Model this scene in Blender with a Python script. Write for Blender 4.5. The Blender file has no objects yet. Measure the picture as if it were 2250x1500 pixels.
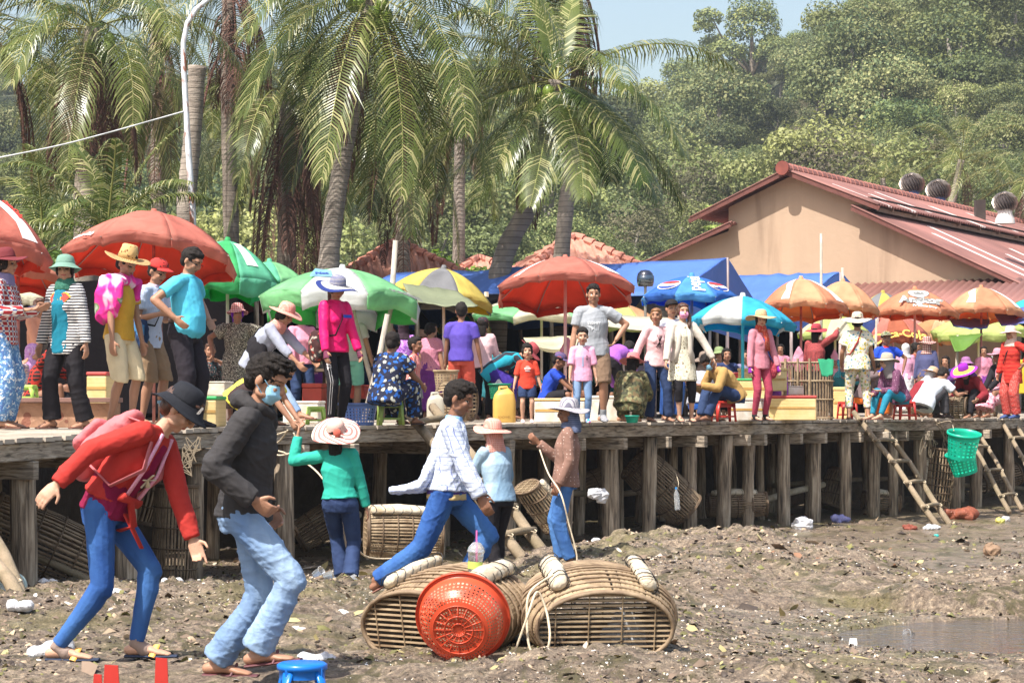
import bpy, bmesh, math, random
import numpy as np
from mathutils import Vector, Matrix, noise
V = Vector
PI = math.pi
R = math.radians
random.seed(11)
rng = np.random.default_rng(5)
sc = bpy.context.scene
COL = sc.collection
# ---------------------------------------------------------------- camera, sky, sun, exposure
F, CX, HY, CZ = 4600.0, 1125.0, 890.0, 1.75      # focal length in photo pixels, centre column, horizon row, eye height
cam = bpy.data.cameras.new('camera')
cam.sensor_width = 36
cam.lens = F / 2250 * 36
cam.shift_y = (HY - 750) / 2250
cam.clip_end = 3000
cam.dof.use_dof = True
cam.dof.focus_distance = 19.0
cam.dof.aperture_fstop = 20.0
co = bpy.data.objects.new('camera', cam)
co.location = (0, 0, CZ)
co.rotation_euler = (PI / 2, 0, 0)
COL.objects.link(co)
sc.camera = co
SUN_EL, SUN_DIR = R(58), V((-0.52, -0.62, 0)).normalized()
w = bpy.data.worlds.new('World')
sc.world = w
w.use_nodes = True
nt = w.node_tree
sky = nt.nodes.new('ShaderNodeTexSky')
sky.sky_type = 'NISHITA'
sky.sun_disc = False
sky.sun_elevation = SUN_EL
sky.sun_rotation = math.atan2(SUN_DIR.x, SUN_DIR.y)
sky.air_density = 1.35
sky.dust_density = 3.5
sky.ozone_density = 0.5
bg = nt.nodes['Background']
bg.inputs['Strength'].default_value = 0.125
nt.links.new(sky.outputs[0], bg.inputs['Color'])
sl = bpy.data.lights.new('sun', 'SUN')
sl.energy = 5.0
sl.angle = R(0.5)
sl.color = (1, 0.955, 0.89)
so = bpy.data.objects.new('sun', sl)
sd = V((SUN_DIR.x * math.cos(SUN_EL), SUN_DIR.y * math.cos(SUN_EL), math.sin(SUN_EL)))
so.rotation_euler = (-sd).to_track_quat('-Z', 'Y').to_euler()
COL.objects.link(so)
sc.view_settings.view_transform = 'Standard'
sc.view_settings.look = 'None'
sc.view_settings.exposure = 0.80
sc.view_settings.gamma = 1
sc.cycles.max_bounces = 6
sc.cycles.transparent_max_bounces = 12
sc.cycles.volume_bounces = 0
def lerp(a, b, t):
 return a + (b - a) * t
def P(px, py, D):
 return V(((px - CX) / F * D, D, CZ + (HY - py) / F * D))
# ---------------------------------------------------------------- materials
MATS = {}
def nn(nt, t, **k):
 n = nt.nodes.new('ShaderNode' + t)
 for a, b in k.items():
  if hasattr(n, a) and a not in n.inputs:
   setattr(n, a, b)
  else:
   n.inputs[a].default_value = b
 return n
def c4(c):
 return (c[0], c[1], c[2], 1)
def ramp(nt, fac, stops, interp='LINEAR'):
 r = nn(nt, 'ValToRGB')
 r.color_ramp.interpolation = interp
 e = r.color_ramp.elements
 while len(e) < len(stops):
  e.new(0.5)
 for i, (p, c) in enumerate(stops):
  e[i].position = p
  e[i].color = c4(c)
 nt.links.new(fac, r.inputs[0])
 return r.outputs[0]
def mixc(nt, fac, a, b, mode='MIX'):
 m = nn(nt, 'Mix', data_type='RGBA', blend_type=mode)
 L = nt.links.new
 for i, x in ((0, fac), (6, a), (7, b)):
  if isinstance(x, (int, float)):
   m.inputs[i].default_value = x
  elif isinstance(x, tuple):
   m.inputs[i].default_value = c4(x)
  else:
   L(x, m.inputs[i])
 return m.outputs[2]
def tex(nt, co, scale, detail=3, dist=0.0, sc3=None, rough=.55):
 n = nn(nt, 'TexNoise')
 n.inputs['Scale'].default_value = scale
 n.inputs['Detail'].default_value = detail
 n.inputs['Distortion'].default_value = dist
 n.inputs['Roughness'].default_value = rough
 if sc3:
  co = mapp(nt, co, sc3)
 nt.links.new(co, n.inputs['Vector'])
 return n.outputs[0]
def mapp(nt, co, s=(1, 1, 1), rot=(0, 0, 0)):
 m = nn(nt, 'Mapping')
 m.inputs['Scale'].default_value = s
 m.inputs['Rotation'].default_value = rot
 nt.links.new(co, m.inputs[0])
 return m.outputs[0]
def band(nt, co, axis, freq, width=.5):
 s = nn(nt, 'SeparateXYZ')
 nt.links.new(co, s.inputs[0])
 a = nn(nt, 'Math', operation='MULTIPLY')
 a.inputs[1].default_value = freq
 nt.links.new(s.outputs[axis], a.inputs[0])
 f = nn(nt, 'Math', operation='FRACT')
 nt.links.new(a.outputs[0], f.inputs[0])
 g = nn(nt, 'Math', operation='LESS_THAN')
 g.inputs[1].default_value = width
 nt.links.new(f.outputs[0], g.inputs[0])
 return g.outputs[0]
def mat(name, col, rough=.75, var=.25, vs=3.0, bump=0.0, bs=20, bstretch=None, pat=None, spec=.4, metal=0, trans=0.0,
  alpha=1.0, coord='Object', vstretch=None, col2=None, transm=0.0, detail=5, coat=0):
 if name in MATS:
  return MATS[name]
 m = bpy.data.materials.new(name)
 m.use_nodes = True
 nt = m.node_tree
 L = nt.links.new
 b = nt.nodes['Principled BSDF']
 out = nt.nodes['Material Output']
 tc = nn(nt, 'TexCoord')
 if coord == 'World':
  g = nn(nt, 'NewGeometry')
  co = g.outputs['Position']
 else:
  co = tc.outputs[coord]
 if pat:
  c = pat(nt, co, col)
 else:
  c = col
 if var > 0 or col2:
  f = tex(nt, co, vs, detail, .6, vstretch)
  r = nn(nt, 'MapRange')
  L(f, r.inputs[0])
  r.inputs[1].default_value = .32
  r.inputs[2].default_value = .68
  if col2:
   c = mixc(nt, r.outputs[0], c, col2)
  else:
   g2 = nn(nt, 'MapRange')
   L(f, g2.inputs[0])
   g2.inputs[1].default_value = .3
   g2.inputs[2].default_value = .7
   g2.inputs[3].default_value = 1 - var
   g2.inputs[4].default_value = 1 + var
   k = nn(nt, 'Mix', data_type='RGBA', blend_type='MULTIPLY')
   k.inputs[0].default_value = 1
   if isinstance(c, tuple):
    k.inputs[6].default_value = c4(c)
   else:
    L(c, k.inputs[6])
   L(g2.outputs[0], k.inputs[7])
   c = k.outputs[2]
 if isinstance(c, tuple):
  b.inputs['Base Color'].default_value = c4(c)
 else:
  L(c, b.inputs['Base Color'])
 b.inputs['Roughness'].default_value = rough
 b.inputs['Specular IOR Level'].default_value = spec
 b.inputs['Metallic'].default_value = metal
 b.inputs['Transmission Weight'].default_value = transm
 b.inputs['Alpha'].default_value = alpha
 b.inputs['Coat Weight'].default_value = coat
 if bump:
  h = tex(nt, co, bs, 4, .8, bstretch)
  bm = nn(nt, 'Bump')
  bm.inputs['Strength'].default_value = 1
  bm.inputs['Distance'].default_value = bump
  L(h, bm.inputs['Height'])
  L(bm.outputs[0], b.inputs['Normal'])
 if trans:
  t = nn(nt, 'BsdfTranslucent')
  if isinstance(c, tuple):
   t.inputs[0].default_value = c4(c)
  else:
   L(c, t.inputs[0])
  ms = nn(nt, 'MixShader')
  ms.inputs[0].default_value = trans
  L(b.outputs[0], ms.inputs[1])
  L(t.outputs[0], ms.inputs[2])
  L(ms.outputs[0], out.inputs[0])
 MATS[name] = m
 return m
def p_stripe(axis, freq, c2, width=.5, c3=None):
 def f(nt, co, col):
  c = mixc(nt, band(nt, co, axis, freq, width), col, c2)
  return c
 return f
def p_plaid(freq, c2, c3, width=.35):
 def f(nt, co, col):
  a = band(nt, co, 0, freq, width)
  b = band(nt, co, 2, freq, width)
  c = mixc(nt, a, col, c2)
  d = mixc(nt, b, c, mixc(nt, a, c2, c3))
  return d
 return f
def p_check(freq, c2, width=.12):
 def f(nt, co, col):
  a = band(nt, co, 0, freq, width)
  b = band(nt, co, 2, freq, width)
  m = nn(nt, 'Math', operation='MAXIMUM')
  nt.links.new(a, m.inputs[0])
  nt.links.new(b, m.inputs[1])
  return mixc(nt, m.outputs[0], col, c2)
 return f
def p_dots(scale, c2, thr=.25, rand=.3):
 def f(nt, co, col):
  v = nn(nt, 'TexVoronoi', feature='F1')
  v.inputs['Scale'].default_value = scale
  v.inputs['Randomness'].default_value = rand
  nt.links.new(co, v.inputs['Vector'])
  g = nn(nt, 'Math', operation='LESS_THAN')
  g.inputs[1].default_value = thr
  nt.links.new(v.outputs['Distance'], g.inputs[0])
  return mixc(nt, g.outputs[0], col, c2)
 return f
def p_floral(scale, cols, thr=.42):
 def f(nt, co, col):
  n = nn(nt, 'TexNoise')
  n.inputs['Scale'].default_value = scale * .8
  nt.links.new(co, n.inputs['Vector'])
  wv = nn(nt, 'Mix', data_type='VECTOR')
  wv.inputs[0].default_value = .06
  nt.links.new(co, wv.inputs[4])
  nt.links.new(n.outputs['Color'], wv.inputs[5])
  v = nn(nt, 'TexVoronoi', feature='F1')
  v.inputs['Scale'].default_value = scale
  nt.links.new(wv.outputs[1], v.inputs['Vector'])
  sp = nn(nt, 'SeparateXYZ')
  nt.links.new(v.outputs['Color'], sp.inputs[0])
  k = len(cols)
  rc = ramp(nt, sp.outputs[0], [(i / k, c) for i, c in enumerate(cols)], 'CONSTANT')
  g = nn(nt, 'Math', operation='LESS_THAN')
  g.inputs[1].default_value = thr
  nt.links.new(v.outputs['Distance'], g.inputs[0])
  return mixc(nt, g.outputs[0], col, rc)
 return f
def p_denim(fade):
 def f(nt, co, col):
  n = tex(nt, co, 4.5, 2, .2, (1, 1, .35))
  r = nn(nt, 'MapRange')
  r.inputs[1].default_value = .34
  r.inputs[2].default_value = .68
  nt.links.new(n, r.inputs[0])
  return mixc(nt, r.outputs[0], col, fade)
 return f
# ---------------------------------------------------------------- objects and meshes
def tag(o, label=None, cat=None, group=None, kind=None):
 for k, v in (('label', label), ('category', cat), ('group', group), ('kind', kind)):
  if v:
   o[k] = v
 return o
def empty(name, loc, rz=0, label=None, cat=None, group=None):
 o = bpy.data.objects.new(name, None)
 o.empty_display_size = .1
 o.location = loc
 o.rotation_euler = (0, 0, rz)
 COL.objects.link(o)
 return tag(o, label, cat, group)
class MB:
 def __init__(s):
  s.v, s.f, s.m, s.mi = [], [], [], 0
 def add(s, vs, fs):
  o = len(s.v)
  s.v.extend([tuple(x) for x in vs])
  s.f.extend([tuple(i + o for i in f) for f in fs])
  s.m.extend([s.mi] * len(fs))
  return s
 def box(s, c, size, M=None):
  hx, hy, hz = size[0] / 2, size[1] / 2, size[2] / 2
  vs = [V((x, y, z)) for x in (-hx, hx) for y in (-hy, hy) for z in (-hz, hz)]
  if M is not None:
   vs = [M @ v for v in vs]
  c = V(c)
  s.add([v + c for v in vs], [(0, 1, 3, 2), (4, 6, 7, 5), (0, 4, 5, 1), (2, 3, 7, 6), (0, 2, 6, 4), (1, 5, 7, 3)])
  return s
 def beam(s, a, b, wd, ht, up=V((0, 0, 1))):
  a, b = V(a), V(b)
  d = (b - a)
  L = d.length
  d.normalize()
  sd_ = d.cross(up)
  if sd_.length < 1e-4:
   sd_ = d.cross(V((1, 0, 0)))
  sd_.normalize()
  u = sd_.cross(d)
  M = Matrix((d, sd_, u)).transposed()
  return s.box((a + b) / 2, (L, wd, ht), M)
 def tube(s, pts, rad, n=8, caps=True, side=None, rnd=False):
  pts = [V(p) for p in pts]
  k = len(pts)
  if not isinstance(rad, (list,)):
   rad = [rad] * k
  rad = [r if isinstance(r, tuple) else (r, r) for r in rad]
  if rnd:  # rounded ends
   d0 = (pts[0] - pts[1]).normalized()
   d1 = (pts[-1] - pts[-2]).normalized()
   m0, m1 = min(rad[0]), min(rad[-1])
   pts = [pts[0] + d0 * m0 * .95, pts[0] + d0 * m0 * .7] + pts + [pts[-1] + d1 * m1 * .7, pts[-1] + d1 * m1 * .95]
   a, b = rad[0], rad[-1]
   rad = [(a[0] * .3, a[1] * .3), (a[0] * .75, a[1] * .75)] + rad + [(b[0] * .75, b[1] * .75), (b[0] * .3, b[1] * .3)]
   k += 4
  T = []
  for i in range(k):
   d = pts[min(i + 1, k - 1)] - pts[max(i - 1, 0)]
   if d.length < 1e-9:
    d = V((0, 0, 1))
   T.append(d.normalized())
  if side is None:
   sd_ = T[0].cross(V((0, 0, 1)))
   if sd_.length < .05:
    sd_ = T[0].cross(V((0, 1, 0)))
  else:
   sd_ = V(side)
  vs = []
  for i in range(k):
   t = T[i]
   if side is not None:
    sd_ = V(side)
   sd_ = (sd_ - t * sd_.dot(t))
   if sd_.length < 1e-6:
    sd_ = t.orthogonal()
   sd_.normalize()
   u = t.cross(sd_)
   ra, rb = rad[i]
   for j in range(n):
    a = 2 * PI * j / n
    vs.append(pts[i] + sd_ * (math.cos(a) * ra) + u * (math.sin(a) * rb))
  fs = []
  for i in range(k - 1):
   for j in range(n):
    j2 = (j + 1) % n
    fs.append((i * n + j, i * n + j2, (i + 1) * n + j2, (i + 1) * n + j))
  if caps:
   fs.append(tuple(range(n - 1, -1, -1)))
   fs.append(tuple((k - 1) * n + j for j in range(n)))
  return s.add(vs, fs)
 def ell(s, c, r, M=None, nu=12, nv=8):
  c = V(c)
  if not isinstance(r, tuple):
   r = (r, r, r)
  vs = []
  for i in range(nv + 1):
   th = PI * i / nv
   for j in range(nu):
    a = 2 * PI * j / nu
    p = V((r[0] * math.sin(th) * math.cos(a), r[1] * math.sin(th) * math.sin(a), r[2] * math.cos(th)))
    if i in (0, nv) and j:
     continue
    vs.append(c + (M @ p if M is not None else p))
  fs = []
  def ix(i, j):
   j %= nu
   if i == 0:
    return 0
   if i == nv:
    return 1 + (nv - 1) * nu
   return 1 + (i - 1) * nu + j
  for i in range(nv):
   for j in range(nu):
    q = [ix(i, j), ix(i + 1, j), ix(i + 1, j + 1), ix(i, j + 1)]
    q2 = []
    for x in q:
     if x not in q2:
      q2.append(x)
    fs.append(tuple(q2))
  return s.add(vs, fs)
 def lathe(s, prof, n=24, M=None, c=(0, 0, 0), wob=None):
  vs, fs = [], []
  c = V(c)
  for i, (r, z) in enumerate(prof):
   for j in range(n):
    a = 2 * PI * j / n
    p = V((r * math.cos(a), r * math.sin(a), z))
    if wob:
     p = wob(p, a, i)
    vs.append(c + (M @ p if M is not None else p))
  for i in range(len(prof) - 1):
   for j in range(n):
    j2 = (j + 1) % n
    fs.append((i * n + j, i * n + j2, (i + 1) * n + j2, (i + 1) * n + j))
  return s.add(vs, fs)
 def mesh(s, name='m'):
  me = bpy.data.meshes.new(name)
  me.from_pydata(s.v, [], s.f)
  if any(s.m):
   me.polygons.foreach_set('material_index', s.m)
  return me
 def build(s, name, mats, parent=None, loc=None, smooth=False, bevel=0, rz=0, solid=0):
  me = s.mesh(name)
  if not isinstance(mats, (list, tuple)):
   mats = [mats]
  for m in mats:
   me.materials.append(m)
  o = bpy.data.objects.new(name, me)
  COL.objects.link(o)
  if loc is not None:
   o.location = loc
  if rz:
   o.rotation_euler = (0, 0, rz)
  if parent is not None:
   o.parent = parent
  if smooth:
   me.polygons.foreach_set('use_smooth', [True] * len(me.polygons))
  if solid:
   md = o.modifiers.new('thickness', 'SOLIDIFY')
   md.thickness = solid
   md.offset = 0
  if bevel:
   md = o.modifiers.new('bevel', 'BEVEL')
   md.width = bevel
   md.segments = 2
   md.limit_method = 'ANGLE'
  return o
def npmesh(name, verts, faces_quads, mats, parent=None, smooth=False, mi=None, tris=False):
 me = bpy.data.meshes.new(name)
 k = 3 if tris else 4
 nv, nf = len(verts), len(faces_quads)
 me.vertices.add(nv)
 me.vertices.foreach_set('co', np.asarray(verts, dtype=np.float32).ravel())
 me.loops.add(nf * k)
 me.loops.foreach_set('vertex_index', np.asarray(faces_quads, dtype=np.int32).ravel())
 me.polygons.add(nf)
 me.polygons.foreach_set('loop_start', np.arange(nf, dtype=np.int32) * k)
 if mi is not None:
  me.polygons.foreach_set('material_index', np.asarray(mi, dtype=np.int32))
 if smooth:
  me.polygons.foreach_set('use_smooth', np.ones(nf, dtype=bool))
 for m in (mats if isinstance(mats, (list, tuple)) else [mats]):
  me.materials.append(m)
 me.update(calc_edges=True)
 me.validate()
 o = bpy.data.objects.new(name, me)
 COL.objects.link(o)
 if parent is not None:
  o.parent = parent
 return o
def children(o):
 return [c for c in o.children]
def copy_tree(o, parent=None):
 c = o.copy()
 COL.objects.link(c)
 if parent is not None:
  c.parent = parent
 for ch in children(o):
  copy_tree(ch, c)
 return c
def text_geo(s, size=1.0, sp=1.0, bold=0.0, res=2, shear=0.0):
 cu = bpy.data.curves.new('t', 'FONT')
 cu.body = s
 cu.size = size
 cu.space_character = sp
 cu.offset = bold
 cu.resolution_u = res
 cu.shear = shear
 o = bpy.data.objects.new('t', cu)
 me = bpy.data.meshes.new_from_object(o)
 vs = [V(v.co) for v in me.vertices]
 fs = [tuple(p.vertices) for p in me.polygons]
 if vs:
  x0, x1 = min(v.x for v in vs), max(v.x for v in vs)
  y0, y1 = min(v.y for v in vs), max(v.y for v in vs)
  vs = [V((v.x - (x0 + x1) / 2, v.y - (y0 + y1) / 2, 0)) for v in vs]
 bpy.data.objects.remove(o)
 bpy.data.meshes.remove(me)
 bpy.data.curves.remove(cu)
 return vs, fs
# ---------------------------------------------------------------- ground
DECK = 1.535
def sstep(a, b, x):
 t = np.clip((x - a) / (b - a), 0, 1)
 return t * t * (3 - 2 * t)
def vnoise(x, y, seed=0):
 xi, yi = np.floor(x).astype(int), np.floor(y).astype(int)
 xf, yf = x - xi, y - yi
 def h(a, b):
  n = (a * 374761393 + b * 668265263 + seed * 974711) & 0x7fffffff
  n = ((n ^ (n >> 13)) * 1274126177) & 0x7fffffff
  return ((n ^ (n >> 16)) & 0xffff) / 65535.0
 u, v = xf * xf * (3 - 2 * xf), yf * yf * (3 - 2 * yf)
 return (h(xi, yi) * (1 - u) + h(xi + 1, yi) * u) * (1 - v) + (h(xi, yi + 1) * (1 - u) + h(xi + 1, yi + 1) * u) * v
def fbm(x, y, s, o=4, seed=0):
 t, a, r = 0, 1, 0
 for i in range(o):
  t = t + a * (vnoise(x * s, y * s, seed + i) - .5)
  r += a
  a *= .5
  s *= 2.03
 return t / r
YK = [0, 8, 9.6, 10.2, 11.5, 13.9, 17.4, 18.5, 21, 60]
ZL = [.30, .30, .36, .46, .40, .48, .24, .16, .05, .02]
ZR = [.34, .34, .34, .33, .26, .10, .10, .09, .05, .02]
def ground_np(X, Y, fine=True):
 X, Y = np.asarray(X, float), np.asarray(Y, float)
 zl, zr = np.interp(Y, YK, ZL), np.interp(Y, YK, ZR)
 t = sstep(.2, 2.2, X)
 z = zl * (1 - t) + zr * t
 def mound(cx, cy, rx, ry, h, p=1.0):
  d = ((X - cx) / rx) ** 2 + ((Y - cy) / ry) ** 2
  return h * np.clip(1 - d, 0, 1) ** p
 edge = fbm(X, Y, 1.3, 3, 3)
 z = z + mound(1.9, 20.0, 2.0, 3.2, .36, .55) * (1 + edge)
 z = z + mound(4.6, 17.4, 1.9, .9, .24, .45) * (1 + 2 * edge)
 z = z + mound(3.4, 19.2, 1.6, 1.6, .08, .8)
 z = z + mound(2.4, 11.9, 1.3, .7, .06, .6) + mound(1.55, 10.6, 1.6, .45, .07, .6)
 z = z - mound(4.3, 14.9, 2.0, 1.5, .16, .5) - mound(5.1, 20.6, .8, .9, .06, .6)
 if fine:
  wet = sstep(.0, .06, z - .11) * np.clip(.75 + 3.2 * fbm(X, Y, .55, 2, 77), .12, 1.35)
  z = z + fbm(X, Y, 2.2, 4, 9) * .15 * (.3 + .7 * wet) + np.abs(fbm(X, Y, 7, 3, 21)) * .15 * (.35 + .65 * wet)
 return z
def ground(x, y):
 return float(ground_np(np.array([x]), np.array([y]), False)[0]) + .012
def grid_mesh(name, X, Y, Z, mats, **k):
 ny, nx = X.shape
 vs = np.stack([X, Y, Z], -1).reshape(-1, 3)
 i = np.arange((ny - 1) * (nx - 1))
 r, c = i // (nx - 1), i % (nx - 1)
 a = r * nx + c
 return npmesh(name, vs, np.stack([a, a + 1, a + nx + 1, a + nx], -1), mats, **k)
def mud_material():
 m = bpy.data.materials.new('mud')
 m.use_nodes = True
 nt = m.node_tree
 L = nt.links.new
 b = nt.nodes['Principled BSDF']
 g = nn(nt, 'NewGeometry')
 co = g.outputs['Position']
 big = tex(nt, co, .9, 4, .6)
 mid = tex(nt, co, 6, 6, 1.2, None, .7)
 fine = tex(nt, co, 38, 5, .5, None, .75)
 c = ramp(nt, mid, [(.30, (.085, .060, .042)), (.46, (.215, .160, .115)), (.60, (.34, .265, .19)), (.75, (.46, .37, .27))])
 f2 = ramp(nt, fine, [(.36, (.28, .25, .22)), (.55, (1, 1, 1)), (.68, (1.9, 1.75, 1.5))])
 c = mixc(nt, .75, c, mixc(nt, 1.0, c, f2, 'MULTIPLY'))
 wd = nn(nt, 'MapRange')
 wd.inputs[1].default_value = .52
 wd.inputs[2].default_value = .62
 L(big, wd.inputs[0])
 wm = nn(nt, 'Math', operation='MULTIPLY')
 L(wd.outputs[0], wm.inputs[0])
 L(tex(nt, co, 11, 4, 1), wm.inputs[1])
 c = mixc(nt, wm.outputs[0], c, (.16, .145, .045))
 dk = nn(nt, 'MapRange')
 dk.inputs[1].default_value = .50
 dk.inputs[2].default_value = .60
 L(tex(nt, co, 2.6, 6, 1.4, None, .7), dk.inputs[0])
 c = mixc(nt, dk.outputs[0], c, mixc(nt, tex(nt, co, 30, 4, .5), (.030, .023, .012), (.16, .13, .06)))
 L(c, b.inputs['Base Color'])
 sp = nn(nt, 'SeparateXYZ')
 L(co, sp.inputs[0])
 wet = nn(nt, 'MapRange')
 L(sp.outputs[2], wet.inputs[0])
 wet.inputs[1].default_value = .10
 wet.inputs[2].default_value = .24
 wet.inputs[3].default_value = .28
 wet.inputs[4].default_value = .85
 pw = nn(nt, 'MapRange')
 L(tex(nt, co, 1.3, 4, 1.0), pw.inputs[0])
 pw.inputs[1].default_value = .36
 pw.inputs[2].default_value = .47
 pw.inputs[3].default_value = .28
 pw.inputs[4].default_value = 1.0
 mn = nn(nt, 'Math', operation='MINIMUM')
 L(wet.outputs[0], mn.inputs[0])
 L(pw.outputs[0], mn.inputs[1])
 L(mn.outputs[0], b.inputs['Roughness'])
 bm = nn(nt, 'Bump')
 bm.inputs['Distance'].default_value = .035
 bm.inputs['Strength'].default_value = 1
 L(tex(nt, co, 26, 6, .8, None, .75), bm.inputs['Height'])
 L(bm.outputs[0], b.inputs['Normal'])
 return m
MUD = mud_material()
xs = np.concatenate([np.linspace(-60, -8, 20), np.linspace(-7.6, 9.6, 520), np.linspace(10, 90, 24)])
ys = np.concatenate([np.linspace(-40, 6, 16), np.linspace(6.6, 23, 560), np.linspace(23.1, 45, 160), np.linspace(46, 120, 12)])
XX, YY = np.meshgrid(xs, ys)
gm = grid_mesh('mud_flat', XX, YY, ground_np(XX, YY), [MUD], smooth=True)
tag(gm, kind='structure')
wat = bpy.data.materials.new('puddle water')
wat.use_nodes = True
_n = wat.node_tree
_b = _n.nodes['Principled BSDF']
_b.inputs['Base Color'].default_value = (.085, .062, .045, 1)
_b.inputs['Roughness'].default_value = .06
_b.inputs['Specular IOR Level'].default_value = .8
_g = nn(_n, 'NewGeometry')
_bm = nn(_n, 'Bump')
_bm.inputs['Distance'].default_value = .02
_n.links.new(tex(_n, _g.outputs['Position'], 3.2, 3, .5, (1, 3.5, 1)), _bm.inputs['Height'])
_n.links.new(_bm.outputs[0], _b.inputs['Normal'])
for nm, x0, x1, y0, y1, z in (('tidal_pool', 1.6, 8.5, 12.4, 16.8, .082), ('far_puddle', 4.2, 6.5, 19.6, 21.6, .035)):
 pts = MB()
 pts.add([(x0, y0, z), (x1, y0, z), (x1, y1, z), (x0, y1, z)], [(0, 1, 2, 3)])
 tag(pts.build(nm, wat), kind='structure')
E = [V((-5.6, 9.8, 0)), V((-3.88, 15.9, 0)), V((-2.41, 21.1, 0)), V((8.86, 36.2, 0)), V((15.5, 45.1, 0))]   # seaward edge of the deck
DIRM = (E[3] - E[2]).normalized()
NRM = V((-DIRM.y, DIRM.x, 0))                                             # landward
land_m = mat('packed earth', (.30, .25, .20), .95, .25, .4, .02, 8, coord='World')
lm = MB()
Q = [E[0] + V((-2.6, .4, 0)), E[1] + V((-2.6, .6, 0)), E[2] + NRM * 3.2, E[3] + NRM * 3.2, E[4] + NRM * 3.2]
zz = DECK - .012
far = [V((400, 120, 0)), V((400, 900, 0)), V((-400, 900, 0)), V((-400, 9.8, 0))]
poly = [V((q.x, q.y, zz)) for q in Q + [V((60, 105, 0))] + far]
lm.add(poly, [tuple(range(len(poly)))])
tag(lm.build('promenade_ground', land_m), kind='structure')
qw = MB()
shade_stone_m = mat('shade dark quay stone', (.05, .04, .032), .9, .5, 2.2, .05, 5, coord='World')  # stone colour taken near black to stand in for shade under the deck
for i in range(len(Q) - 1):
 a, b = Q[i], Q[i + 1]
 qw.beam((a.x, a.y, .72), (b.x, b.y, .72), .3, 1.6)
tag(qw.build('quay_wall', shade_stone_m), 'stone quay wall behind the pier posts, coloured near black for the shade there', 'wall')
# ---------------------------------------------------------------- timber pier
def p_wood(nt, co, col):
 n = tex(nt, co, 4, 5, .5, (1, 14, 14))
 return ramp(nt, n, [(.30, tuple(x * .35 for x in col)), (.48, col), (.66, tuple(min(1, x * 1.7) for x in col))])
WOODZ = mat('weathered post wood', (.33, .25, .175), .85, .35, 1.2, .012, 6, (9, 9, .6), pat=lambda nt, co, col: ramp(nt, tex(nt, co, 5, 5, .5, (6, 6, .45)), [(.30, (.06, .048, .036)), (.5, col), (.68, (.56, .46, .34))]), coord='World')
WOODX = mat('weathered beam wood', (.36, .295, .225), .85, .3, 1.0, .012, 8, (1, 1, 5), pat=lambda nt, co, col: ramp(nt, tex(nt, co, 5, 5, .8, (1, 1, 9)), [(.32, (.09, .072, .055)), (.52, col), (.68, (.48, .42, .34))]), coord='World')
DECKM = mat('pier boards', (.42, .36, .29), .85, .3, 2.2, .01, 9, coord='World')
rail_pts = []
for i in range(4):
 n = 60 if i == 2 else 18
 for k in range(n):
  rail_pts.append(E[i].lerp(E[i + 1], k / n))
def edge_at(px):
 best = min(rail_pts, key=lambda p: abs(CX + F * p.x / p.y - px))
 return best
def deck_z(p):
 return DECK - .10 * max(0, min(1, (18.5 - p.y) / 6)) if p.y < 18.5 else DECK
pier = empty('timber_pier', (0, 0, 0), 0, 'long weathered timber pier on posts with people crowded on its boards', 'pier')
mb = MB()
rr = random.Random(3)
segn = [(E[0], E[1], V((-1, .28, 0)).normalized()), (E[1], E[2], V((-1, .28, 0)).normalized()), (E[2], E[3], NRM), (E[3], E[4], NRM)]
for (a, b, nr) in segn:
 L = (b - a).length
 k = int(L / .16)
 d = (b - a) / k
 for i in range(k):
  p = a + d * (i + .5)
  o = rr.uniform(-.02, .045)
  z = deck_z(p) - .02 + rr.uniform(-.003, .004)
  q0, q1 = p - nr * o, p + nr * 2.9
  mb.beam((q0.x, q0.y, z), (q1.x, q1.y, DECK - .02 if nr is NRM else z), d.length * .93, .035)
mb.build('boards', DECKM, pier)
mb = MB()
for (a, b, nr) in segn:
 L = (b - a).length
 k = max(1, round(L / 3.0))
 for i in range(k):
  p, q = a.lerp(b, i / k) + nr * .04, a.lerp(b, (i + 1) / k) + nr * .04
  h = .135
  mb.beam((p.x, p.y, deck_z(p) - .045 - h / 2 - .03 * (i % 2) * .2), (q.x, q.y, deck_z(q) - .045 - h / 2), .05, h)
mb.build('edge_beam', WOODX, pier, bevel=.006)
for x_, n_ in ((.9, 'joist'), (1.9, 'joist')):
 mb = MB()
 for (a, b, nr) in segn:
  p, q = a + nr * x_, b + nr * x_
  mb.beam((p.x, p.y, deck_z(p) - .17), (q.x, q.y, deck_z(q) - .17), .1, .16)
 mb.build(n_, WOODX, pier)
post_px = [90, 300, 478, 650, 795, 968, 1142, 1265, 1357, 1450, 1542, 1606, 1680, 1737, 1822, 1880, 1935, 1990, 2050, 2118, 2165, 2232]
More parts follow.
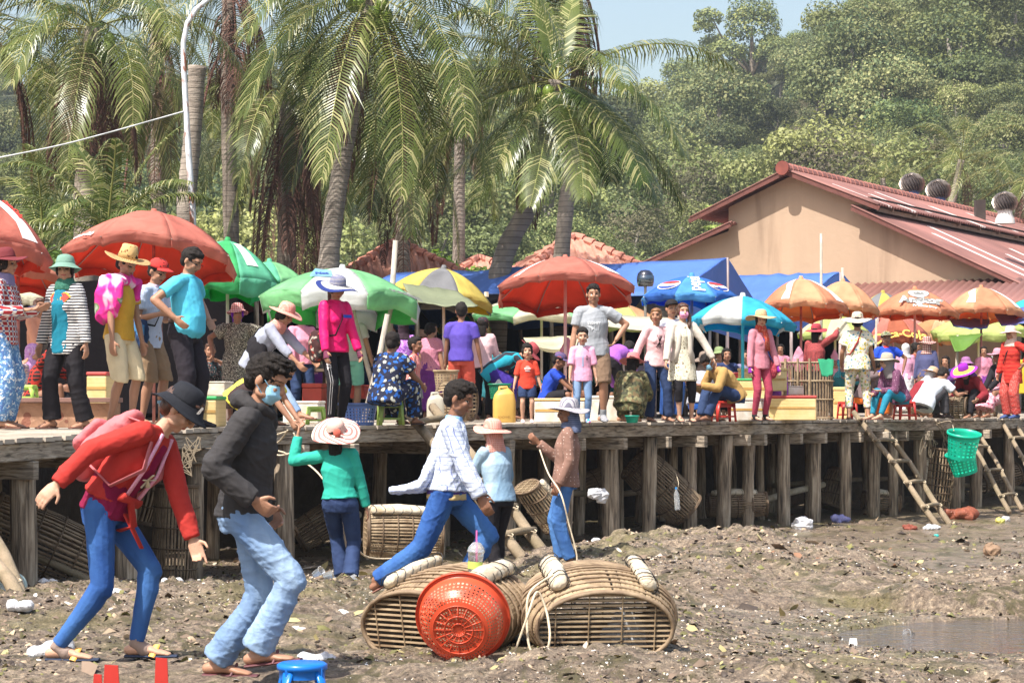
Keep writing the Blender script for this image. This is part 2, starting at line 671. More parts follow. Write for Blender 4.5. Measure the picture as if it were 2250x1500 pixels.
for i, px in enumerate(post_px):
 e = edge_at(px)
 nr = NRM if e.y > 21 else V((-1, .28, 0)).normalized()
 for row, off in enumerate((.16, 1.15, 2.1)):
  if row and i % 2 and i < 6:
   continue
  p = e + nr * off + DIRM * (0 if row == 0 else rr.uniform(-.25, .25))
  r = rr.uniform(.080, .108) if row == 0 else rr.uniform(.055, .08)
  if i in (3, 6):
   r *= 1.25
  top = deck_z(p) - .19
  mb = MB()
  zs = [-.35, .3, .75, 1.0, top]
  ox, oy = rr.uniform(-.04, .04), rr.uniform(-.03, .03)
  n = 10
  mb.tube([(p.x + ox * (1 - z / top) + rr.uniform(-.008, .008), p.y + oy * (1 - z / top), z) for z in zs],
    [r * rr.uniform(.93, 1.08) for _ in zs], n)
  mb.build('post', WOODZ, pier, smooth=True)
 mb = MB()
 a, b = e - nr * rr.uniform(.02, .16), e + nr * 2.7
 off = DIRM * (.10 if i % 2 else -.08)
 mb.beam((a.x + off.x, a.y + off.y, deck_z(a) - .262), (b.x + off.x, b.y + off.y, deck_z(b) - .262), .085, .145)
 mb.build('cross_beam', WOODX, pier, bevel=.006)
# ---------------------------------------------------------------- market hall with the gable
BU, BN = V((.851, -.525, 0)), V((.525, .851, 0))      # along the gable, along the ridge (away)
BP = P(1740, 383, 65)
wall_m = mat('ochre render', (.39, .275, .19), .9, .13, .5, .01, 3, coord='World', vstretch=(1, 1, .25), pat=lambda nt, co, col: mixc(nt, ramp(nt, tex(nt, co, 1.1, 6, .3, (1.4, 1.4, .16)), [(.56, (0, 0, 0)), (.70, (.55, .55, .55))]), col, (.20, .13, .085)))
roof_m = mat('red corrugated sheet', (.25, .115, .095), .7, .3, .5, 0, coord='World')
tile_m = mat('ridge tile', (.34, .14, .11), .7, .25, 1.5, coord='World')
darkw = mat('soot dark timber', (.05, .035, .03), .9, .3, 2)  # plain near-black brown for the clerestory wall and the flue
hall = empty('market_hall', (BP.x, BP.y, DECK), 0, 'large ochre walled market hall with red corrugated roof and wide gable', 'hall')
def hp(t, n, z):
 return V((BP.x + BU.x * t + BN.x * n - hall.location.x, BP.y + BU.y * t + BN.y * n - hall.location.y, CZ + z - hall.location.z))
def on_gable(px, py):
 k = (px - CX) / F
 t = (k * BP.y - BP.x) / (BU.x - k * BU.y)
 D = BP.y + BU.y * t
 return t, (HY - py) / F * D
g = [on_gable(*q) for q in ((1740, 386), (1601, 456), (1601, 508), (1415, 575))]
g2 = [on_gable(*q) for q in ((1905, 449), (1905, 470), (2200, 612))]
floor_z = DECK - CZ
outl = [(g[3][0], floor_z), g[3], g[2], g[1], g[0], g2[0], g2[1], g2[2], (g2[2][0], floor_z)]
mb = MB()
n = len(outl)
mb.add([hp(t, 0, z) for t, z in outl] + [hp(t, .3, z) for t, z in outl],
  [tuple(range(n - 1, -1, -1)), tuple(range(n, 2 * n))] + [(i, (i + 1) % n, n + (i + 1) % n, n + i) for i in range(n)])
mb.build('gable_wall', wall_m, hall)
sl_r = (g[0][1] - g2[0][1]) / (g2[0][0] - g[0][0])
sl_l = (g[0][1] - g[1][1]) / (g[0][0] - g[1][0])
LEN = 46.0
def corr_roof(t0, z0, t1, z1, n0, n1, m, pitch=.22, amp=.035, name='roof', strips=()):
 k = int((n1 - n0) / pitch) * 4
 N_ = np.linspace(n0, n1, k + 1)
 mbb = MB()
 vs = []
 dz = amp * np.sin(N_ / pitch * 2 * PI)
 for j in range(9):
  t, z = lerp(t0, t1, j / 8), lerp(z0, z1, j / 8)
  for a, b in zip(N_, dz):
   vs.append(hp(t, a, z + b))
 w_ = k + 1
 fs = [(j * w_ + i, j * w_ + i + 1, (j + 1) * w_ + i + 1, (j + 1) * w_ + i) for j in range(8) for i in range(k)]
 mbb.add(vs, fs)
 if strips:
  mbb.m = [1 if any(a <= (i / k) <= b and c <= j < d for a, b, c, d in strips) else 0 for j in range(8) for i in range(k)]
 return mbb.build(name, [m, mat('pale skylight sheet', (.62, .52, .48), .6, .15, 2)], hall, smooth=True, solid=.02)
ov = -.55
corr_roof(g[0][0], g[0][1] + .16, g2[0][0] + .55, g2[0][1] + .16 - .55 * sl_r, ov, LEN, roof_m,
   strips=((.02, .026, 3, 8), (.06, .07, 4, 8), (.115, .125, 2, 7), (.2, .21, 3, 8), (.3, .312, 2, 7), (.42, .435, 3, 8)))
corr_roof(g[0][0], g[0][1] + .16, g[1][0] - 1.1, g[1][1] + .16 - 1.1 * sl_l, ov, LEN, roof_m)
corr_roof(g2[1][0] - .3, g2[1][1] + .25, g2[2][0] + 1.9, g2[2][1] - .75, ov, LEN, roof_m, name='lower_roof',
   strips=((.05, .06, 2, 6), (.09, .1, 1, 6), (.15, .16, 3, 7), (.21, .22, 2, 7), (.3, .31, 3, 7)))
corr_roof(g[2][0] + .3, g[2][1] + .25, g[3][0] - 2.2, g[3][1] - .95, ov, LEN, roof_m, name='lower_roof')
mb = MB()
for t in (g2[0][0] - .05, g[1][0] + .05):
 a, b = hp(t, .32, g2[1][1] - 1.2), hp(t, LEN - .5, g2[1][1] - 1.2)
 mb.beam(a + V((0, 0, 1.0)), b + V((0, 0, 1.0)), .12, 1.5)
mb.build('clerestory_wall', darkw, hall)
mb = MB()
for i in range(22):
 nn_ = .9 + i * 2.0
 mb.beam(hp(g2[0][0] - .5, nn_, g2[0][1] + .16), hp(g2[0][0] + .5, nn_, g2[0][1] - .12), .08, .14)
mb.beam(hp(g2[0][0] + .35, 0, g2[0][1] - .18), hp(g2[0][0] + .35, LEN, g2[0][1] - .18), .07, .12)
mb.build('rafters', mat('pale rafter wood', (.28, .2, .15), .8), hall)
for (a, b) in ((g[0], (g[1][0] - 1.15, g[1][1] - 1.15 * sl_l)), (g[0], (g2[0][0] + .6, g2[0][1] - .6 * sl_r)), ((g2[1][0] - .3, g2[1][1] + .1), (g2[2][0] + 1.9, g2[2][1] - .88)), ((g[2][0] + .3, g[2][1] + .1), (g[3][0] - 2.2, g[3][1] - 1.08))):
 mb = MB()
 mb.beam(hp(a[0], ov + .06, a[1] + .05), hp(b[0], ov + .06, b[1] + .05), .06, .13)
 mb.build('barge_board', mat('dark red fascia', (.13, .045, .035), .8), hall)
mb = MB()
k = 120
for i in range(k):
 a, b = ov - .12 + i * LEN / k, ov - .12 + (i + .96) * LEN / k
 mb.tube([hp(g[0][0], a, g[0][1] + .17), hp(g[0][0], b, g[0][1] + .17)], [.19, .165], 10)
mb.build('ridge_tiles', tile_m, hall, smooth=False)
mb = MB()
mb.tube([hp(g[0][0], ov - .2, g[0][1] + .17), hp(g[0][0], ov - .1, g[0][1] + .17)], [.22, .22], 16)
mb.build('ridge_end_cap', mat('dark ridge cap', (.2, .05, .035), .7), hall)
mb = MB()
mb.beam(hp(g2[2][0] + .35, .1, floor_z), hp(g2[2][0] + .35, .1, g2[2][1]), .35, .35)
mb.build('corner_post', mat('grey post', (.25, .2, .17), .8), hall)
mb = MB()
t0, t1 = on_gable(1850, 630)[0], on_gable(2330, 610)[0]
zt = on_gable(2050, 618)[1]
k = int((t1 - t0) / .24) * 4
vs = []
for j in range(2):
 for i in range(k + 1):
  t = lerp(t0, t1, i / k)
  vs.append(hp(t, -.05 - j * 5.2, zt - j * 1.75 + .035 * math.sin((t - t0) / .24 * 2 * PI)))
mb.add(vs, [(i, i + 1, k + 2 + i, k + 1 + i) for i in range(k)])
mb.build('porch_roof', roof_m, hall, smooth=True, solid=.02)
dome_m = mat('galvanised vane', (.30, .25, .22), .35, .3, 6, metal=.7)
def ventilator(px, py, label, base_white=False):
 D = 78 if px < 2030 else (81 if px < 2100 else 66)
 c = P(px, py, D)
 r = 26 / F * D
 v = empty('roof_ventilator', (c.x, c.y, c.z - r * 1.9), 0, label, 'ventilator', 'turbine ventilators on the hall ridge')
 mb_ = MB()
 for i in range(22):
  a = 2 * PI * i / 22
  pts = [V((math.cos(a + .25 * k_) * r * math.sin(th), math.sin(a + .25 * k_) * r * math.sin(th), r * 1.9 + r * .82 * math.cos(th))) for k_, th in enumerate((.15, .6, 1.1, 1.6, 2.1, 2.5))]
  mb_.tube(pts, [(r * .03, r * .11)] * 6, 4)
 mb_.build('vanes', dome_m, v)
 mb_ = MB()
 mb_.ell((0, 0, r * 1.85), (r * .86, r * .86, r * .72))
 mb_.build('core', mat('vent core', (.04, .03, .03), .8), v, smooth=True)
 mb_ = MB()
 mb_.lathe([(r * .1, r * 2.85), (r * .35, r * 2.72), (r * .38, r * 2.62)], 12)
 mb_.build('cap', dome_m, v)
 mb_ = MB()
 mb_.lathe([(r * .62, r * 1.3), (r * .62, r * .9), (r * .8, r * .5), (r * .85, r * .1)], 16)
 mb_.build('collar', mat('white sheet', (.6, .55, .52), .6) if base_white else mat('blue collar', (.06, .09, .2), .5), v, smooth=True)
ventilator(2004, 404, 'first turbine ventilator from the ridge end, on a blue collar')
ventilator(2062, 418, 'middle turbine ventilator on the hall roof, close behind the first')
ventilator(2208, 445, 'turbine ventilator on a white sheet base near the right picture edge', True)
mb = MB()
c = P(2153, 458, 76)
mb.box((0, 0, 0), (.35, .35, 1.0))
tag(mb.build('roof_flue', darkw, loc=(c.x, c.y, c.z - .2)), 'small black flue pipe on the ridge between the ventilators', 'flue')
# ---------------------------------------------------------------- wooded hill
def hill_np(X, Y):
 ang = X / np.maximum(Y, 1.0)
 crest = np.interp(ang * F + CX, [-600, 0, 600, 900, 1290, 1500, 1640, 1830, 2250, 3000], [230, 215, 240, 190, 285, 265, 215, 95, -110, -200])
 ztop = (HY - crest) / F * 300
 a = np.clip((Y - 92) / 208, 0, 1)
 a = a * (1 - .35 * np.clip((Y - 300) / 120, 0, 1))
 return CZ - 3 + a * ztop + fbm(X, Y, .03, 4, 5) * 17 * np.clip((Y - 92) / 90, 0, 1)
hx, hy = np.meshgrid(np.linspace(-160, 260, 120), np.linspace(80, 480, 110))
hm = mat('hill earth', (.06, .065, .03), .95, .4, .05, coord='World')
tag(grid_mesh('hillside', hx, hy, hill_np(hx, hy), [hm], smooth=True), kind='structure')
def leaf_cloud(name, lobes, n, size, mats, seed, flat=.5, parent=None, loc=None, fill=.35):
 g_ = np.random.default_rng(seed)
 wgt = np.array([l[1][0] * l[1][1] + l[1][0] * l[1][2] for l in lobes])
 ix = g_.choice(len(lobes), n, p=wgt / wgt.sum())
 C_ = np.array([l[0] for l in lobes])[ix]
 Rr = np.array([l[1] for l in lobes])[ix]
 d = g_.normal(size=(n, 3))
 d /= np.linalg.norm(d, axis=1)[:, None]
 d[:, 2] = np.where(d[:, 2] < -.5, -d[:, 2] * .5, d[:, 2])
 rad = (1 - fill * g_.random(n) ** 1.6) * (1 + .12 * np.sin(d[:, 0] * 7 + ix) * np.cos(d[:, 1] * 6 + ix))
 p = C_ + d * Rr * rad[:, None]
 nrm = d + g_.normal(size=(n, 3)) * .7 + np.array([0, 0, flat])
 nrm /= np.linalg.norm(nrm, axis=1)[:, None]
 a = np.cross(nrm, g_.normal(size=(n, 3)))
 a /= np.linalg.norm(a, axis=1)[:, None] + 1e-9
 b = np.cross(nrm, a)
 s_ = size * g_.uniform(.55, 1.35, n)[:, None]
 asp = g_.uniform(.45, .8, n)[:, None]
 droop = nrm * s_ * .25
 q = np.stack([p - a * s_ - droop, p + b * s_ * asp, p + a * s_ - droop, p - b * s_ * asp], 1).reshape(-1, 3)
 f_ = np.arange(n * 4).reshape(n, 4)
 mi = (g_.random(n) * len(mats)).astype(int) if len(mats) > 1 else None
 o = npmesh(name, q, f_, mats, parent, mi=mi)
 if loc is not None:
  o.location = loc
 return o
def leafmat(name, c, c2, gloss=.5, ws=.06, trans=.25):
 m = mat(name, c, gloss, .3, ws, coord='World', col2=c2, trans=trans, spec=.3, detail=3)
 return m
fm = [leafmat('forest leaf a', (.07, .11, .03), (.27, .28, .09), .6, .06), leafmat('forest leaf b', (.045, .085, .035), (.19, .22, .09), .6, .09),
  leafmat('forest leaf c', (.18, .21, .07), (.30, .29, .13), .6, .07)]
ftr = [leafmat('dry leaf', (.20, .165, .11), (.13, .13, .06), .8, .1)]
def vary(m_, lo=.55, hi=1.45):
 nt = m_.node_tree
 oi = nn(nt, 'ObjectInfo')
 mr = nn(nt, 'MapRange')
 nt.links.new(oi.outputs['Random'], mr.inputs[0])
 mr.inputs[3].default_value = lo
 mr.inputs[4].default_value = hi
 for l_ in [l_ for l_ in nt.links if l_.to_socket.name in ('Base Color', 'Color') and l_.to_node.bl_idname in ('ShaderNodeBsdfPrincipled', 'ShaderNodeBsdfTranslucent')]:
  k_ = nn(nt, 'Mix', data_type='RGBA', blend_type='MULTIPLY')
  k_.inputs[0].default_value = 1
  a_, b_ = l_.from_socket, l_.to_socket
  nt.links.new(a_, k_.inputs[6])
  nt.links.new(mr.outputs[0], k_.inputs[7])
  nt.links.new(k_.outputs[2], b_)
for m_ in fm + ftr:
 vary(m_)
srcs = []
for k in range(9):
 g_ = random.Random(40 + k)
 lob = [((0, 0, 4.6), (2.2, 2.2, 2.0))]
 for i in range(9 if k != 7 else 5):
  a = g_.uniform(0, 6.28)
  rr_ = g_.uniform(1.2, 3.3)
  s_ = g_.uniform(.9, 1.9)
  lob.append(((rr_ * math.cos(a), rr_ * math.sin(a), g_.uniform(2.6, 6.6) - rr_ * .3), (s_, s_, s_ * g_.uniform(.55, .85))))
 o = leaf_cloud('forest_source', lob, 8500 if k != 7 else 3000, .10 if k != 7 else .08, ftr if k == 7 else [fm[k % 3], fm[(k + 1) % 3]], 60 + k)
 tb = MB()
 tb.tube([(0, 0, -3), (0, 0, 2), (.3, .2, 4.5)], [.25, .2, .1], 5)
 for i in range(4):
  q = lob[1 + i][0]
  tb.tube([(0, 0, 1.5), (q[0] * .6, q[1] * .6, q[2] * .8)], [.12, .05], 4)
 t_ = tb.mesh('forest_bark')
 bm = bmesh.new()
 bm.from_mesh(o.data)
 nf = len(bm.faces)
 bm.from_mesh(t_)
 bm.faces.ensure_lookup_table()
 o.data.materials.append(mat('forest bark', (.30, .26, .22), .9))
 for f_ in bm.faces[nf:]:
  f_.material_index = len(o.data.materials) - 1
 bm.to_mesh(o.data)
 bm.free()
 COL.objects.unlink(o)
 srcs.append(o)
sc_col = bpy.data.collections.new('forest sources')
for o in srcs:
 sc_col.objects.link(o)
fp, frot, fscl, fidx = [], [], [], []
g_ = np.random.default_rng(9)
for (y0, y1, nrow) in ((92, 150, 1), (150, 240, 1), (240, 345, 1)):
 pass
y = 94.0
while y < 325:
 w_ = .27 * y
 step = 5.4 + (y - 90) * .008
 for x in np.arange(-w_, w_, step):
  px_, py_ = x + g_.uniform(-2.4, 2.4), y + g_.uniform(-2.2, 2.2)
  z = float(hill_np(np.array([px_]), np.array([py_]))[0])
  fp.append((px_, py_, z - .8))
  frot.append(g_.uniform(0, 6.28))
  s_ = g_.uniform(.65, 1.15) * (1.5 if g_.random() < .12 else 1)
  fscl.append(s_)
  r_ = g_.random()
  fidx.append(7 if r_ < .13 else int(g_.integers(0, 7)))
 y += 5.0 + (y - 90) * .006
fme = bpy.data.meshes.new('forest')
fme.from_pydata(fp, [], [])
for nm, ty, vals in (('rz', 'FLOAT', frot), ('ps', 'FLOAT', fscl), ('ix', 'INT', fidx)):
 at = fme.attributes.new(nm, ty, 'POINT')
 at.data.foreach_set('value', vals)
fo = bpy.data.objects.new('hill_forest', fme)
COL.objects.link(fo)
tag(fo, kind='stuff', label='dense mixed green forest covering the whole hillside', cat='forest')
ng = bpy.data.node_groups.new('scatter trees', 'GeometryNodeTree')
ng.interface.new_socket('Geometry', in_out='INPUT', socket_type='NodeSocketGeometry')
ng.interface.new_socket('Geometry', in_out='OUTPUT', socket_type='NodeSocketGeometry')
gi, go = ng.nodes.new('NodeGroupInput'), ng.nodes.new('NodeGroupOutput')
ci = ng.nodes.new('GeometryNodeCollectionInfo')
ci.inputs[0].default_value = sc_col
ci.inputs['Separate Children'].default_value = True
ci.inputs['Reset Children'].default_value = True
ip = ng.nodes.new('GeometryNodeInstanceOnPoints')
def named(nm, ty):
 n_ = ng.nodes.new('GeometryNodeInputNamedAttribute')
 n_.data_type = ty
 n_.inputs[0].default_value = nm
 return n_.outputs[0]
cxyz = ng.nodes.new('ShaderNodeCombineXYZ')
ng.links.new(named('rz', 'FLOAT'), cxyz.inputs[2])
ng.links.new(gi.outputs[0], ip.inputs['Points'])
ng.links.new(ci.outputs[0], ip.inputs['Instance'])
ip.inputs['Pick Instance'].default_value = True
ng.links.new(named('ix', 'INT'), ip.inputs['Instance Index'])
er = ng.nodes.new('FunctionNodeEulerToRotation')
ng.links.new(cxyz.outputs[0], er.inputs[0])
ng.links.new(er.outputs[0], ip.inputs['Rotation'])
ng.links.new(named('ps', 'FLOAT'), ip.inputs['Scale'])
ng.links.new(ip.outputs[0], go.inputs[0])
md = fo.modifiers.new('trees', 'NODES')
md.node_group = ng
def hill_at(px, D):
 X = (px - CX) / F * D
 return X, D, float(hill_np(np.array([X]), np.array([D]))[0])
def broadleaf(name, px, D, z0, h, wd, n, size, mats, label, seed, lobes=10, group=None, cat='tree', flatc=1.0):
 X = (px - CX) / F * D
 g_ = random.Random(seed)
 r_ = empty(name, (X, D, z0), 0, label, cat, group)
 lob = [((0, 0, h * .72), (wd * .55, wd * .55, h * .24 * flatc))]
 tb = MB()
 tb.tube([(0, 0, -1), (.1, 0, h * .3), (0, .1, h * .7)], [h * .03, h * .024, h * .01], 7)
 for i in range(lobes):
  a, rr_ = g_.uniform(0, 6.28), g_.uniform(.35, .95) * wd
  q = (rr_ * math.cos(a), rr_ * math.sin(a), h * (g_.uniform(.5, .93) - .12 * rr_ / wd * flatc))
  s_ = g_.uniform(.22, .42) * wd
  lob.append((q, (s_, s_, s_ * .7 * flatc)))
  if i < 6:
   tb.tube([(0, 0, h * .35), (q[0] * .5, q[1] * .5, h * .5), (q[0] * .9, q[1] * .9, q[2])], [h * .014, h * .01, h * .004], 5)
 tb.build('trunk', mat('tree bark', (.2, .16, .12), .9, .3, 3), r_)
 leaf_cloud('crown', lob, n, size, mats, seed, parent=r_)
 return r_
x, y, z = hill_at(1652, 262)
broadleaf('crown_tree', 1652, 262, z - 2, 17, 6.5, 13000, .19, [fm[1], fm[0]], 'tall dark round tree standing above the ridge line against the sky', 301)
x, y, z = hill_at(1345, 250)
broadleaf('ridge_tree', 1345, 250, z - 1, 11, 5, 8000, .17, [fm[0], fm[2]], 'open crowned tree on the skyline just right of the palms', 302)
x, y, z = hill_at(1640, 120)
broadleaf('lime_tree', 1640, 120, z + 1, 8.6, 2.6, 3600, .10, [leafmat('lime leaf', (.25, .33, .07), (.32, .38, .10), .5)], 'flat topped pale lime green tree above the hall roof', 303, 7, flatc=.35)
for i, (px, D, h, wd, lab) in enumerate(((1870, 100, 8.5, 3.4, 'grey olive round tree directly behind the hall ridge'), (1730, 104, 8, 3.2, 'dry greyish bush like tree left of the hall peak'),
          (1985, 105, 8.6, 3.0, 'bright green tree behind the first ventilator'), (1450, 96, 7.0, 2.6, 'yellow green tree beside the hall roof and palm tips'))):
 x, y, z = hill_at(px, D)
 broadleaf('hillfoot_tree', px, D, z - .3, h, wd, 7000, .11, [fm[2] if i in (0, 3) else (ftr[0] if i == 1 else fm[0])], lab, 310 + i, group='trees at the foot of the hill')
# ---------------------------------------------------------------- coconut palms
PF = [leafmat('palm leaf', (.042, .072, .015), (.135, .155, .035), .30, .45, .18), leafmat('palm leaf pale', (.26, .27, .10), (.36, .33, .15), .34, .3, .2),
  mat('frond stem', (.26, .26, .08), .5, .2, 2), mat('dead frond', (.15, .075, .055), .85, .35, 1.2, coord='World')]
bark_m = mat('palm bark', (.34, .27, .21), .9, .3, 2, .02, 6, (1, 1, 5), coord='World', pat=lambda nt, co, col: mixc(nt, band(nt, co, 2, 9, .10), mixc(nt, tex(nt, co, 2.5, 4, 1), (.42, .36, .30), (.12, .09, .07)), (.10, .08, .065)))
coco_m = mat('green coconut', (.14, .20, .03), .4, .25, 6)
PALMG = 'coconut palms behind the market'
def frond(base, az, el, L, droop, g_, wind=(-.35, 0, 0), nl=58, ll=.62, wdt=.027, dead=False, hang=.75):
 d = np.array([math.cos(az) * math.cos(el), math.sin(az) * math.cos(el), math.sin(el)])
 p = np.array(base, float)
 k = 26
 pts, dirs = [p.copy()], [d.copy()]
 for i in range(k):
  t = (i + 1) / k
  d = d + np.array([wind[0] * .5 * t, wind[1], -droop]) * (1.9 / k) * (.45 + 1.25 * t)
  d = d / np.linalg.norm(d)
  p = p + d * L / k
  pts.append(p.copy())
  dirs.append(d.copy())
 pts, dirs = np.array(pts), np.array(dirs)
 vs, fs, mi = [], [], []
 up = np.array([0, 0, 1.0])
 side = np.cross(dirs, up)
 sn = np.linalg.norm(side, axis=1)
 bad = sn < .08
 side[bad] = np.array([math.sin(az), -math.cos(az), 0])
 side /= np.linalg.norm(side, axis=1)[:, None]
 side0 = np.array([math.sin(az), -math.cos(az), 0])
 side = np.where((side @ side0)[:, None] < 0, -side, side)
 nor = np.cross(side, dirs)
 for i in range(k + 1):      # rachis as a triangular rib
  w_ = .022 * (1 - .85 * i / k) + .003
  o = len(vs)
  vs += [pts[i] - side[i] * w_, pts[i] + side[i] * w_, pts[i] - nor[i] * w_ * 1.1]
  if i < k:
   for a, b in ((0, 1), (1, 2), (2, 0)):
    fs.append((o + a, o + b, o + 3 + b, o + 3 + a))
    mi.append(2 if not dead else 3)
 grav = np.array([wind[0] * .8, 0, -1.0])
 grav /= np.linalg.norm(grav)
 for j in range(nl):
  t = .13 + .86 * j / nl
  x_ = t * k
  i = min(int(x_), k - 1)
  f_ = x_ - i
  q = pts[i] * (1 - f_) + pts[i + 1] * f_
  T = dirs[i]
  lf = ll * (math.sin(PI * min(1, t * .93 + .06)) ** .55) * g_.uniform(.8, 1.08)
  for sg in (-1, 1):
   hg = hang * g_.uniform(.75, 1.3)
   u0 = side[i] * sg * .95 + T * (.35 + .55 * t) + nor[i] * .18
   u0 /= np.linalg.norm(u0)
   u1 = u0 + grav * hg * .9
   u1 /= np.linalg.norm(u1)
   u2 = u0 * .4 + grav * hg * 1.9 + g_.normal(size=3) * .22
   u2 /= np.linalg.norm(u2)
   a0 = q
   a1 = a0 + u0 * lf * .3
   a2 = a1 + u1 * lf * .38
   a3 = a2 + u2 * lf * .32
   w0 = np.cross(u0, nor[i] if not dead else g_.normal(size=3))
   nw = np.linalg.norm(w0)
   w0 = w0 / nw if nw > 1e-6 else T
   ww = wdt * (.6 if dead else 1) * g_.uniform(.8, 1.15)
   o = len(vs)
   vs += [a0 - w0 * ww * .35, a0 + w0 * ww * .35, a1 - w0 * ww * .5, a1 + w0 * ww * .5,
     a2 - w0 * ww * .42, a2 + w0 * ww * .42, a3 - w0 * ww * .06, a3 + w0 * ww * .06]
   fs += [(o, o + 1, o + 3, o + 2), (o + 2, o + 3, o + 5, o + 4), (o + 4, o + 5, o + 7, o + 6)]
   m_ = 3 if dead else (1 if g_.random() < .24 else 0)
   mi += [m_] * 3
 return vs, fs, mi
def palm(label, crown, trunk_pts, D, fronds=24, L=4.0, r=.2, seed=1, dead=3, nuts=6, wind=-.35, explicit=None, nl=64, ll=.90, skirt=0, elr=(-35, 75), group=PALMG, up=1.0, azr=None):
 g_ = np.random.default_rng(seed)
 c = P(crown[0], crown[1], D)
 base = P(trunk_pts[-1][0], 890, D)
 root = empty('coconut_palm', (base.x, D, DECK if D < 85 else base.z - 2), 0, label, 'palm', group)
 o0 = np.array(root.location)
 tp = [c] + [P(a, b, D) for a, b in trunk_pts]
 tp.append(V((tp[-1].x + (tp[-1].x - tp[-2].x) * .15, D, root.location.z - .05)))
 sm = []
 for i in range(len(tp) - 1):
  for q in range(6):
   t = q / 6
   p0, p1, p2, p3 = tp[max(i - 1, 0)], tp[i], tp[i + 1], tp[min(i + 2, len(tp) - 1)]
   sm.append(.5 * ((2 * p1) + (p2 - p0) * t + (2 * p0 - 5 * p1 + 4 * p2 - p3) * t * t + (3 * p1 - p0 - 3 * p2 + p3) * t ** 3))
 sm.append(tp[-1])
 mb_ = MB()
 n_ = len(sm)
 mb_.tube([p - root.location for p in sm], [r * (.62 + .5 * (i / n_) ** 2) * (1 + .04 * (-1) ** i) for i in range(n_)], 12)
 mb_.build('trunk', bark_m, root, smooth=True)
 cl = np.array(c - root.location)
 vs, fs, mi = [], [], []
 def put(a):
  o = len(vs)
  vs.extend(a[0])
  fs.extend([tuple(i + o for i in f_) for f_ in a[1]])
  mi.extend(a[2])
 ga = 2.399963
 if explicit:
  for az, el, LL, dr in explicit:
   put(frond(cl, R(az), R(el), LL, dr, g_, (wind, 0, 0), nl, ll))
 for i in range(fronds):
  az = i * ga + g_.uniform(-.3, .3)
  if azr:
   az = R(g_.uniform(*azr))
  t = (i + .5) / fronds
  el = R(elr[1] + (elr[0] - elr[1]) * t) + g_.uniform(-.12, .12)
  put(frond(cl, az, el, L * 1.14 * g_.uniform(.85, 1.08), (.95 + .45 * g_.random()) * up, g_, (wind, 0, 0), nl, ll))
 npmesh('crown', vs, fs, PF, root, mi=mi)
 if dead or skirt:
  vs, fs, mi = [], [], []
  for i in range(dead):
   put(frond(cl - np.array([0, 0, .2]), g_.uniform(0, 6.28), R(-45), L * g_.uniform(.6, .85), 1.6, g_, (wind * .5, 0, 0), 60, ll * .7, .035, True, 1.5))
  for i in range(skirt):
   put(frond(cl - np.array([0, 0, .3 + .25 * i % 1.5]), i * ga, R(-60), L * g_.uniform(.5, 1.0), 1.5, g_, (0, 0, 0), 44, ll * .6, .045, True, 1.6))
  npmesh('dead_fronds', vs, fs, PF, root, mi=mi)
 for i in range(nuts):
  a = g_.uniform(3.4, 6.0) if i % 3 else g_.uniform(0, 6.28)
  mb_ = MB()
  q = cl + np.array([math.cos(a) * .34, math.sin(a) * .34, -.25 - .17 * (i % 3)])
  mb_.ell(tuple(q), (.115, .115, .14), None, 10, 7)
  mb_.build('coconut', coco_m, root, smooth=True)
 return root
palm('coconut palm at far left with a pale curved frond over a brown dead one', (205, 62), [(196, 190), (188, 430)], 40, 17, 3.7, .27, 1, 9, 5, skirt=4, elr=(-30, 70))
palm('coconut palm whose trunk is cut off by the left picture edge', (-30, 40), [(-30, 200), (-40, 430)], 42, 16, 4.0, .25, 2, 3, 3, elr=(-30, 55))
palm('leaning coconut palm behind the woman in the pink jacket', (812, -15), [(795, 130), (748, 380), (722, 590)], 36, 20, 3.7, .21, 3, 4, 8, elr=(-52, 62), skirt=2)
palm('windswept coconut palm with clustered nuts right of centre', (1222, 178), [(1205, 270), (1172, 430), (1098, 600)], 38, 0, 3.4, .22, 4, 3, 9,
  explicit=[(4, 34, 3.5, .62), (-25, 5, 3.2, .8), (-50, -20, 3.3, .5), (-75, -35, 3.2, .35), (-100, -40, 3.3, .3), (-125, -35, 3.5, .35), (-150, -12, 3.5, .5),
    (175, 18, 3.3, .6), (165, 42, 3.0, .6), (150, 5, 3.1, .7), (120, 30, 3.0, .8), (85, 20, 3.0, .8), (60, 0, 3.1, .8), (15, -22, 3.5, .5), (-30, -30, 3.2, .45),
    (-60, 30, 2.9, .9), (110, 70, 2.4, .5), (-160, -35, 3.4, .3), (70, 65, 2.3, .5), (195, 60, 2.5, .8)], wind=-.25)
palm('dark coconut palm with a thick brown skirt left of the leaning trunk', (632, 205), [(632, 300), (630, 580)], 46, 14, 3.9, .27, 5, 6, 0, skirt=14, elr=(-45, 60))
palm('slim coconut palm rising through the tiled kiosk roof', (884, 250), [(886, 420), (884, 600)], 47, 14, 3.6, .22, 6, 3, 0, skirt=3, elr=(-40, 60))
palm('coconut palm with crown out of the picture and a long brown skirt', (1262, -95), [(1268, 200), (1232, 590)], 45, 12, 3.4, .22, 7, 4, 0, skirt=10, elr=(-45, 40), azr=(110, 255))
palm('high coconut palm behind the street lamp', (505, -60), [(500, 200), (510, 590)], 45, 10, 4.0, .22, 8, 4, 0, skirt=6, elr=(-45, 55))
palm('coconut palm filling the gap beside the cut trunk', (345, 40), [(345, 250), (350, 590)], 50, 10, 4.0, .24, 9, 4, 0, skirt=6, elr=(-50, 55))
palm('low young coconut palm behind the big red parasol', (235, 520), [(236, 560), (236, 600)], 34, 13, 1.9, .1, 10, 0, 0, nl=44, ll=.5, elr=(25, 75), up=.6)
palm('low young coconut palm between the two red parasols', (95, 560), [(95, 590), (95, 620)], 36, 11, 2.3, .1, 12, 0, 0, nl=44, ll=.5, elr=(25, 70), up=.6)
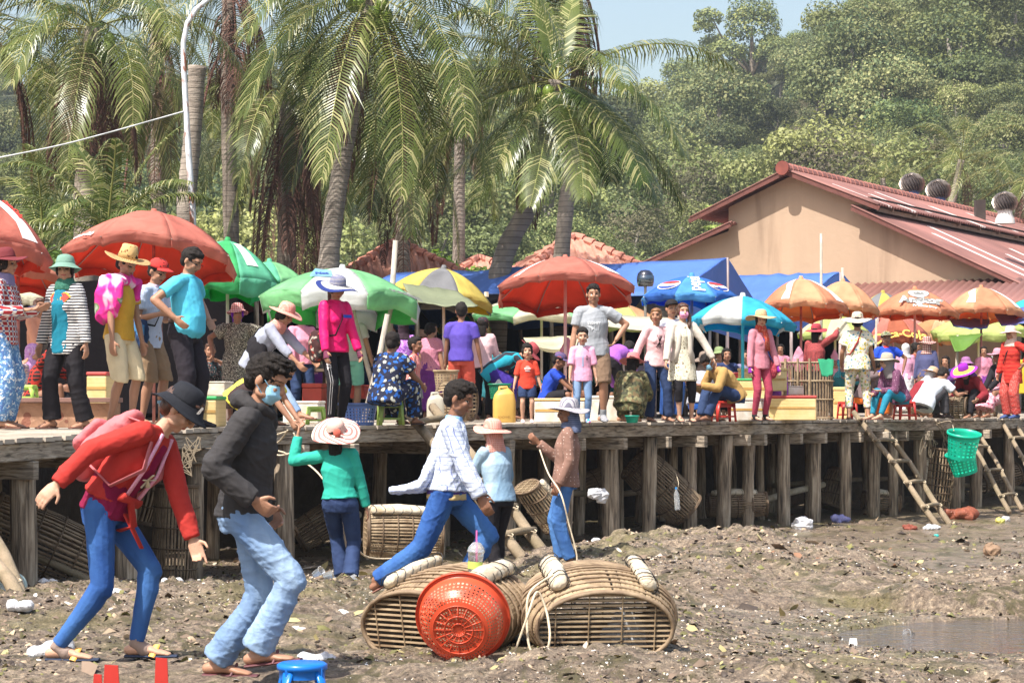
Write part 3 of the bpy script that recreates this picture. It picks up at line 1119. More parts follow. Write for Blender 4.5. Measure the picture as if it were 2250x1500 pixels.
palm('background coconut palm behind the twin trunks', (1010, 160), [(1010, 300), (1008, 590)], 58, 8, 3.6, .22, 13, 3, 0, skirt=2, elr=(-50, 50), nl=40)
palm('windblown coconut palm on the slope behind the ventilators', (2112, 352), [(2098, 420), (2085, 520)], 92, 18, 3.4, .24, 14, 3, 0, wind=-1.0, nl=40, ll=.8, elr=(-10, 75), group='palms behind the hall')
palm('small blurred coconut palm behind the hall ridge tiles', (1940, 392), [(1942, 440), (1945, 520)], 100, 14, 2.6, .2, 15, 0, 0, wind=-.8, nl=34, ll=.7, group='palms behind the hall')
palm('coconut palm at the right edge behind the hall roof', (2262, 400), [(2262, 450), (2262, 540)], 84, 16, 3.2, .2, 16, 2, 0, wind=-.8, nl=34, ll=.7, group='palms behind the hall')
mb = MB()
pts = [P(434, 146, 37), P(428, 230, 37), P(420, 330, 37), P(410, 430, 37)]
pts.append(V((pts[-1].x - .1, 37, DECK - .05)))
fine_ = [pts[i].lerp(pts[i + 1], q / 8) for i in range(4) for q in range(8)] + [pts[-1]]
mb.tube(fine_, [.145 + .03 * (i / 32) + (.02 if i < 2 else 0) + .006 * (-1) ** i for i in range(33)], 14)
tag(mb.build('palm_stump', bark_m, smooth=True), 'tall headless palm trunk beside the street lamp', 'trunk')
shm = [leafmat('shrub leaf', (.13, .22, .025), (.26, .36, .05), .45, .8, .4), leafmat('shrub leaf dark', (.06, .11, .02), (.12, .19, .03), .5, .8, .3)]
for i, (px, py, D, wd, h, lab) in enumerate(((820, 560, 52, 1.4, 3.6, 'leafy green bush left of the slim palm'), (945, 545, 52, 1.8, 4.2, 'sunlit leafy bush right of the slim palm'),
          (1030, 570, 50, 1.5, 3.4, 'green bush under the windswept palm'), (240, 430, 56, 2.2, 6.2, 'light green tree seen between the left palm trunks'),
          (1340, 575, 54, 1.5, 3.0, 'small bush left of the ochre gable'), (120, 560, 52, 2.4, 4.4, 'dull green bush behind the left parasols'), (560, 575, 54, 2.2, 3.6, 'dark green bush behind the skirted palm'),
          (380, 560, 55, 2.0, 4.4, 'green bush behind the street lamp'), (730, 560, 55, 1.8, 4.0, 'dark bush behind the leaning trunk'), (1150, 560, 56, 1.8, 4.0, 'dark bush behind the windswept palm trunk'))):
 broadleaf('leafy_bush', px, D, DECK, h, wd, 5200, .095, shm if i not in (5, 6, 8, 9) else [shm[1]], lab, 400 + i, 9, 'bushes behind the stalls', 'bush')
# ---------------------------------------------------------------- sea air
hz = MB()
hz.box((20, 200, 60), (620, 560, 0))
hz = MB()
hz.box((20, 172.5, 53.5), (700, 535, 111))
hzm = bpy.data.materials.new('sea haze')
hzm.use_nodes = True
_n = hzm.node_tree
_n.nodes.remove(_n.nodes['Principled BSDF'])
_v = nn(_n, 'VolumePrincipled')
_v.inputs['Color'].default_value = (.80, .88, 1, 1)
_v.inputs['Density'].default_value = .00035
_v.inputs['Anisotropy'].default_value = .2
_n.links.new(_v.outputs[0], _n.nodes['Material Output'].inputs['Volume'])
tag(hz.build('haze', hzm), kind='stuff')
# ---------------------------------------------------------------- parasols
POLEM = mat('white painted pole', (.62, .50, .48), .5, .25, 3)
POLER = mat('rusty red pole', (.34, .13, .11), .6, .5, 7)
POLEB = mat('turquoise pole', (.05, .42, .52), .5, .2, 3)
RIBM = mat('steel rib', (.3, .28, .26), .5, metal=.5)
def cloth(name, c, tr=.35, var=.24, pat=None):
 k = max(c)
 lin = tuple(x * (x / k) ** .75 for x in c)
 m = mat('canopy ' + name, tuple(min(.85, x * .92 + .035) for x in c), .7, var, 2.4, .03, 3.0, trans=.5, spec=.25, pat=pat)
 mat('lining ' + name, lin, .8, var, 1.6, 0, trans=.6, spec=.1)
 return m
C_RED = cloth('red', (.66, .22, .155))
C_ORG = cloth('orange', (.74, .33, .17))
C_ORP = cloth('orange pale', (.78, .45, .24))
C_GRN = cloth('green', (.05, .50, .16), .4)
C_LGR = cloth('light green', (.26, .62, .30), .35)
C_TGR = cloth('sea green', (.15, .60, .38), .35)
C_WHT = cloth('white', (.74, .75, .74), .35)
C_YEL = cloth('yellow', (.72, .60, .13), .35)
C_GRY = cloth('grey', (.27, .27, .28), .25)
C_CRM = cloth('cream', (.70, .66, .50), .4)
C_BLU = cloth('blue', (.03, .19, .62), .35)
C_LBL = cloth('light blue', (.10, .42, .78), .35)
C_TRQ = cloth('turquoise', (.03, .52, .70), .4)
C_YGR = cloth('yellow green', (.58, .66, .22), .4)
C_MAR = cloth('maroon', (.22, .04, .04), .3)
LET_W = mat('printed white', (.78, .74, .72), .7, .08, 4, trans=.2)
LET_R = mat('printed red', (.50, .04, .03), .7)
LET_Y = mat('printed yellow', (.75, .42, .08), .7)
LET_G = mat('printed grey', (.16, .16, .15), .7)
LET_N = mat('printed navy', (.02, .05, .25), .7)
class Canopy:
 def __init__(s, Rr, h, n=8, phase=-PI / 2):
  s.R, s.h, s.n, s.ph = Rr, h, n, phase
 def prof(s, v):
  return s.h * (1 - .22 * v - .78 * v ** 2.1)
 def rib(s, a, v):
  return V((math.cos(a) * s.R * v, math.sin(a) * s.R * v, s.prof(v)))
 def panel(s, k, u, v):
  half = PI / s.n
  a = s.ph + k * 2 * half
  c = V((math.cos(a), math.sin(a), 0))
  t = V((-math.sin(a), math.cos(a), 0))
  vv = v * (1 - .035 * (1 - u * u) * v ** 3)
  p = c * (s.R * vv * math.cos(half)) + t * (s.R * vv * math.sin(half) * u)
  p.z = s.prof(v) + .075 * (1 - u * u) * v ** 4 * s.R - .02 * (1 - u * u) * v
  return p
 def xv(s, k, x, v, up=.006):
  hw = s.R * max(v, .05) * math.sin(PI / s.n)
  u = x / hw
  p = s.panel(k, u, v)
  q = s.panel(k, u, v + .01)
  r_ = s.panel(k, u + .01, v)
  nrm = (q - p).cross(r_ - p)
  if nrm.z < 0:
   nrm = -nrm
  return p + nrm.normalized() * up
def parasol(px, ytop, yrim, wpx, D, cols, label, tilt=12, roll=0, flap=.13, pole=POLEM, poledx=0, ground_z=DECK, parts=True, prints=None, n=8, phase=-PI / 2, cat='parasol', pw=.022, group='parasols shading the market', name='market_parasol', rag=0):
 s_ = F / D
 Rr = wpx / 2 / s_
 h = max(.25, (yrim - ytop) / s_ * .93)
 tip = P(px, ytop, D)
 root = empty(name, (tip.x + poledx, D, ground_z), 0, label, cat, group)
 hz_ = tip.z - ground_z
 M = Matrix.Rotation(R(roll), 3, 'Y') @ Matrix.Rotation(R(-tilt), 3, 'X')
 off = V((-poledx, 0, hz_)) - M @ V((0, 0, h))
 cp = Canopy(Rr, h, n, phase)
 U_, VV = 8, 9
 mb_ = MB()
 rr_ = random.Random(int(px * 7 + ytop))
 for k in range(n):
  mb_.mi = k % len(cols)
  vs = []
  dk = rr_.uniform(-.02, .02) * Rr
  for j in range(VV + 1):
   v = .015 + .985 * j / VV
   for i in range(U_ + 1):
    u = -1 + 2 * i / U_
    p = cp.panel(k, u, v)
    p.z += dk * (1 - u * u) * v * v + .012 * math.sin(u * 5 + k + v * 9) * v * (1 - u * u)
    vs.append(M @ p + off)
  fs = [((j + 1) * (U_ + 1) + i, (j + 1) * (U_ + 1) + i + 1, j * (U_ + 1) + i + 1, j * (U_ + 1) + i) for j in range(VV) for i in range(U_)]
  mb_.add(vs, fs)
  if flap:
   vs = []
   for j in range(4):
    for i in range(U_ + 1):
     u = -1 + 2 * i / U_
     p = cp.panel(k, u, 1)
     o = V((p.x, p.y, 0)).normalized()
     wv = .03 * math.sin(u * 6 + k * 1.7) + (.04 * rr_.uniform(-1, 1) if rag else 0)
     p = p + V((0, 0, dk * (1 - u * u)))
     q = M @ p + off + (M @ o) * (wv * j / 3 - .015 * j) - V((0, 0, flap * j / 3 * (1 + .12 * math.sin(k * 3 + u * 4))))
     vs.append(q)
   mb_.add(vs, [((j + 1) * (U_ + 1) + i, (j + 1) * (U_ + 1) + i + 1, j * (U_ + 1) + i + 1, j * (U_ + 1) + i) for j in range(3) for i in range(U_)])
 lin = [MATS[c.name.replace('canopy ', 'lining ')] for c in cols]
 can = mb_.build('canopy', list(cols) + lin, root, smooth=True)
 md_ = can.modifiers.new('lining', 'SOLIDIFY')
 md_.thickness = .008
 md_.offset = -1
 md_.material_offset = len(cols)
 md_.material_offset_rim = 0
 for pr in (prints or []):
  kind, k, x0, v0, arg = pr[0], pr[1], pr[2], pr[3], pr[4]
  m_ = pr[5]
  mb_ = MB()
  slope = math.hypot(cp.R, cp.h)
  if kind == 'text':
   size, rot = pr[6], R(pr[7])
   vs, fs = text_geo(arg, size, 1, pr[8] if len(pr) > 8 else .006, 3, pr[9] if len(pr) > 9 else 0)
   q = []
   for v_ in vs:
    x, y = v_.x * math.cos(rot) - v_.y * math.sin(rot), v_.x * math.sin(rot) + v_.y * math.cos(rot)
    q.append(M @ cp.xv(k, x0 + x, v0 - y / slope, .014) + off)
   mb_.add(q, fs)
   nm = 'lettering'
  elif kind == 'poly':
   rows = []
   for i in range(len(arg) - 1):
    for t in range(6):
     rows.append([lerp(arg[i][c], arg[i + 1][c], t / 6) for c in range(3)])
   rows.append(list(arg[-1]))
   q = []
   for v_, xa, xb in rows:
    for t in range(5):
     q.append(M @ cp.xv(k, x0 + lerp(xa, xb, t / 4), v0 + v_, .008) + off)
   mb_.add(q, [(j * 5 + i, j * 5 + i + 1, j * 5 + i + 6, j * 5 + i + 5) for j in range(len(rows) - 1) for i in range(4)])
   nm = 'printed_shape'
  elif kind == 'disc':
   rx, ry, a0, a1 = arg
   up_ = pr[6] if len(pr) > 6 else .01
   q = [cp.xv(k, x0, v0, up_)]
   seg = 28
   for i in range(seg + 1):
    a = R(a0) + (R(a1) - R(a0)) * i / seg
    q.append(cp.xv(k, x0 + math.cos(a) * rx, v0 - math.sin(a) * ry / slope, up_))
   if a1 - a0 < 359:
    q[0] = (q[1] + q[-1]) / 2
   mb_.add([M @ p + off for p in q], [(0, i + 1, i + 2) for i in range(seg)])
   nm = 'printed_shape'
  mb_.build(nm, m_, can)
 top = V((-poledx, 0, hz_))
 mb_ = MB()
 base = V((0, 0, 0))
 mb_.tube([base, base.lerp(top, .5), top - M @ V((0, 0, .02))], pw, 8)
 mb_.build('pole', pole, root, smooth=True)
 mb_ = MB()
 mb_.lathe([(.0, .05), (.03, .045), (.045, .0), (.05, -.02)], 10, M, top)
 mb_.build('finial', cols[0], root, smooth=True)
 if parts:
  for k in range(n):
   a = phase + (k + .5) * 2 * PI / n
   mb_ = MB()
   mb_.tube([M @ (cp.rib(a, v) - V((0, 0, .02))) + off for v in (.03, .35, .7, 1.0)], .007, 4)
   mb_.build('rib', RIBM, root)
 return root
def ribbon(k, w_=.16, m_=None, v0=.18, v1=.92, lean=.1):
 return ('poly', k, 0, 0, [(v0, -w_ * .15, w_ * .1), (lerp(v0, v1, .35), -w_ * .5 + lean * .3, w_ * .35 + lean * .3), (lerp(v0, v1, .7), -w_ * .2 + lean, w_ * .6 + lean), (v1, -w_ * .3 + lean * 1.3, w_ * .9 + lean * 1.3)], m_ or LET_W)
parasol(-22, 432, 560, 310, 24, [C_RED], 'faded red parasol cut by the left edge with a white swirl', 6, 6, .16, prints=[ribbon(1, .16), ('text', 1, .12, .42, 'Coca-Cola', LET_R, .09, -75)], pole=POLER)
parasol(40, 552, 618, 250, 27, [C_RED, cloth('salmon', (.62, .26, .16))], 'low salmon red parasol under the first one at left', 8, 4, .1, pole=POLER)
parasol(338, 467, 588, 392, 26, [C_RED], 'big faded red parasol behind the three men at left', 13, 2, .12, prints=[('text', 7, -.05, .93, 'Coca-Cola', LET_W, .12, -12)], pole=POLER, pw=.02)
parasol(500, 528, 626, 262, 29, [C_GRN, C_TGR], 'bright green parasol with drooping flap right of the big red one', 2, 4, .24, prints=[('poly', 1, 0, 0, [(.25, -.05, .06), (.8, -.1, .1)], LET_W), ('text', 7, 0, .9, 'UP', mat('printed dark green', (.02, .2, .05)), .16, 0)], pole=POLEM, rag=1)
parasol(592, 574, 628, 180, 33, [C_TGR, C_LGR], 'small sea green parasol top behind the bright green one', 2, 0, .1, parts=False)
parasol(752, 589, 672, 372, 26.5, [C_WHT, C_LGR], 'wide light green and white parasol behind the woman in pink', 5, 2, .22,
  prints=[('poly', 0, -.22, 0, [(.42, -.08, .12), (.68, -.12, .16)], cloth('sky blue patch', (.30, .58, .80))), ('text', 0, -.2, .58, 'Net', LET_N, .1, 10), ('text', 1, .25, .95, 'SCREENS', LET_G, .12, 0)], pole=mat('weathered pole', (.36, .31, .26), .9, .3, 5, .01), pw=.03, poledx=.5)
parasol(975, 589, 668, 258, 31, [C_GRY, C_YEL], 'yellow and grey striped parasol before the blue tarpaulin', 3, 8, .1)
parasol(1242, 567, 655, 322, 30, [C_RED], 'faded red parasol with white swirl behind the man in grey', 13, 0, .1,
  prints=[ribbon(1, .20, v0=.12, v1=.8), ribbon(7, .10, v0=.4, v1=.95, lean=-.1), ('text', 2, .0, .93, 'Coca-Cola', LET_W, .15, 10)], pole=mat('pink white pole', (.62, .40, .38), .5, .3, 4), pw=.024)
parasol(1520, 606, 662, 232, 31, [C_LBL, C_BLU], 'blue soft drink parasol with round emblems before the blue tarpaulin', 2, 2, .1,
  prints=[('text', 0, .03, .60, 'pepsi', LET_W, .27, 90), ('disc', 1, .0, .70, (.20, .15, 0, 360), LET_W, .008), ('disc', 1, .0, .70, (.18, .13, 20, 160), LET_R, .014), ('disc', 1, .0, .70, (.18, .13, 200, 340), LET_N, .014),
    ('disc', 7, .0, .70, (.20, .15, 0, 360), LET_W, .008), ('disc', 7, .0, .70, (.18, .13, 20, 160), LET_R, .014), ('disc', 7, .0, .70, (.18, .13, 200, 340), LET_N, .014)], pole=RIBM)
parasol(1632, 650, 716, 244, 29.5, [C_WHT, C_TRQ, C_TRQ], 'turquoise parasol with one white panel', 3, 3, .1, pole=POLEB, phase=-PI / 2 - .5)
parasol(1760, 612, 690, 208, 35.5, [C_ORP, C_ORG], 'orange parasol nearest the turquoise one', 8, 0, .09, prints=[ribbon(7, .15), ribbon(1, .15)], pole=POLER)
parasol(1852, 617, 690, 168, 38.5, [C_ORP], 'plain orange parasol half hidden behind the first orange one', 7, 3, .09, pole=POLER)
parasol(2010, 634, 695, 198, 39, [C_ORG], 'orange beer parasol with large white lettering', 1, 1, .09,
  prints=[('disc', 0, .0, .45, (.20, .16, 0, 360), LET_G, .006), ('disc', 0, .0, .45, (.185, .145, 0, 360), LET_W, .012), ('disc', 0, -.07, .50, (.035, .10, 0, 180), LET_G, .018), ('disc', 0, .0, .50, (.045, .14, 0, 180), LET_G, .018), ('disc', 0, .07, .50, (.035, .10, 0, 180), LET_G, .018),
    ('text', 0, .0, .73, 'Angkor', LET_G, .25, -4, .022), ('text', 0, .0, .73, 'Angkor', LET_W, .25, -4, .008), ('text', 0, .06, .90, 'Premium Beer', LET_W, .075, -6, .004)], pole=POLEM)
parasol(2156, 631, 697, 190, 39.5, [C_ORG, C_ORP], 'last orange parasol at the right with white swirl', 6, 1, .09, prints=[ribbon(7, .17, v0=.25, v1=.85), ribbon(1, .13)], pole=POLER)
parasol(1190, 652, 690, 330, 34, [C_CRM, C_LGR, C_CRM], 'cream and green parasol low behind the red one', -6, 0, .12, parts=False)
parasol(1370, 668, 712, 190, 35, [C_YGR, C_ORP, C_CRM], 'patchwork salmon and lime parasol behind the ponytail girl', -5, 2, .13, parts=False)
parasol(1440, 640, 690, 130, 37, [C_WHT, C_CRM], 'dirty white parasol peeping out beside the blue one', 0, -6, .1, parts=False)
parasol(1835, 690, 738, 170, 38, [C_CRM, C_YGR], 'cream parasol low behind the orange pair', -6, 0, .1, parts=False)
parasol(1962, 688, 738, 150, 43, [cloth('brick', (.50, .13, .05)), C_RED], 'brick red parasol with yellow writing on its flap', -3, -2, .2, parts=False,
  prints=[('text', 0, 0, 1.0, 'Coca-Cola', LET_Y, .24, 2)])
parasol(2060, 697, 740, 140, 44, [C_ORP, cloth('tan', (.55, .30, .12))], 'tan and orange parasol with a square flap', -2, 4, .2, parts=False)
parasol(2150, 690, 730, 215, 43, [C_YGR, C_YGR, C_YEL], 'yellow green parasol under the last orange one', -8, -3, .16, parts=False)
parasol(1940, 642, 690, 110, 45, [C_YEL, C_GRY], 'yellow and grey parasol tip between two orange ones', 0, 0, .1, parts=False)
parasol(2262, 655, 705, 150, 45, [C_GRN, C_TRQ], 'green parasol cut by the right edge', 0, 0, .12, parts=False)
parasol(490, 628, 668, 210, 34, [C_MAR], 'dark maroon parasol in the shade behind the patterned dress', -8, 0, .16, parts=False)
parasol(1020, 690, 725, 130, 37, [C_GRN, C_YEL], 'small green parasol in the dark behind the boy in violet', -4, 0, .1, parts=False)
parasol(845, 668, 715, 150, 37, [C_TRQ, C_BLU], 'blue parasol in the dark stalls left of the bamboo pole', -4, 0, .1, parts=False)
parasol(120, 600, 660, 190, 33, [C_CRM], 'pale parasol behind the seated crowd at left', -4, 0, .12, parts=False)
# ---------------------------------------------------------------- tarpaulins
def tarp_mat(name, c, tr=.2):
 return mat('tarpaulin ' + name, c, .55 if max(c) > .06 else .95, .16, .9, .03, 2.5, trans=tr, spec=.4 if max(c) > .06 else .02)
T_BLUE = tarp_mat('blue', (.075, .165, .50), .15)
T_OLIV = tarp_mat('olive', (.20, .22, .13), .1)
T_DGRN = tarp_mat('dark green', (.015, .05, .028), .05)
T_SHADE = tarp_mat('dark', (.007, .006, .007), 0)  # near black, stands in for the shade inside the stalls
def sheet(name, corners, m, label, cat='tarpaulin', nx=16, ny=8, sag=.12, wr=.02, group=None, parent=None, seed=1):
 a, b, c, d = [V(q) for q in corners]
 mb_ = MB()
 vs = []
 for j in range(ny + 1):
  for i in range(nx + 1):
   u, v = i / nx, j / ny
   p = a.lerp(b, u).lerp(d.lerp(c, u), v)
   p.z -= sag * math.sin(PI * u) * math.sin(PI * v) + sag * .6 * math.sin(PI * u) * v * v
   nz = noise.noise(V((u * 7 + seed, v * 4, seed * 3.1)))
   p = p + V((0, 1, .6)) * nz * wr
   vs.append(p)
 mb_.add([v - a for v in vs], [(j * (nx + 1) + i, j * (nx + 1) + i + 1, (j + 1) * (nx + 1) + i + 1, (j + 1) * (nx + 1) + i) for j in range(ny) for i in range(nx)])
 o = mb_.build(name, m, parent, loc=a if parent is None else None, smooth=True, solid=.012)
 return tag(o, label, cat, group) if parent is None else o
def tent(label, r0, r1, drop, back, m, seed):
 root = empty('tarpaulin_roof', (r0.x, r0.y, DECK), 0, label, 'tarpaulin', 'blue tarpaulin roofs')
 L0 = root.location
 d = (r1 - r0).normalized()
 nb = V((-d.y, d.x, 0)).normalized()
 f0, f1 = r0 - nb * drop[0] - V((0, 0, drop[1])), r1 - nb * drop[0] - V((0, 0, drop[1]))
 b0, b1 = r0 + nb * back[0] - V((0, 0, back[1])), r1 + nb * back[0] - V((0, 0, back[1]))
 def loc(*q):
  return [x - L0 for x in q]
 for (q, nm) in ((loc(r0, r1, f1, f0), 'front_sheet'), (loc(r0, r1, b1, b0), 'back_sheet')):
  a = q[0]
  mb_ = MB()
  nx, ny = 40, 8
  vs = []
  for j in range(ny + 1):
   for i in range(nx + 1):
    u, v = i / nx, j / ny
    p = q[0].lerp(q[1], u).lerp(q[3].lerp(q[2], u), v)
    p.z -= .05 * abs(math.sin(u * PI * 5)) * (.3 + v) + noise.noise(V((u * 9 + seed, v * 3, 0))) * .04
    vs.append(p)
  mb_.add(vs, [(j * (nx + 1) + i, j * (nx + 1) + i + 1, (j + 1) * (nx + 1) + i + 1, (j + 1) * (nx + 1) + i) for j in range(ny) for i in range(nx)])
  mb_.build(nm, m, root, smooth=True, solid=.01)
 mb_ = MB()
 q = loc(r1, f1, b1)
 lo = [V((x.x, x.y, x.z - .5)) for x in q[1:]]
 mb_.add([q[0], q[1], lo[0], lo[1], q[2]], [(0, 1, 2, 3, 4)])
 mb_.build('end_flap', m, root, solid=.01)
 mb_ = MB()
 for x in (r0, r1, f0, f1, b0, b1):
  x = x - L0
  mb_.tube([(x.x, x.y, 0), x], .03, 6)
 mb_.build('tent_poles', POLEM, root)
tent('long blue tarpaulin roof stretched behind the parasols', P(862, 601, 40), P(1598, 566, 35.5), (1.5, .62), (1.3, 1.0), T_BLUE, 1)
tent('second blue tarpaulin roof below the ochre wall', P(1625, 604, 44), P(1846, 598, 42), (1.5, .7), (1.2, .8), T_BLUE, 7)
sheet('olive_tarpaulin', (P(885, 622, 29), P(1005, 640, 29.5), P(1050, 672, 27), P(905, 660, 27)), T_OLIV, 'olive green tarpaulin sagging under the yellow grey parasol', sag=.06, wr=.05)
sheet('striped_sheet', (P(1150, 742, 33), P(1270, 738, 33), P(1285, 752, 31.5), P(1160, 756, 31.5)), C_CRM, 'pale sagging sheet in the dark behind the maroon hat', sag=.15)
sheet('awning_sheet', (P(1300, 690, 33), P(1500, 700, 33), P(1500, 718, 31), P(1320, 714, 31)), tarp_mat('cream', (.55, .52, .40)), 'cream awning edge behind the man in grey', sag=.1)
sheet('patch_sheet', (P(2085, 738, 38.5), P(2160, 733, 38.5), P(2140, 750, 38), P(2098, 772, 38)), tarp_mat('grass green', (.10, .20, .03)), 'grass green cloth hanging in a point under the yellow green parasol', sag=.1)
sheet('patch_sheet', (P(2085, 700, 40), P(2175, 702, 40), P(2170, 720, 39), P(2095, 716, 39)), T_BLUE, 'small torn blue sheet over the yellow green parasol', sag=.05, wr=.06)
sheet('patch_sheet', (P(2185, 690, 40), P(2262, 672, 40), P(2262, 705, 39), P(2200, 715, 39)), tarp_mat('violet blue', (.13, .15, .42)), 'violet blue sheet corner at the right edge', sag=.05, wr=.04)
# ---------------------------------------------------------------- long low shelter, added to darken the space behind the crowd
A0 = E[2] + NRM * 6.5
sh0, sh1 = A0 + DIRM * 6.2, A0 + DIRM * 26.5
shelter = empty('shade_shelter', (sh0.x, sh0.y, DECK), 0, 'long low shelter added behind the crowd for its darkness, with green and near-black sheets', 'shelter')
def sp(t, n, z):
 q = sh0.lerp(sh1, t) + NRM * n
 return V((q.x - sh0.x, q.y - sh0.y, z))
rz_ = lambda t: 1.95 + .35 * t
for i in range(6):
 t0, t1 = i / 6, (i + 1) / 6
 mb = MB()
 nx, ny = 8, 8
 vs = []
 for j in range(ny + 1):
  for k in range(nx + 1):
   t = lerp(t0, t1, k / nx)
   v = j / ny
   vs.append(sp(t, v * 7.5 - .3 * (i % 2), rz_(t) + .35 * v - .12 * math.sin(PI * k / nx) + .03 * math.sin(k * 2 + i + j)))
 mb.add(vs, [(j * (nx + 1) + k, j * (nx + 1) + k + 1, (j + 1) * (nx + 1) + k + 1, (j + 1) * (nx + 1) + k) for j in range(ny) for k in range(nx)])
 mb.build('roof_sheet', [T_DGRN, T_SHADE, tarp_mat('dark blue', (.015, .03, .08), 0)][i % 3], shelter, smooth=True, solid=.02)
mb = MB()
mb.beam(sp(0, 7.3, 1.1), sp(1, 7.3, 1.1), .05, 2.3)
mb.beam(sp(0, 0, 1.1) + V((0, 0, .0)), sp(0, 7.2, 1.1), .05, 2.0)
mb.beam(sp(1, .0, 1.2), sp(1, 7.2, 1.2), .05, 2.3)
mb.build('added_shade_cloth', T_SHADE, shelter)  # back and end walls added so the stalls look unlit inside
for i in range(11):
 for nn_ in (0.2, 3.6):
  t = (i + .3) / 11
  mb = MB()
  mb.tube([sp(t, nn_, 0), sp(t + .002, nn_, 1.0), sp(t, nn_, rz_(t) + .05)], .04, 7)
  mb.build('post', WOODZ, shelter, smooth=True)
for i in range(3):
 sheet('hanging_net', (sp(.10 + i * .22, -.1, rz_(.2) - .03), sp(.30 + i * .22, -.1, rz_(.4) - .03), sp(.29 + i * .22, .3, 1.5 - .1 * i), sp(.11 + i * .22, .3, 1.45)), T_DGRN, '', sag=.15, parent=shelter, seed=i + 2)
g_ = random.Random(77)
table_m = mat('dark table board', (.13, .09, .06), .8, .4, 3)
good_m = [mat('goods %d' % i, c, .6, .3, 12, pat=p_floral(14, [c, tuple(x * .5 for x in c), tuple(min(1, x * 1.6) for x in c)], .45)) for i, c in enumerate(((.20, .12, .08), (.28, .07, .05), (.15, .18, .08), (.32, .26, .15), (.10, .15, .25), (.35, .30, .28)))]
places = ['behind the hooded women at left', 'behind the seated peacock dress', 'behind the pink lace blouse', 'behind the violet shirted boy', 'behind the bending maroon hat', 'behind the man in grey', 'behind the ponytail girl', 'behind the smiling vendor',
   'behind the pink scarfed woman', 'behind the bamboo crate', 'behind the boy in the blue apron', 'behind the plaid hat', 'behind the purple hat', 'behind the red dress']
for i in range(14):
 t = .03 + i * .068
 q = sh0.lerp(sh1, t) + NRM * g_.uniform(-.6, .8)
 tb_ = empty('market_table', (q.x, q.y, DECK), math.atan2(DIRM.y, DIRM.x) + g_.uniform(-.15, .15), 'dark wooden market table ' + places[i], 'table', 'market tables in the shade')
 wv = g_.uniform(.8, 1.2)
 hh = g_.uniform(.5, .75)
 mb = MB()
 mb.box((0, 0, hh), (wv, .7, .04))
 mb.build('tabletop', table_m, tb_)
 for sx in (-1, 1):
  for sy in (-1, 1):
   mb = MB()
   mb.beam((sx * (wv / 2 - .06), sy * .28, 0), (sx * (wv / 2 - .06), sy * .28, hh - .02), .05, .05, V((1, 0, 0)))
   mb.build('leg', table_m, tb_)
 for k in range(3):
  mb = MB()
  x_ = -wv / 2 + wv * (k + .5) / 3
  r_ = wv / 7
  mb.lathe([(0, 0), (r_ * .7, .0), (r_, .07), (r_ * .93, .075)], 12)
  h2 = g_.uniform(.05, .12)
  mb.mi = 1
  mb.ell((0, 0, .06), (r_ * .9, r_ * .9, h2), None, 10, 6)
  tr_ = mb.build('goods_tray', [mat('tin tray', (.35, .34, .33), .4, metal=.5), good_m[(i + k) % 6]], loc=tb_.matrix_basis @ V((x_, g_.uniform(-.1, .1), hh + .021)))
  tag(tr_, ['left', 'middle', 'right'][k] + ' heaped tray on the table ' + places[i], 'tray', 'heaped trays on the tables')
# ---------------------------------------------------------------- figures
WORK = bpy.data.scenes.new('work')
def remeshed(mb_, vox, smooth=3, fac=.5):
 me = mb_.mesh('w')
 o = bpy.data.objects.new('w', me)
 WORK.collection.objects.link(o)
 md_ = o.modifiers.new('r', 'REMESH')
 md_.mode = 'VOXEL'
 md_.voxel_size = vox
 if smooth:
  sm = o.modifiers.new('s', 'SMOOTH')
  sm.factor = fac
  sm.iterations = smooth
 vl = WORK.view_layers[0]
 vl.update()
 dg = vl.depsgraph
 dg.update()
 out = bpy.data.meshes.new_from_object(o.evaluated_get(dg))
 bpy.data.objects.remove(o)
 bpy.data.meshes.remove(me)
 return out
def coords(me):
 a = np.empty(len(me.vertices) * 3, dtype=np.float32)
 me.vertices.foreach_get('co', a)
 return a.reshape(-1, 3)
def centers(me):
 a = np.empty(len(me.polygons) * 3, dtype=np.float32)
 me.polygons.foreach_get('center', a)
 return a.reshape(-1, 3)
def wrinkle(me, amp, freq, seed=0, axis=None):
 c = coords(me)
 n = np.empty(len(me.vertices) * 3, dtype=np.float32)
 me.vertices.foreach_get('normal', n)
 n = n.reshape(-1, 3)
 g_ = np.random.default_rng(seed)
 d = np.zeros(len(c))
 for i in range(5):
  k = g_.normal(size=3)
  k[2] *= .55 if axis == 'v' else (1.7 if axis == 'h' else 1)
  k = k / np.linalg.norm(k) * freq * g_.uniform(.6, 1.6)
  w1 = c @ (g_.normal(size=3) * freq * .5)
  ph = c @ k + 1.7 * np.sin(w1 + i)
  d += (1 - np.abs(np.sin(ph))) ** 2 * g_.uniform(.5, 1)
 d = d / 2.6
 c = c + n * (d * amp)[:, None]
 me.vertices.foreach_set('co', c.astype(np.float32).ravel())
 me.update()
def skin_mat(name, c):
 return mat(name, c, .5, .10, 7, .002, 60, spec=.35)
SKIN = {'l': skin_mat('skin fair', (.50, .285, .19)), 'm': skin_mat('skin tan', (.36, .185, .115)), 'd': skin_mat('skin brown', (.235, .110, .065))}
HAIRM = mat('black hair', (.016, .012, .010), .7, .5, 40, .010, 120, (1, 1, .3), spec=.22)
HAIRB = mat('brown hair', (.07, .028, .014), .42, .4, 30, .006, 90, (1, 1, .25), spec=.5)
HAIRG = mat('blond brown hair', (.20, .09, .03), .45, .4, 30, .006, 90, (1, 1, .25), spec=.5)
EYEM = mat('dark eye', (.010, .008, .007), .2, 0, spec=.6)
BROWM = mat('brow', (.035, .022, .016), .7, 0)
LIPM = mat('lips', (.30, .075, .062), .45, .1, 20)
LIPD = mat('lips brown', (.18, .055, .045), .45, .1, 20)
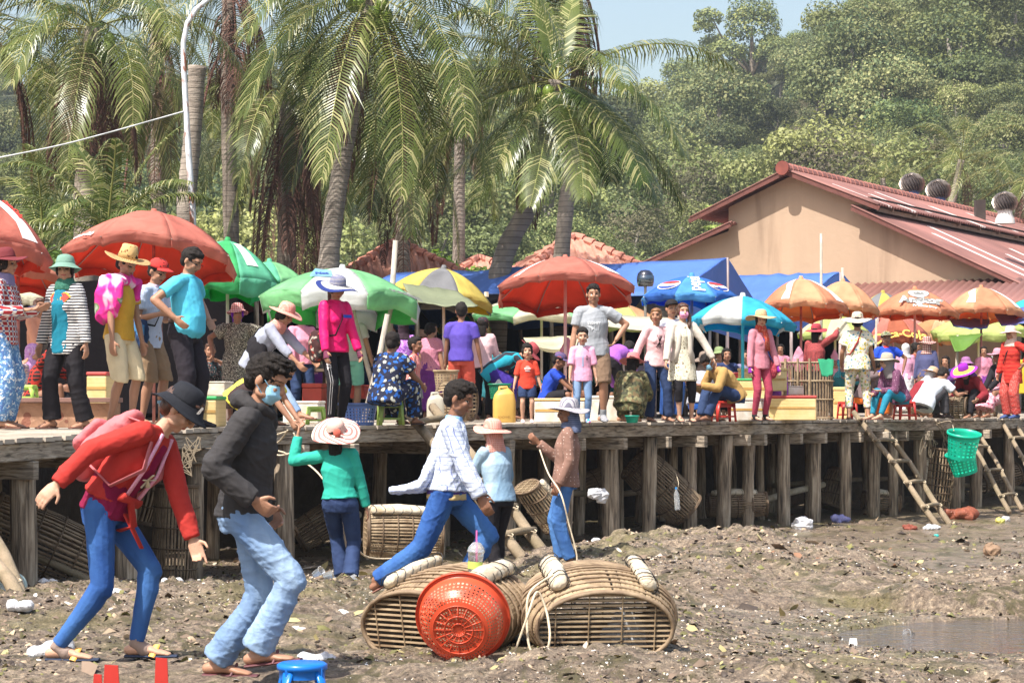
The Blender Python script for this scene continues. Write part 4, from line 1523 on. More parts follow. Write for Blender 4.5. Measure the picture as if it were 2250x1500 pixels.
EYEW = mat('eye white', (.42, .36, .32), .3, 0)
def fab(name, c, pat=None, bump=.004, bs=26, rough=.85, var=.10, vs=5, tr=0, **k):
 return mat('cloth ' + name, c, rough, var, vs, bump, bs, pat=pat, spec=.2, trans=tr, **k)
def ik(a, t, l1, l2, pole):
 d = t - a
 L = d.length
 m = (l1 + l2) * .998
 if L > m:
  t = a + d * (m / L)
  d = t - a
  L = m
 if L < abs(l1 - l2) * 1.05:
  L = abs(l1 - l2) * 1.05
  d = d.normalized() * L
  t = a + d
 x = (l1 * l1 - l2 * l2 + L * L) / (2 * L)
 h = math.sqrt(max(0, l1 * l1 - x * x))
 u = d.normalized()
 p = pole - u * pole.dot(u)
 if p.length < 1e-4:
  p = u.orthogonal()
 return a + u * x + p.normalized() * h, t
def rotv(v, axis, ang):
 return Matrix.Rotation(ang, 3, axis) @ v
XA, YA, ZA = V((1, 0, 0)), V((0, 1, 0)), V((0, 0, 1))
def person(px, D, z, H, face, label, skin='m', w=1.05, fem=False, kid=1.0, vox=.011, ph=.525, pf=0.0, pr=0.0, lean=3, side=0, twist=0, hy=0, hp=0, hr=0,
   rh=(.15, .03, .455), lh=(-.15, .03, .455), re=None, le=None, rf=(.06, 0.0), lf=(-.06, 0.0), rk=None, lk=None, rz_foot=0, lz_foot=0, rfa=0, lfa=0,
   top=None, bot=None, hair='short', hairm=None, hat=None, hatm=None, shoes=None, curl=.5, rcurl=None, lcurl=None, point=None, extra=None, seed=None, bust=None, belly=0,
   xyz=None, group=None, scarf=None, mask=None, gloves=None, glasses=False, socks=None, neckk=1.0, rpd=None, lpd=None, name='person'):
 X = (px - CX) / F * D
 loc = V((X, D, z)) if xyz is None else V(xyz)
 root = empty(name, loc, R(face + 180), label, 'person', group)
 sd = seed if seed is not None else int(abs(px) * 3 + D)
 k = H / 1.70
 hk = (1.0 * k ** .6) * kid if kid > 1 else k * 1.03
 up = ZA
 pel = V((pr, pf, ph)) * H
 d1 = rotv(rotv(up, XA, -R(lean * .7)), YA, R(side * .8))
 d2 = rotv(rotv(up, XA, -R(lean * 1.15)), YA, R(side * 1.1))
 wst = pel + d1 * .085 * H
 che = wst + d1.lerp(d2, .6).normalized() * .11 * H
 nek = che + d2 * .115 * H
 rgt0 = rotv(XA, ZA, 0)
 rgt = rotv(rotv(XA, ZA, R(twist)), YA, R(side))
 rgt = (rgt - d2 * rgt.dot(d2)).normalized()
 fwd = d2.cross(rgt)
 shw = (.100 if not fem else .087) * H * (1 if kid == 1 else .95)
 sh = {1: nek - d2 * .034 * H + rgt * shw, -1: nek - d2 * .034 * H - rgt * shw}
 hip = {1: pel - up * .012 * H + XA * .052 * H, -1: pel - up * .012 * H - XA * .052 * H}
 hd = {}
 A1, A2, L1, L2 = .172 * H, .148 * H, .245 * H, .238 * H
 J = {}
 for s_, ht, ep, ft, kp, fz, fa, cu in ((1, rh, re, rf, rk, rz_foot, rfa, rcurl), (-1, lh, le, lf, lk, lz_foot, lfa, lcurl)):
  t = V(ht) * H
  pole = V(ep) if ep else V((.45 * s_, -1, -.25))
  e, wr = ik(sh[s_], t, A1, A2, pole)
  an = V((ft[0] * H, ft[1] * H, .045 * H + fz * H))
  kpole = V(kp) if kp else V((.12 * s_, 1, .1))
  kn, an2 = ik(hip[s_], an, L1, L2, kpole)
  J[s_] = dict(sh=sh[s_], el=e, wr=wr, hip=hip[s_], kn=kn, an=an2, fa=fa, cu=curl if cu is None else cu)
 hdir = rotv(rotv(d2.lerp(up, .55).normalized(), XA, -R(hp * .35)), YA, R(hr))
 hc = nek + hdir * (.024 * H + .105 * hk)
 HM = Matrix.Rotation(R(-hy), 3, 'Z') @ Matrix.Rotation(R(hr), 3, 'Y') @ Matrix.Rotation(-R(hp), 3, 'X')
 hc = hc + HM @ V((0, .012 * hk, 0))
 def hpnt(x, y, zz_):
  return hc + HM @ (V((x, y, zz_)) * hk)
 # ---- body
 mb_ = MB()
 W = w * k
 tor = [(pel - up * .05 * H, .125 * W, .095 * W), (pel, .155 * W, .112 * W), (wst, (.122 if fem else .132) * W, .098 * W), (che, .145 * W, .108 * W), (nek - d2 * .045 * H, .112 * W, .075 * W), (nek, .055 * W, .055 * W)]
 mb_.tube([t[0] for t in tor], [(t[1], t[2]) for t in tor], 16, side=rgt)
 mb_.tube([sh[1], nek - d2 * .016 * H, sh[-1]], [.044 * W, .052 * W, .044 * W], 10, rnd=True)
 mb_.tube([nek - d2 * .03 * H, nek + hdir * .03 * H, hc - hdir * .04 * hk], [.056 * W * neckk, .047 * W * neckk, .047 * W * neckk], 12)
 for s_ in (1, -1):
  j = J[s_]
  mb_.tube([j['hip'] + up * .02 * H, j['hip'].lerp(j['kn'], .35), j['hip'].lerp(j['kn'], .8), j['kn']], [.078 * W, .071 * W, .052 * W, .048 * W], 12, rnd=True)
  back = (j['kn'] - j['hip']).cross(XA)
  cf = j['kn'].lerp(j['an'], .3) - V((0, .006 * H, 0))
  mb_.tube([j['kn'], cf, j['kn'].lerp(j['an'], .75), j['an']], [.047 * W, .052 * W, .034 * W, .030 * W], 12, rnd=True)
  mb_.tube([j['sh'], j['sh'].lerp(j['el'], .4), j['el']], [.046 * W, .043 * W, .034 * W], 10, rnd=True)
  mb_.tube([j['el'], j['el'].lerp(j['wr'], .3), j['wr']], [.035 * W, .036 * W, .024 * W], 10, rnd=True)
  fdir = rotv(YA, XA, R(-j['fa']))
  fup = rotv(up, XA, R(-j['fa']))
  a = j['an']
  mb_.tube([a - fdir * .022 * H - fup * .02 * H, a + fdir * .03 * H - fup * .016 * H, a + fdir * .075 * H - fup * .028 * H, a + fdir * .108 * H - fup * .034 * H],
     [(.030 * k, .030 * k), (.034 * k, .032 * k), (.042 * k, .02 * k), (.034 * k, .012 * k)], 10, side=XA, rnd=True)
  fd = (j['wr'] - j['el']).normalized()
  thumb_side = V((0, 1, 0)) - fd * fd.y
  if thumb_side.length < .3:
   thumb_side = V((0, 0, 1)) - fd * fd.z
  thumb_side.normalize()
  pn = fd.cross(thumb_side) * (-s_)      # palm normal towards the body
  pn.normalize()
  j['fd'], j['ts'], j['pn'] = fd, thumb_side, pn
  wq = j['wr']
  hs = k * (1 if kid == 1 else 1.05)
  mb_.tube([wq, wq + fd * .035 * hs, wq + fd * .088 * hs], [(.026 * hs, .017 * hs), (.040 * hs, .016 * hs), (.042 * hs, .013 * hs)], 10, side=thumb_side, rnd=True)
  for fi, (o_, ln) in enumerate(((.030, .070), (.010, .078), (-.011, .072), (-.030, .056))):
   cu = j['cu']
   if point == s_ and fi == 0:
    cu = .05
   b0 = wq + fd * .084 * hs + thumb_side * o_ * hs
   dd = fd
   pts = [b0 - fd * .02 * hs, b0]
   for q in range(3):
    dd = rotv(dd, thumb_side, 0)
    ang = cu * (.55 + .35 * q)
    dd = (dd * math.cos(ang) + pn * math.sin(ang)).normalized()
    pts.append(pts[-1] + dd * ln * hs * (.42, .33, .27)[q])
   rr_ = .0098 * hs
   mb_.tube(pts, [rr_, rr_, rr_ * .96, rr_ * .88, rr_ * .72], 7, rnd=True)
  t0 = wq + fd * .025 * hs + thumb_side * .03 * hs
  t1 = t0 + (fd * .6 + thumb_side * .75 + pn * .25).normalized() * .036 * hs
  t2 = t1 + (fd * .9 + thumb_side * .2 + pn * .4).normalized() * .034 * hs
  mb_.tube([t0 - thumb_side * .012 * hs, t0, t1, t2], [.013 * hs, .012 * hs, .0105 * hs, .008 * hs], 7, rnd=True)
 for c_, r_ in (((0, -.012, .024), (.076, .095, .089)), ((0, .018, -.03), (.061, .068, .078)), ((0, .052, -.088), (.026, .024, .02)), ((0, .070, .036), (.05, .022, .03)),
     ((.034, .062, -.022), (.024, .022, .022)), ((-.034, .062, -.022), (.024, .022, .022)), ((0, .076, -.056), (.026, .014, .015)),
     ((.079, -.012, -.008), (.010, .019, .031)), ((-.079, -.012, -.008), (.010, .019, .031)), ((.045, .02, -.062), (.022, .035, .022)), ((-.045, .02, -.062), (.022, .035, .022))):
  mb_.ell(hpnt(*c_), tuple(q * hk for q in r_), HM, 12, 8)
 mb_.tube([hpnt(0, .084, .018), hpnt(0, .099, -.012), hpnt(0, .098, -.026)], [.009 * hk, .013 * hk, .014 * hk], 8, rnd=True)
 for s_ in (1, -1):
  mb_.ell(hpnt(.012 * s_, .09, -.026), (.010 * hk, .011 * hk, .009 * hk), HM, 8, 6)
 me = remeshed(mb_, vox, 2, .45)
 me.name = 'person_body'
 sk = SKIN[skin]
 for m_ in (sk, EYEM, BROWM, LIPM if skin == 'l' or fem else LIPD, EYEW):
  me.materials.append(m_)
 cc = (centers(me) - np.array(hc)) @ np.array(HM) / hk
 mi = np.zeros(len(me.polygons), dtype=np.int32)
 x, y, zf = cc[:, 0], cc[:, 1], cc[:, 2]
 fr = y > .04
 ax = np.abs(x)
 ew = max(.0, vox - .006) * .35
 eye = fr & (((ax - .032) / (.015 + ew)) ** 2 + ((zf - .003) / (.0050 + ew)) ** 2 < 1)
 mi[eye] = 4 if vox < .0075 else 1
 mi[fr & (((ax - .032) / .0075) ** 2 + ((zf - .003) / .0070) ** 2 < 1)] = 1
 mi[fr & (ax < .017 + .032 + .002) & (ax > .014) & (np.abs(zf - .0095 - ew) < .0022 + ew * .3) & (vox < .0075)] = 1
 mi[fr & (ax > .013) & (ax < .052) & (np.abs(zf - .030 + (ax - .03) ** 2 * 8) < .0030 + ew * .4)] = 2
 mi[fr & (y > .06) & (((x) / (.025 + ew)) ** 2 + ((zf + .056) / (.0075 + ew * .4)) ** 2 < 1)] = 3
 me.polygons.foreach_set('material_index', mi)
 me.polygons.foreach_set('use_smooth', np.ones(len(me.polygons), dtype=bool))
 body = bpy.data.objects.new('body', me)
 COL.objects.link(body)
 body.parent = root
 def part(nm, mbx, m_, wr_=.006, fr_=26, sm=2, vx=None, ax_=None, mats2=None, post=None):
  e_ = remeshed(mbx, vx or vox, sm, .5)
  if wr_:
   wrinkle(e_, wr_ * k * (1.35 if vox < .0072 else 1), fr_ / k * (.8 if vox < .0072 else 1), sd, ax_)
   if vox < .0072 and wr_ > .004:
    wrinkle(e_, wr_ * k * .5, fr_ / k * 2.4, sd + 1, 'h')
  for q in (mats2 or [m_]):
   e_.materials.append(q)
  if post:
   post(e_)
  e_.polygons.foreach_set('use_smooth', np.ones(len(e_.polygons), dtype=bool))
  o_ = bpy.data.objects.new(nm, e_)
  COL.objects.link(o_)
  o_.parent = root
  return o_
 ctx = dict(root=root, J=J, pel=pel, wst=wst, che=che, nek=nek, d1=d1, d2=d2, rgt=rgt, fwd=fwd, H=H, k=k, W=W, hc=hc, HM=HM, hk=hk, hpnt=hpnt, part=part, sh=sh, hip=hip, vox=vox, sd=sd, up=up)
 # ---- trousers, skirts
 if bot:
  kind, bm_ = bot[0], bot[1]
  t_ = MB()
  g0 = .013 * k
  if kind in ('pants', 'slim', 'flare', 'shorts', 'capri', 'baggy'):
   t_.tube([pel - up * .055 * H, pel - up * .01 * H, wst - d1 * .012 * H], [(.135 * W + g0, .10 * W + g0), (.158 * W + g0, .118 * W + g0), (.128 * W + g0, .102 * W + g0)], 18, side=rgt0)
   for s_ in (1, -1):
    j = J[s_]
    a, b, c = j['hip'] + up * .01 * H, j['kn'], j['an']
    r0, r1, r2, r3 = {'slim': (.090, .064, .064, .042), 'capri': (.090, .064, .061, .052), 'pants': (.094, .072, .069, .060), 'flare': (.094, .070, .070, .082), 'shorts': (.098, .086, .084, .08), 'baggy': (.10, .09, .085, .08)}[kind]
    if kind == 'shorts':
     e_ = bot[2] if len(bot) > 2 else .85
     pt = [a, a.lerp(b, .5), a.lerp(b, e_)]
     if e_ > 1:
      pt = [a, a.lerp(b, .6), b, b.lerp(c, e_ - 1)]
     t_.tube(pt, [r0 * W, (r0 + .004) * W, r1 * W, r1 * W][:len(pt)], 14)
    else:
     e_ = .45 if kind == 'capri' else .96
     if len(bot) > 2:
      e_ = bot[2]
     en = b.lerp(c, e_)
     t_.tube([a, a.lerp(b, .45), b], [r0 * W, (r0 * .9) * W, r1 * W], 14, rnd=True)
     t_.tube([b + (a - b) * .05, b.lerp(en, .25), b.lerp(en, .6), en], [r1 * W, r2 * W, (r2 + r3) / 2 * W, r3 * W], 14)
   part({'shorts': 'shorts', 'slim': 'leggings'}.get(kind, 'trousers'), t_, bm_, .008 if kind != 'slim' else .004, 24, ax_='h')
  elif kind in ('skirt',):
   e_ = bot[2] if len(bot) > 2 else .12
   lowc = V(((J[1]['kn'].x + J[-1]['kn'].x) / 2, (J[1]['kn'].y + J[-1]['kn'].y) / 2, 0))
   hem = V((pel.x, (J[1]['an'].y + J[-1]['an'].y) / 2, e_ * H))
   mid = pel.lerp(hem, .5) + V((0, (J[1]['kn'].y + J[-1]['kn'].y) / 2 - pel.y, 0)) * .5
   t_.tube([wst - d1 * .01 * H, pel, mid, hem], [(.125 * W + g0, .10 * W + g0), (.165 * W + g0, .125 * W + g0), (.18 * W, .15 * W), (.19 * W, .17 * W)], 22, side=rgt0)
   part('skirt', t_, bm_, .02, 20, ax_='v')
 # ---- tops
 if top:
  kind, tm = top[0], top[1]
  opt = top[2] if len(top) > 2 else {}
  g1 = opt.get('g', .018) * k
  t_ = MB()
  hemz = opt.get('hem', .0)
  h0 = pel + d1 * (-.02 - hemz) * H if hemz >= 0 else pel - d1 * (.02 + hemz) * H
  fl = opt.get('flare', 0)
  by = belly * k
  b_off = fwd * by
  st = [(h0 + b_off * .3, .166 * W + g1 + fl * k, .126 * W + g1 + fl * k + by * .4), (pel + d1 * .03 * H + b_off * .8, .160 * W + g1 + fl * .5 * k, .110 * W + g1 + fl * .4 * k + by * .6), (wst + b_off, (.126 if fem else .134) * W + g1, .10 * W + g1 + by * .6), (che, .148 * W + g1, .112 * W + g1), (nek - d2 * .05 * H, .118 * W + g1 * .6, .086 * W + g1 * .5), (nek - d2 * .008 * H, .068 * W, .064 * W)]
  if opt.get('long'):
   hem = V((pel.x, pel.y + (J[1]['kn'].y - pel.y) * .3 + (J[-1]['kn'].y - pel.y) * .3, opt['long'] * H))
   st = [(hem, .165 * W + g1 + fl * k, .14 * W + g1 + fl * k), (hem.lerp(pel, .6), .168 * W + g1 + fl * .6 * k, .135 * W + g1 + fl * .5 * k)] + st[1:]
  t_.tube([q[0] for q in st], [(q[1], q[2]) for q in st], 20, side=rgt)
  t_.tube([sh[1], nek - d2 * .022 * H, sh[-1]], [.048 * W + g1 * .3, .058 * W, .048 * W + g1 * .3], 10, rnd=True)
  if bust or fem:
   for s_ in (1, -1):
    t_.ell(che + fwd * (.078 * W + g1 * .5) + rgt * s_ * .06 * W - d2 * .012 * H, (.055 * W, .045 * W, .055 * W), None, 10, 8)
  e_ = {'tank': -1, 'short': .62, 'long': 2, 'three': 1.5, 'elbow': 1.0}[kind]
  for s_ in (1, -1):
   j = J[s_]
   g2 = g1 * .7
   if e_ >= 0:
    es = opt.get('sl', 0) * k
    if e_ <= 1:
     en = j['sh'].lerp(j['el'], e_)
     t_.tube([j['sh'], j['sh'].lerp(en, .5), en], [.050 * W + g2, .052 * W + g2 + es * .5, .050 * W + g2 + es], 12)
    else:
     t_.tube([j['sh'], j['sh'].lerp(j['el'], .5), j['el']], [.050 * W + g2, .048 * W + g2 + es * .4, .041 * W + g2 + es * .6], 12, rnd=True)
     en = j['el'].lerp(j['wr'], min(1, e_ - 1) * .97)
     t_.tube([j['el'], j['el'].lerp(en, .5), en], [.041 * W + g2 + es * .6, .039 * W + g2 + es * .7, .031 * W + g2 + es], 12)
  part(opt.get('name', 'shirt'), t_, tm, opt.get('wr', .009), opt.get('fr', 20))
  if opt.get('collar'):
   t_ = MB()
   t_.tube([nek - d2 * .022 * H, nek + hdir * .012 * H], [(.076 * W, .07 * W), (.062 * W, .06 * W)], 14)
   part('collar', t_, opt['collar'], .002)
  if opt.get('open'):      # an open shirt or jacket: inner front panel shows
   ow = opt.get('ow', 1)
   t_ = MB()
   t_.tube([h0 + fwd * .03 * k, wst + fwd * (.022 * k), che + fwd * (.022 * k), nek - d2 * .03 * H + fwd * .012 * k],
     [(.075 * W * ow, .10 * W + g1 * 1.35), (.062 * W * ow, .096 * W + g1 * 1.35), (.066 * W * ow, .106 * W + g1 * 1.35), (.04 * W * ow, .085 * W)], 14, side=rgt)
   part('inner_shirt', t_, opt['open'], .006)
 # ---- hair
 hm_ = hairm or HAIRM
 if hair:
  t_ = MB()
  t_.ell(hpnt(0, -.026, .034), (.083 * hk, .094 * hk, .087 * hk), HM, 16, 12)
  if hair in ('short', 'quiff', 'bowl', 'boy'):
   t_.ell(hpnt(0, .018, .082), (.066 * hk, .066 * hk, .036 * hk), HM, 12, 8)
   t_.ell(hpnt(0, -.055, -.02), (.066 * hk, .05 * hk, .058 * hk), HM, 12, 8)
   g_ = random.Random(sd)
   for i in range(90 if vox < .009 else 20):
    a, b_ = g_.uniform(0, 6.28), g_.uniform(.1, 1.35)
    q = V((.078 * math.sin(b_) * math.cos(a), -.02 + .088 * math.sin(b_) * math.sin(a), .04 + .082 * math.cos(b_)))
    n_ = V((q.x, q.y + .02, q.z - .0)).normalized()
    ln = .009 if hair != 'quiff' or q.y < .02 else .022
    t_.tube([hpnt(*q), hpnt(*(q + n_ * ln * .6 + V((0, .012, .004)))), hpnt(*(q + n_ * ln + V((0, .028, .002))))], [.010 * hk, .008 * hk, .005 * hk], 5, rnd=True)
   if hair == 'bowl':
    t_.ell(hpnt(0, .048, .058), (.066 * hk, .04 * hk, .034 * hk), HM, 12, 8)
    for s_ in (1, -1):
     t_.ell(hpnt(.066 * s_, .01, .0), (.022 * hk, .045 * hk, .05 * hk), HM, 12, 8)
  if hair in ('long', 'pony', 'bun'):
   t_.ell(hpnt(0, .018, .078), (.070 * hk, .068 * hk, .036 * hk), HM, 12, 8)
   t_.ell(hpnt(0, -.05, -.02), (.072 * hk, .055 * hk, .07 * hk), HM, 12, 8)
   for s_ in (1, -1):
    t_.ell(hpnt(.068 * s_, .0, -.005), (.020 * hk, .045 * hk, .055 * hk), HM, 12, 8)
  if hair == 'long':
   b0 = hpnt(0, -.07, -.04)
   t_.tube([hpnt(0, -.05, 0), b0, b0 - ZA * .12 * hk - HM @ YA * .01 * hk, b0 - ZA * .22 * hk], [(.075 * hk, .045 * hk), (.07 * hk, .04 * hk), (.062 * hk, .032 * hk), (.035 * hk, .018 * hk)], 12, side=HM @ XA)
  if hair == 'pony':
   b0 = hpnt(0, -.11, .03)
   t_.ell(b0, .028 * hk)
   t_.tube([b0, b0 + HM @ V((0, -.045, -.03)) * hk, b0 + HM @ V((0, -.055, -.13)) * hk, b0 + HM @ V((0, -.03, -.24)) * hk], [.022 * hk, .034 * hk, .032 * hk, .012 * hk], 10, rnd=True)
  if hair == 'bun':
   t_.ell(hpnt(0, -.105, -.03), (.045 * hk, .04 * hk, .045 * hk), HM, 12, 8)
  if hair == 'side':
   t_.tube([hpnt(-.06, -.01, .0), hpnt(-.085, .03, -.09), hpnt(-.07, .07, -.2), hpnt(-.06, .08, -.28)], [.03 * hk, .03 * hk, .027 * hk, .012 * hk], 10, rnd=True)
   t_.ell(hpnt(0, .01, .075), (.072 * hk, .072 * hk, .036 * hk), HM, 12, 8)
   for s_ in (1, -1):
    t_.ell(hpnt(.068 * s_, .0, -.005), (.020 * hk, .045 * hk, .055 * hk), HM, 12, 8)
  part('hair', t_, hm_, .006, 70, 1, vx=min(vox, .008) if vox > .0065 else .0045)
 # ---- head wear
 if hat:
  add_hat(ctx, hat, hatm)
 if scarf:
  add_scarf(ctx, *scarf)
 if mask:
  t_ = MB()
  t_.tube([hpnt(0, .045, -.005), hpnt(0, .058, -.045), hpnt(0, .045, -.092)], [(.06 * hk, .035 * hk), (.062 * hk, .048 * hk), (.045 * hk, .03 * hk)], 16, side=HM @ XA)
  part('face_mask', t_, mask, .003, 60, 2, vx=min(vox, .008))
  t_ = MB()
  for s_ in (1, -1):
   t_.tube([hpnt(.055 * s_, .05, -.02), hpnt(.083 * s_, -.005, .02)], .0025 * hk, 5)
   t_.tube([hpnt(.052 * s_, .045, -.075), hpnt(.084 * s_, -.012, -.03)], .0025 * hk, 5)
  t_.build('ear_loops', mask, root)
 if gloves:
  for s_ in (1, -1):
   j = J[s_]
   t_ = MB()
   t_.tube([j['wr'] - j['fd'] * .05 * k, j['wr'], j['wr'] + j['fd'] * .09 * k], [(.036 * k, .034 * k), (.032 * k, .026 * k), (.048 * k, .021 * k)], 12, side=j['ts'])
   part('glove', t_, gloves, .003, 60, 1, vx=min(vox, .009))
 if glasses:
  t_ = MB()
  for s_ in (1, -1):
   t_.tube([hpnt(.034 * s_ + .02 * math.cos(a), .098, .002 + .015 * math.sin(a)) for a in np.linspace(0, 2 * PI, 13)], .0016 * hk, 4)
   t_.tube([hpnt(.053 * s_, .094, .004), hpnt(.082 * s_, -.01, .008)], .0022 * hk, 4)
  t_.build('glasses', mat('wire frame', (.05, .04, .04), .3, 0, metal=.6), root)
 for s_ in (1, -1):
  j = J[s_]
  fdir = rotv(YA, XA, R(-j['fa']))
  fup = rotv(up, XA, R(-j['fa']))
  a = j['an']
  if socks:
   t_ = MB()
   t_.tube([a + (j['kn'] - a).normalized() * .05 * H, a, a + fdir * .03 * H - fup * .02 * H], [.040 * k, .040 * k, .042 * k], 12, rnd=True)
   part('sock', t_, socks, .002, 60, 1)
  if shoes:
   if shoes[0] == 'sandal':
    t_ = MB()
    sol = -.044 * H + .007 * k
    t_.tube([a - fdir * .035 * H + fup * sol, a + fdir * .03 * H + fup * sol, a + fdir * .08 * H + fup * sol, a + fdir * .135 * H + fup * sol],
      [(.034 * k, .009 * k), (.040 * k, .009 * k), (.050 * k, .009 * k), (.030 * k, .009 * k)], 12, side=XA)
    so_ = t_.build('sandal', shoes[1], root, smooth=False)
    t_ = MB()
    sm_ = shoes[2] if len(shoes) > 2 else shoes[1]
    tw = .018 if len(shoes) > 2 else .007
    t_.tube([a + XA * .045 * k + fdir * .055 * H + fup * sol, a + fdir * .068 * H - fup * .004 * H, a - XA * .045 * k + fdir * .055 * H + fup * sol], [(tw * k, .005 * k)] * 3, 6, side=fdir)
    t_.build('strap', sm_, so_)
   else:
    t_ = MB()
    t_.tube([a - fdir * .028 * H - fup * .018 * H, a + fdir * .03 * H - fup * .014 * H, a + fdir * .08 * H - fup * .026 * H, a + fdir * .118 * H - fup * .033 * H],
      [(.040 * k, .038 * k), (.042 * k, .040 * k), (.050 * k, .026 * k), (.040 * k, .018 * k)], 12, side=XA, rnd=True)
    part('shoe', t_, shoes[1], .003, 60, 1)
 if extra:
  extra(ctx)
 return root
def add_hat(c, kind, m_):
 hk, HM, root = c['hk'], c['HM'], c['root']
 o = c['hpnt'](0, -.012, .055)
 T = HM @ Matrix.Rotation(R(8), 3, 'X')
 ms = m_ if isinstance(m_, (list, tuple)) else [m_]
 b = dict(bucket=(.155, -.055, .09), wide=(.235, -.035, .10), floppy=(.215, -.06, .10), sun=(.19, -.03, .10), straw=(.205, -.01, .125))
 mb_ = MB()
 if kind == 'cap':
  mb_.lathe([(.0, .075), (.05, .068), (.078, .042), (.09, .008), (.091, -.012)], 20, T, o, lambda p, a, i: V((p.x * hk, p.y * 1.12 * hk, p.z * hk)))
  root_ = mb_.build('cap', ms, root, smooth=True, solid=.004)
  mb_ = MB()
  q, f_ = [], []
  for j in range(5):
   for i in range(9):
    a = PI / 2 + (i - 4) / 4 * .95
    r_ = .09 + .075 * j / 4 * math.cos((i - 4) / 4 * 1.35)
    q.append(o + T @ (V((math.cos(a) * r_, math.sin(a) * r_ * 1.12, -.008 - .016 * j / 4 + .012 * math.cos((i - 4) / 4 * 1.5))) * hk))
  f_ = [(j * 9 + i, j * 9 + i + 1, j * 9 + i + 10, j * 9 + i + 9) for j in range(4) for i in range(8)]
  mb_.add(q, f_)
  mb_.build('peak', ms[-1:], root_, smooth=True, solid=.005)
  return
 if kind == 'helmet':
  mb_.lathe([(.0, .085), (.06, .078), (.1, .045), (.118, -.01), (.12, -.03)], 20, T, o, lambda p, a, i: V((p.x * hk, p.y * 1.1 * hk, p.z * hk)))
  mb_.build('helmet', ms, root, smooth=True, solid=.01)
  return
 R_, dz, hh = b[kind]
 g_ = random.Random(c['sd'])
 p1, p2 = g_.uniform(0, 6), g_.uniform(0, 6)
 n = 32
 def wob(p, a, i):
  t = max(0, (math.hypot(p.x, p.y) - .09) / R_)
  return V((p.x * hk, p.y * 1.1 * hk, (p.z + t * (.03 * math.sin(2 * a + p1) + .018 * math.sin(3 * a + p2))) * hk))
 cr = [(.0, hh), (.045, hh - .004), (.072, hh - .018), (.084, hh - .05), (.09, .01), (.092, -.004)] if kind != 'straw' else [(0, hh), (.055, hh), (.066, hh - .008), (.076, hh * .5), (.09, .0)]
 mb_.lathe(cr, n, T, o, lambda p, a, i: V((p.x * hk, p.y * 1.1 * hk, p.z * hk)))
 crown = mb_.build('hat_crown', ms[:1], root, smooth=True, solid=.004)
 mb_ = MB()
 br = [(.0905, -.002), (.11, -.01 + dz * .15), (.5 * (.09 + R_), dz * .5), (R_, dz)]
 if kind == 'bucket':
  br = [(.0905, 0), (.105, dz * .3), (R_ * .85, dz * .75), (R_, dz)]
 rows = []
 for i in range(len(br) - 1):
  for t in range(4):
   rows.append((lerp(br[i][0], br[i + 1][0], t / 4), lerp(br[i][1], br[i + 1][1], t / 4)))
 rows.append(br[-1])
 mb_.lathe(rows, n, T, o, wob)
 bm_ = ms[-1:]
 if len(ms) == 3:
  mb_.m = [1 if (len(rows) - 2 - (i // n)) < 3 else 0 for i in range(len(mb_.f))]
  bm_ = [ms[1], ms[2]]
 mb_.build('hat_brim', bm_, root, smooth=True, solid=.004)
def add_scarf(c, kind, m_):
 hk, HM, W, hp_ = c['hk'], c['HM'], c['W'], c['hpnt']
 t_ = MB()
 if kind in ('hood', 'hijab'):
  t_.ell(hp_(0, -.03, .02), (.092 * hk, .095 * hk, .098 * hk), HM, 16, 12)
  t_.tube([hp_(0, -.045, -.02), hp_(0, -.03, -.085), c['nek'] + c['d2'] * .005, c['nek'] - c['d2'] * .05 * c['H']],
    [(.088 * hk, .07 * hk), (.082 * hk, .075 * hk), (.10 * W, .09 * W), (.15 * W, .105 * W)], 16, side=HM @ XA)
 elif kind == 'neck':
  t_.tube([hp_(0, -.01, -.085), c['nek'] + c['d2'] * .01, c['nek'] - c['d2'] * .03 * c['H']], [(.074 * hk, .074 * hk), (.092 * W, .09 * W), (.11 * W, .095 * W)], 16, side=c['rgt'])
 elif kind == 'drape':      # hangs from the hat over neck and shoulders
  t_.tube([hp_(0, -.035, .05), hp_(0, -.045, -.04), hp_(0, -.06, -.13), hp_(0, -.065, -.2)], [(.085 * hk, .06 * hk), (.092 * hk, .062 * hk), (.11 * hk, .06 * hk), (.13 * hk, .05 * hk)], 16, side=HM @ XA)
  t_.tube([hp_(0, -.01, -.095), c['nek'] - c['d2'] * .01], [(.07 * hk, .07 * hk), (.09 * W, .085 * W)], 14, side=HM @ XA)
 c['part']('scarf', t_, m_, .010, 30, 2)
def torso_print(c, geo, m_, cx=0, cz=0, up_=.004, front=True, nm='chest_print', parent=None, g=.018):
 vs, fs = geo
 k, H = c['k'], c['H']
 shirt = [o for o in c['root'].children if o.name.startswith('shirt') or o.name.startswith('jacket')]
 me = shirt[0].data
 from mathutils.bvhtree import BVHTree
 bv = BVHTree.FromPolygons([v.co for v in me.vertices], [p.vertices for p in me.polygons])
 sgn = 1 if front else -1
 o0 = c['che'] + c['rgt'] * cx * k + c['d2'] * cz * k
 q = []
 for v in vs:
  p = o0 - c['rgt'] * v.x * k * sgn + c['d2'] * v.y * k + c['fwd'] * sgn * .5
  hit = bv.ray_cast(p, -c['fwd'] * sgn, 1)
  if hit[0] is None:
   q.append(o0 + c['fwd'] * sgn * .14 * k)
  else:
   q.append(hit[0] + hit[1] * up_ * k)
 mb_ = MB()
 mb_.add(q, fs)
 return mb_.build(nm, m_, shirt[0])
def rects(lst, n=3):
 vs, fs = [], []
 for (x, y, w_, h_) in lst:
  o = len(vs)
  for j in range(n + 1):
   for i in range(n + 1):
    vs.append(V((x + w_ * i / n, y + h_ * j / n, 0)))
  fs += [(o + j * (n + 1) + i, o + j * (n + 1) + i + 1, o + (j + 1) * (n + 1) + i + 1, o + (j + 1) * (n + 1) + i) for j in range(n) for i in range(n)]
 return vs, fs
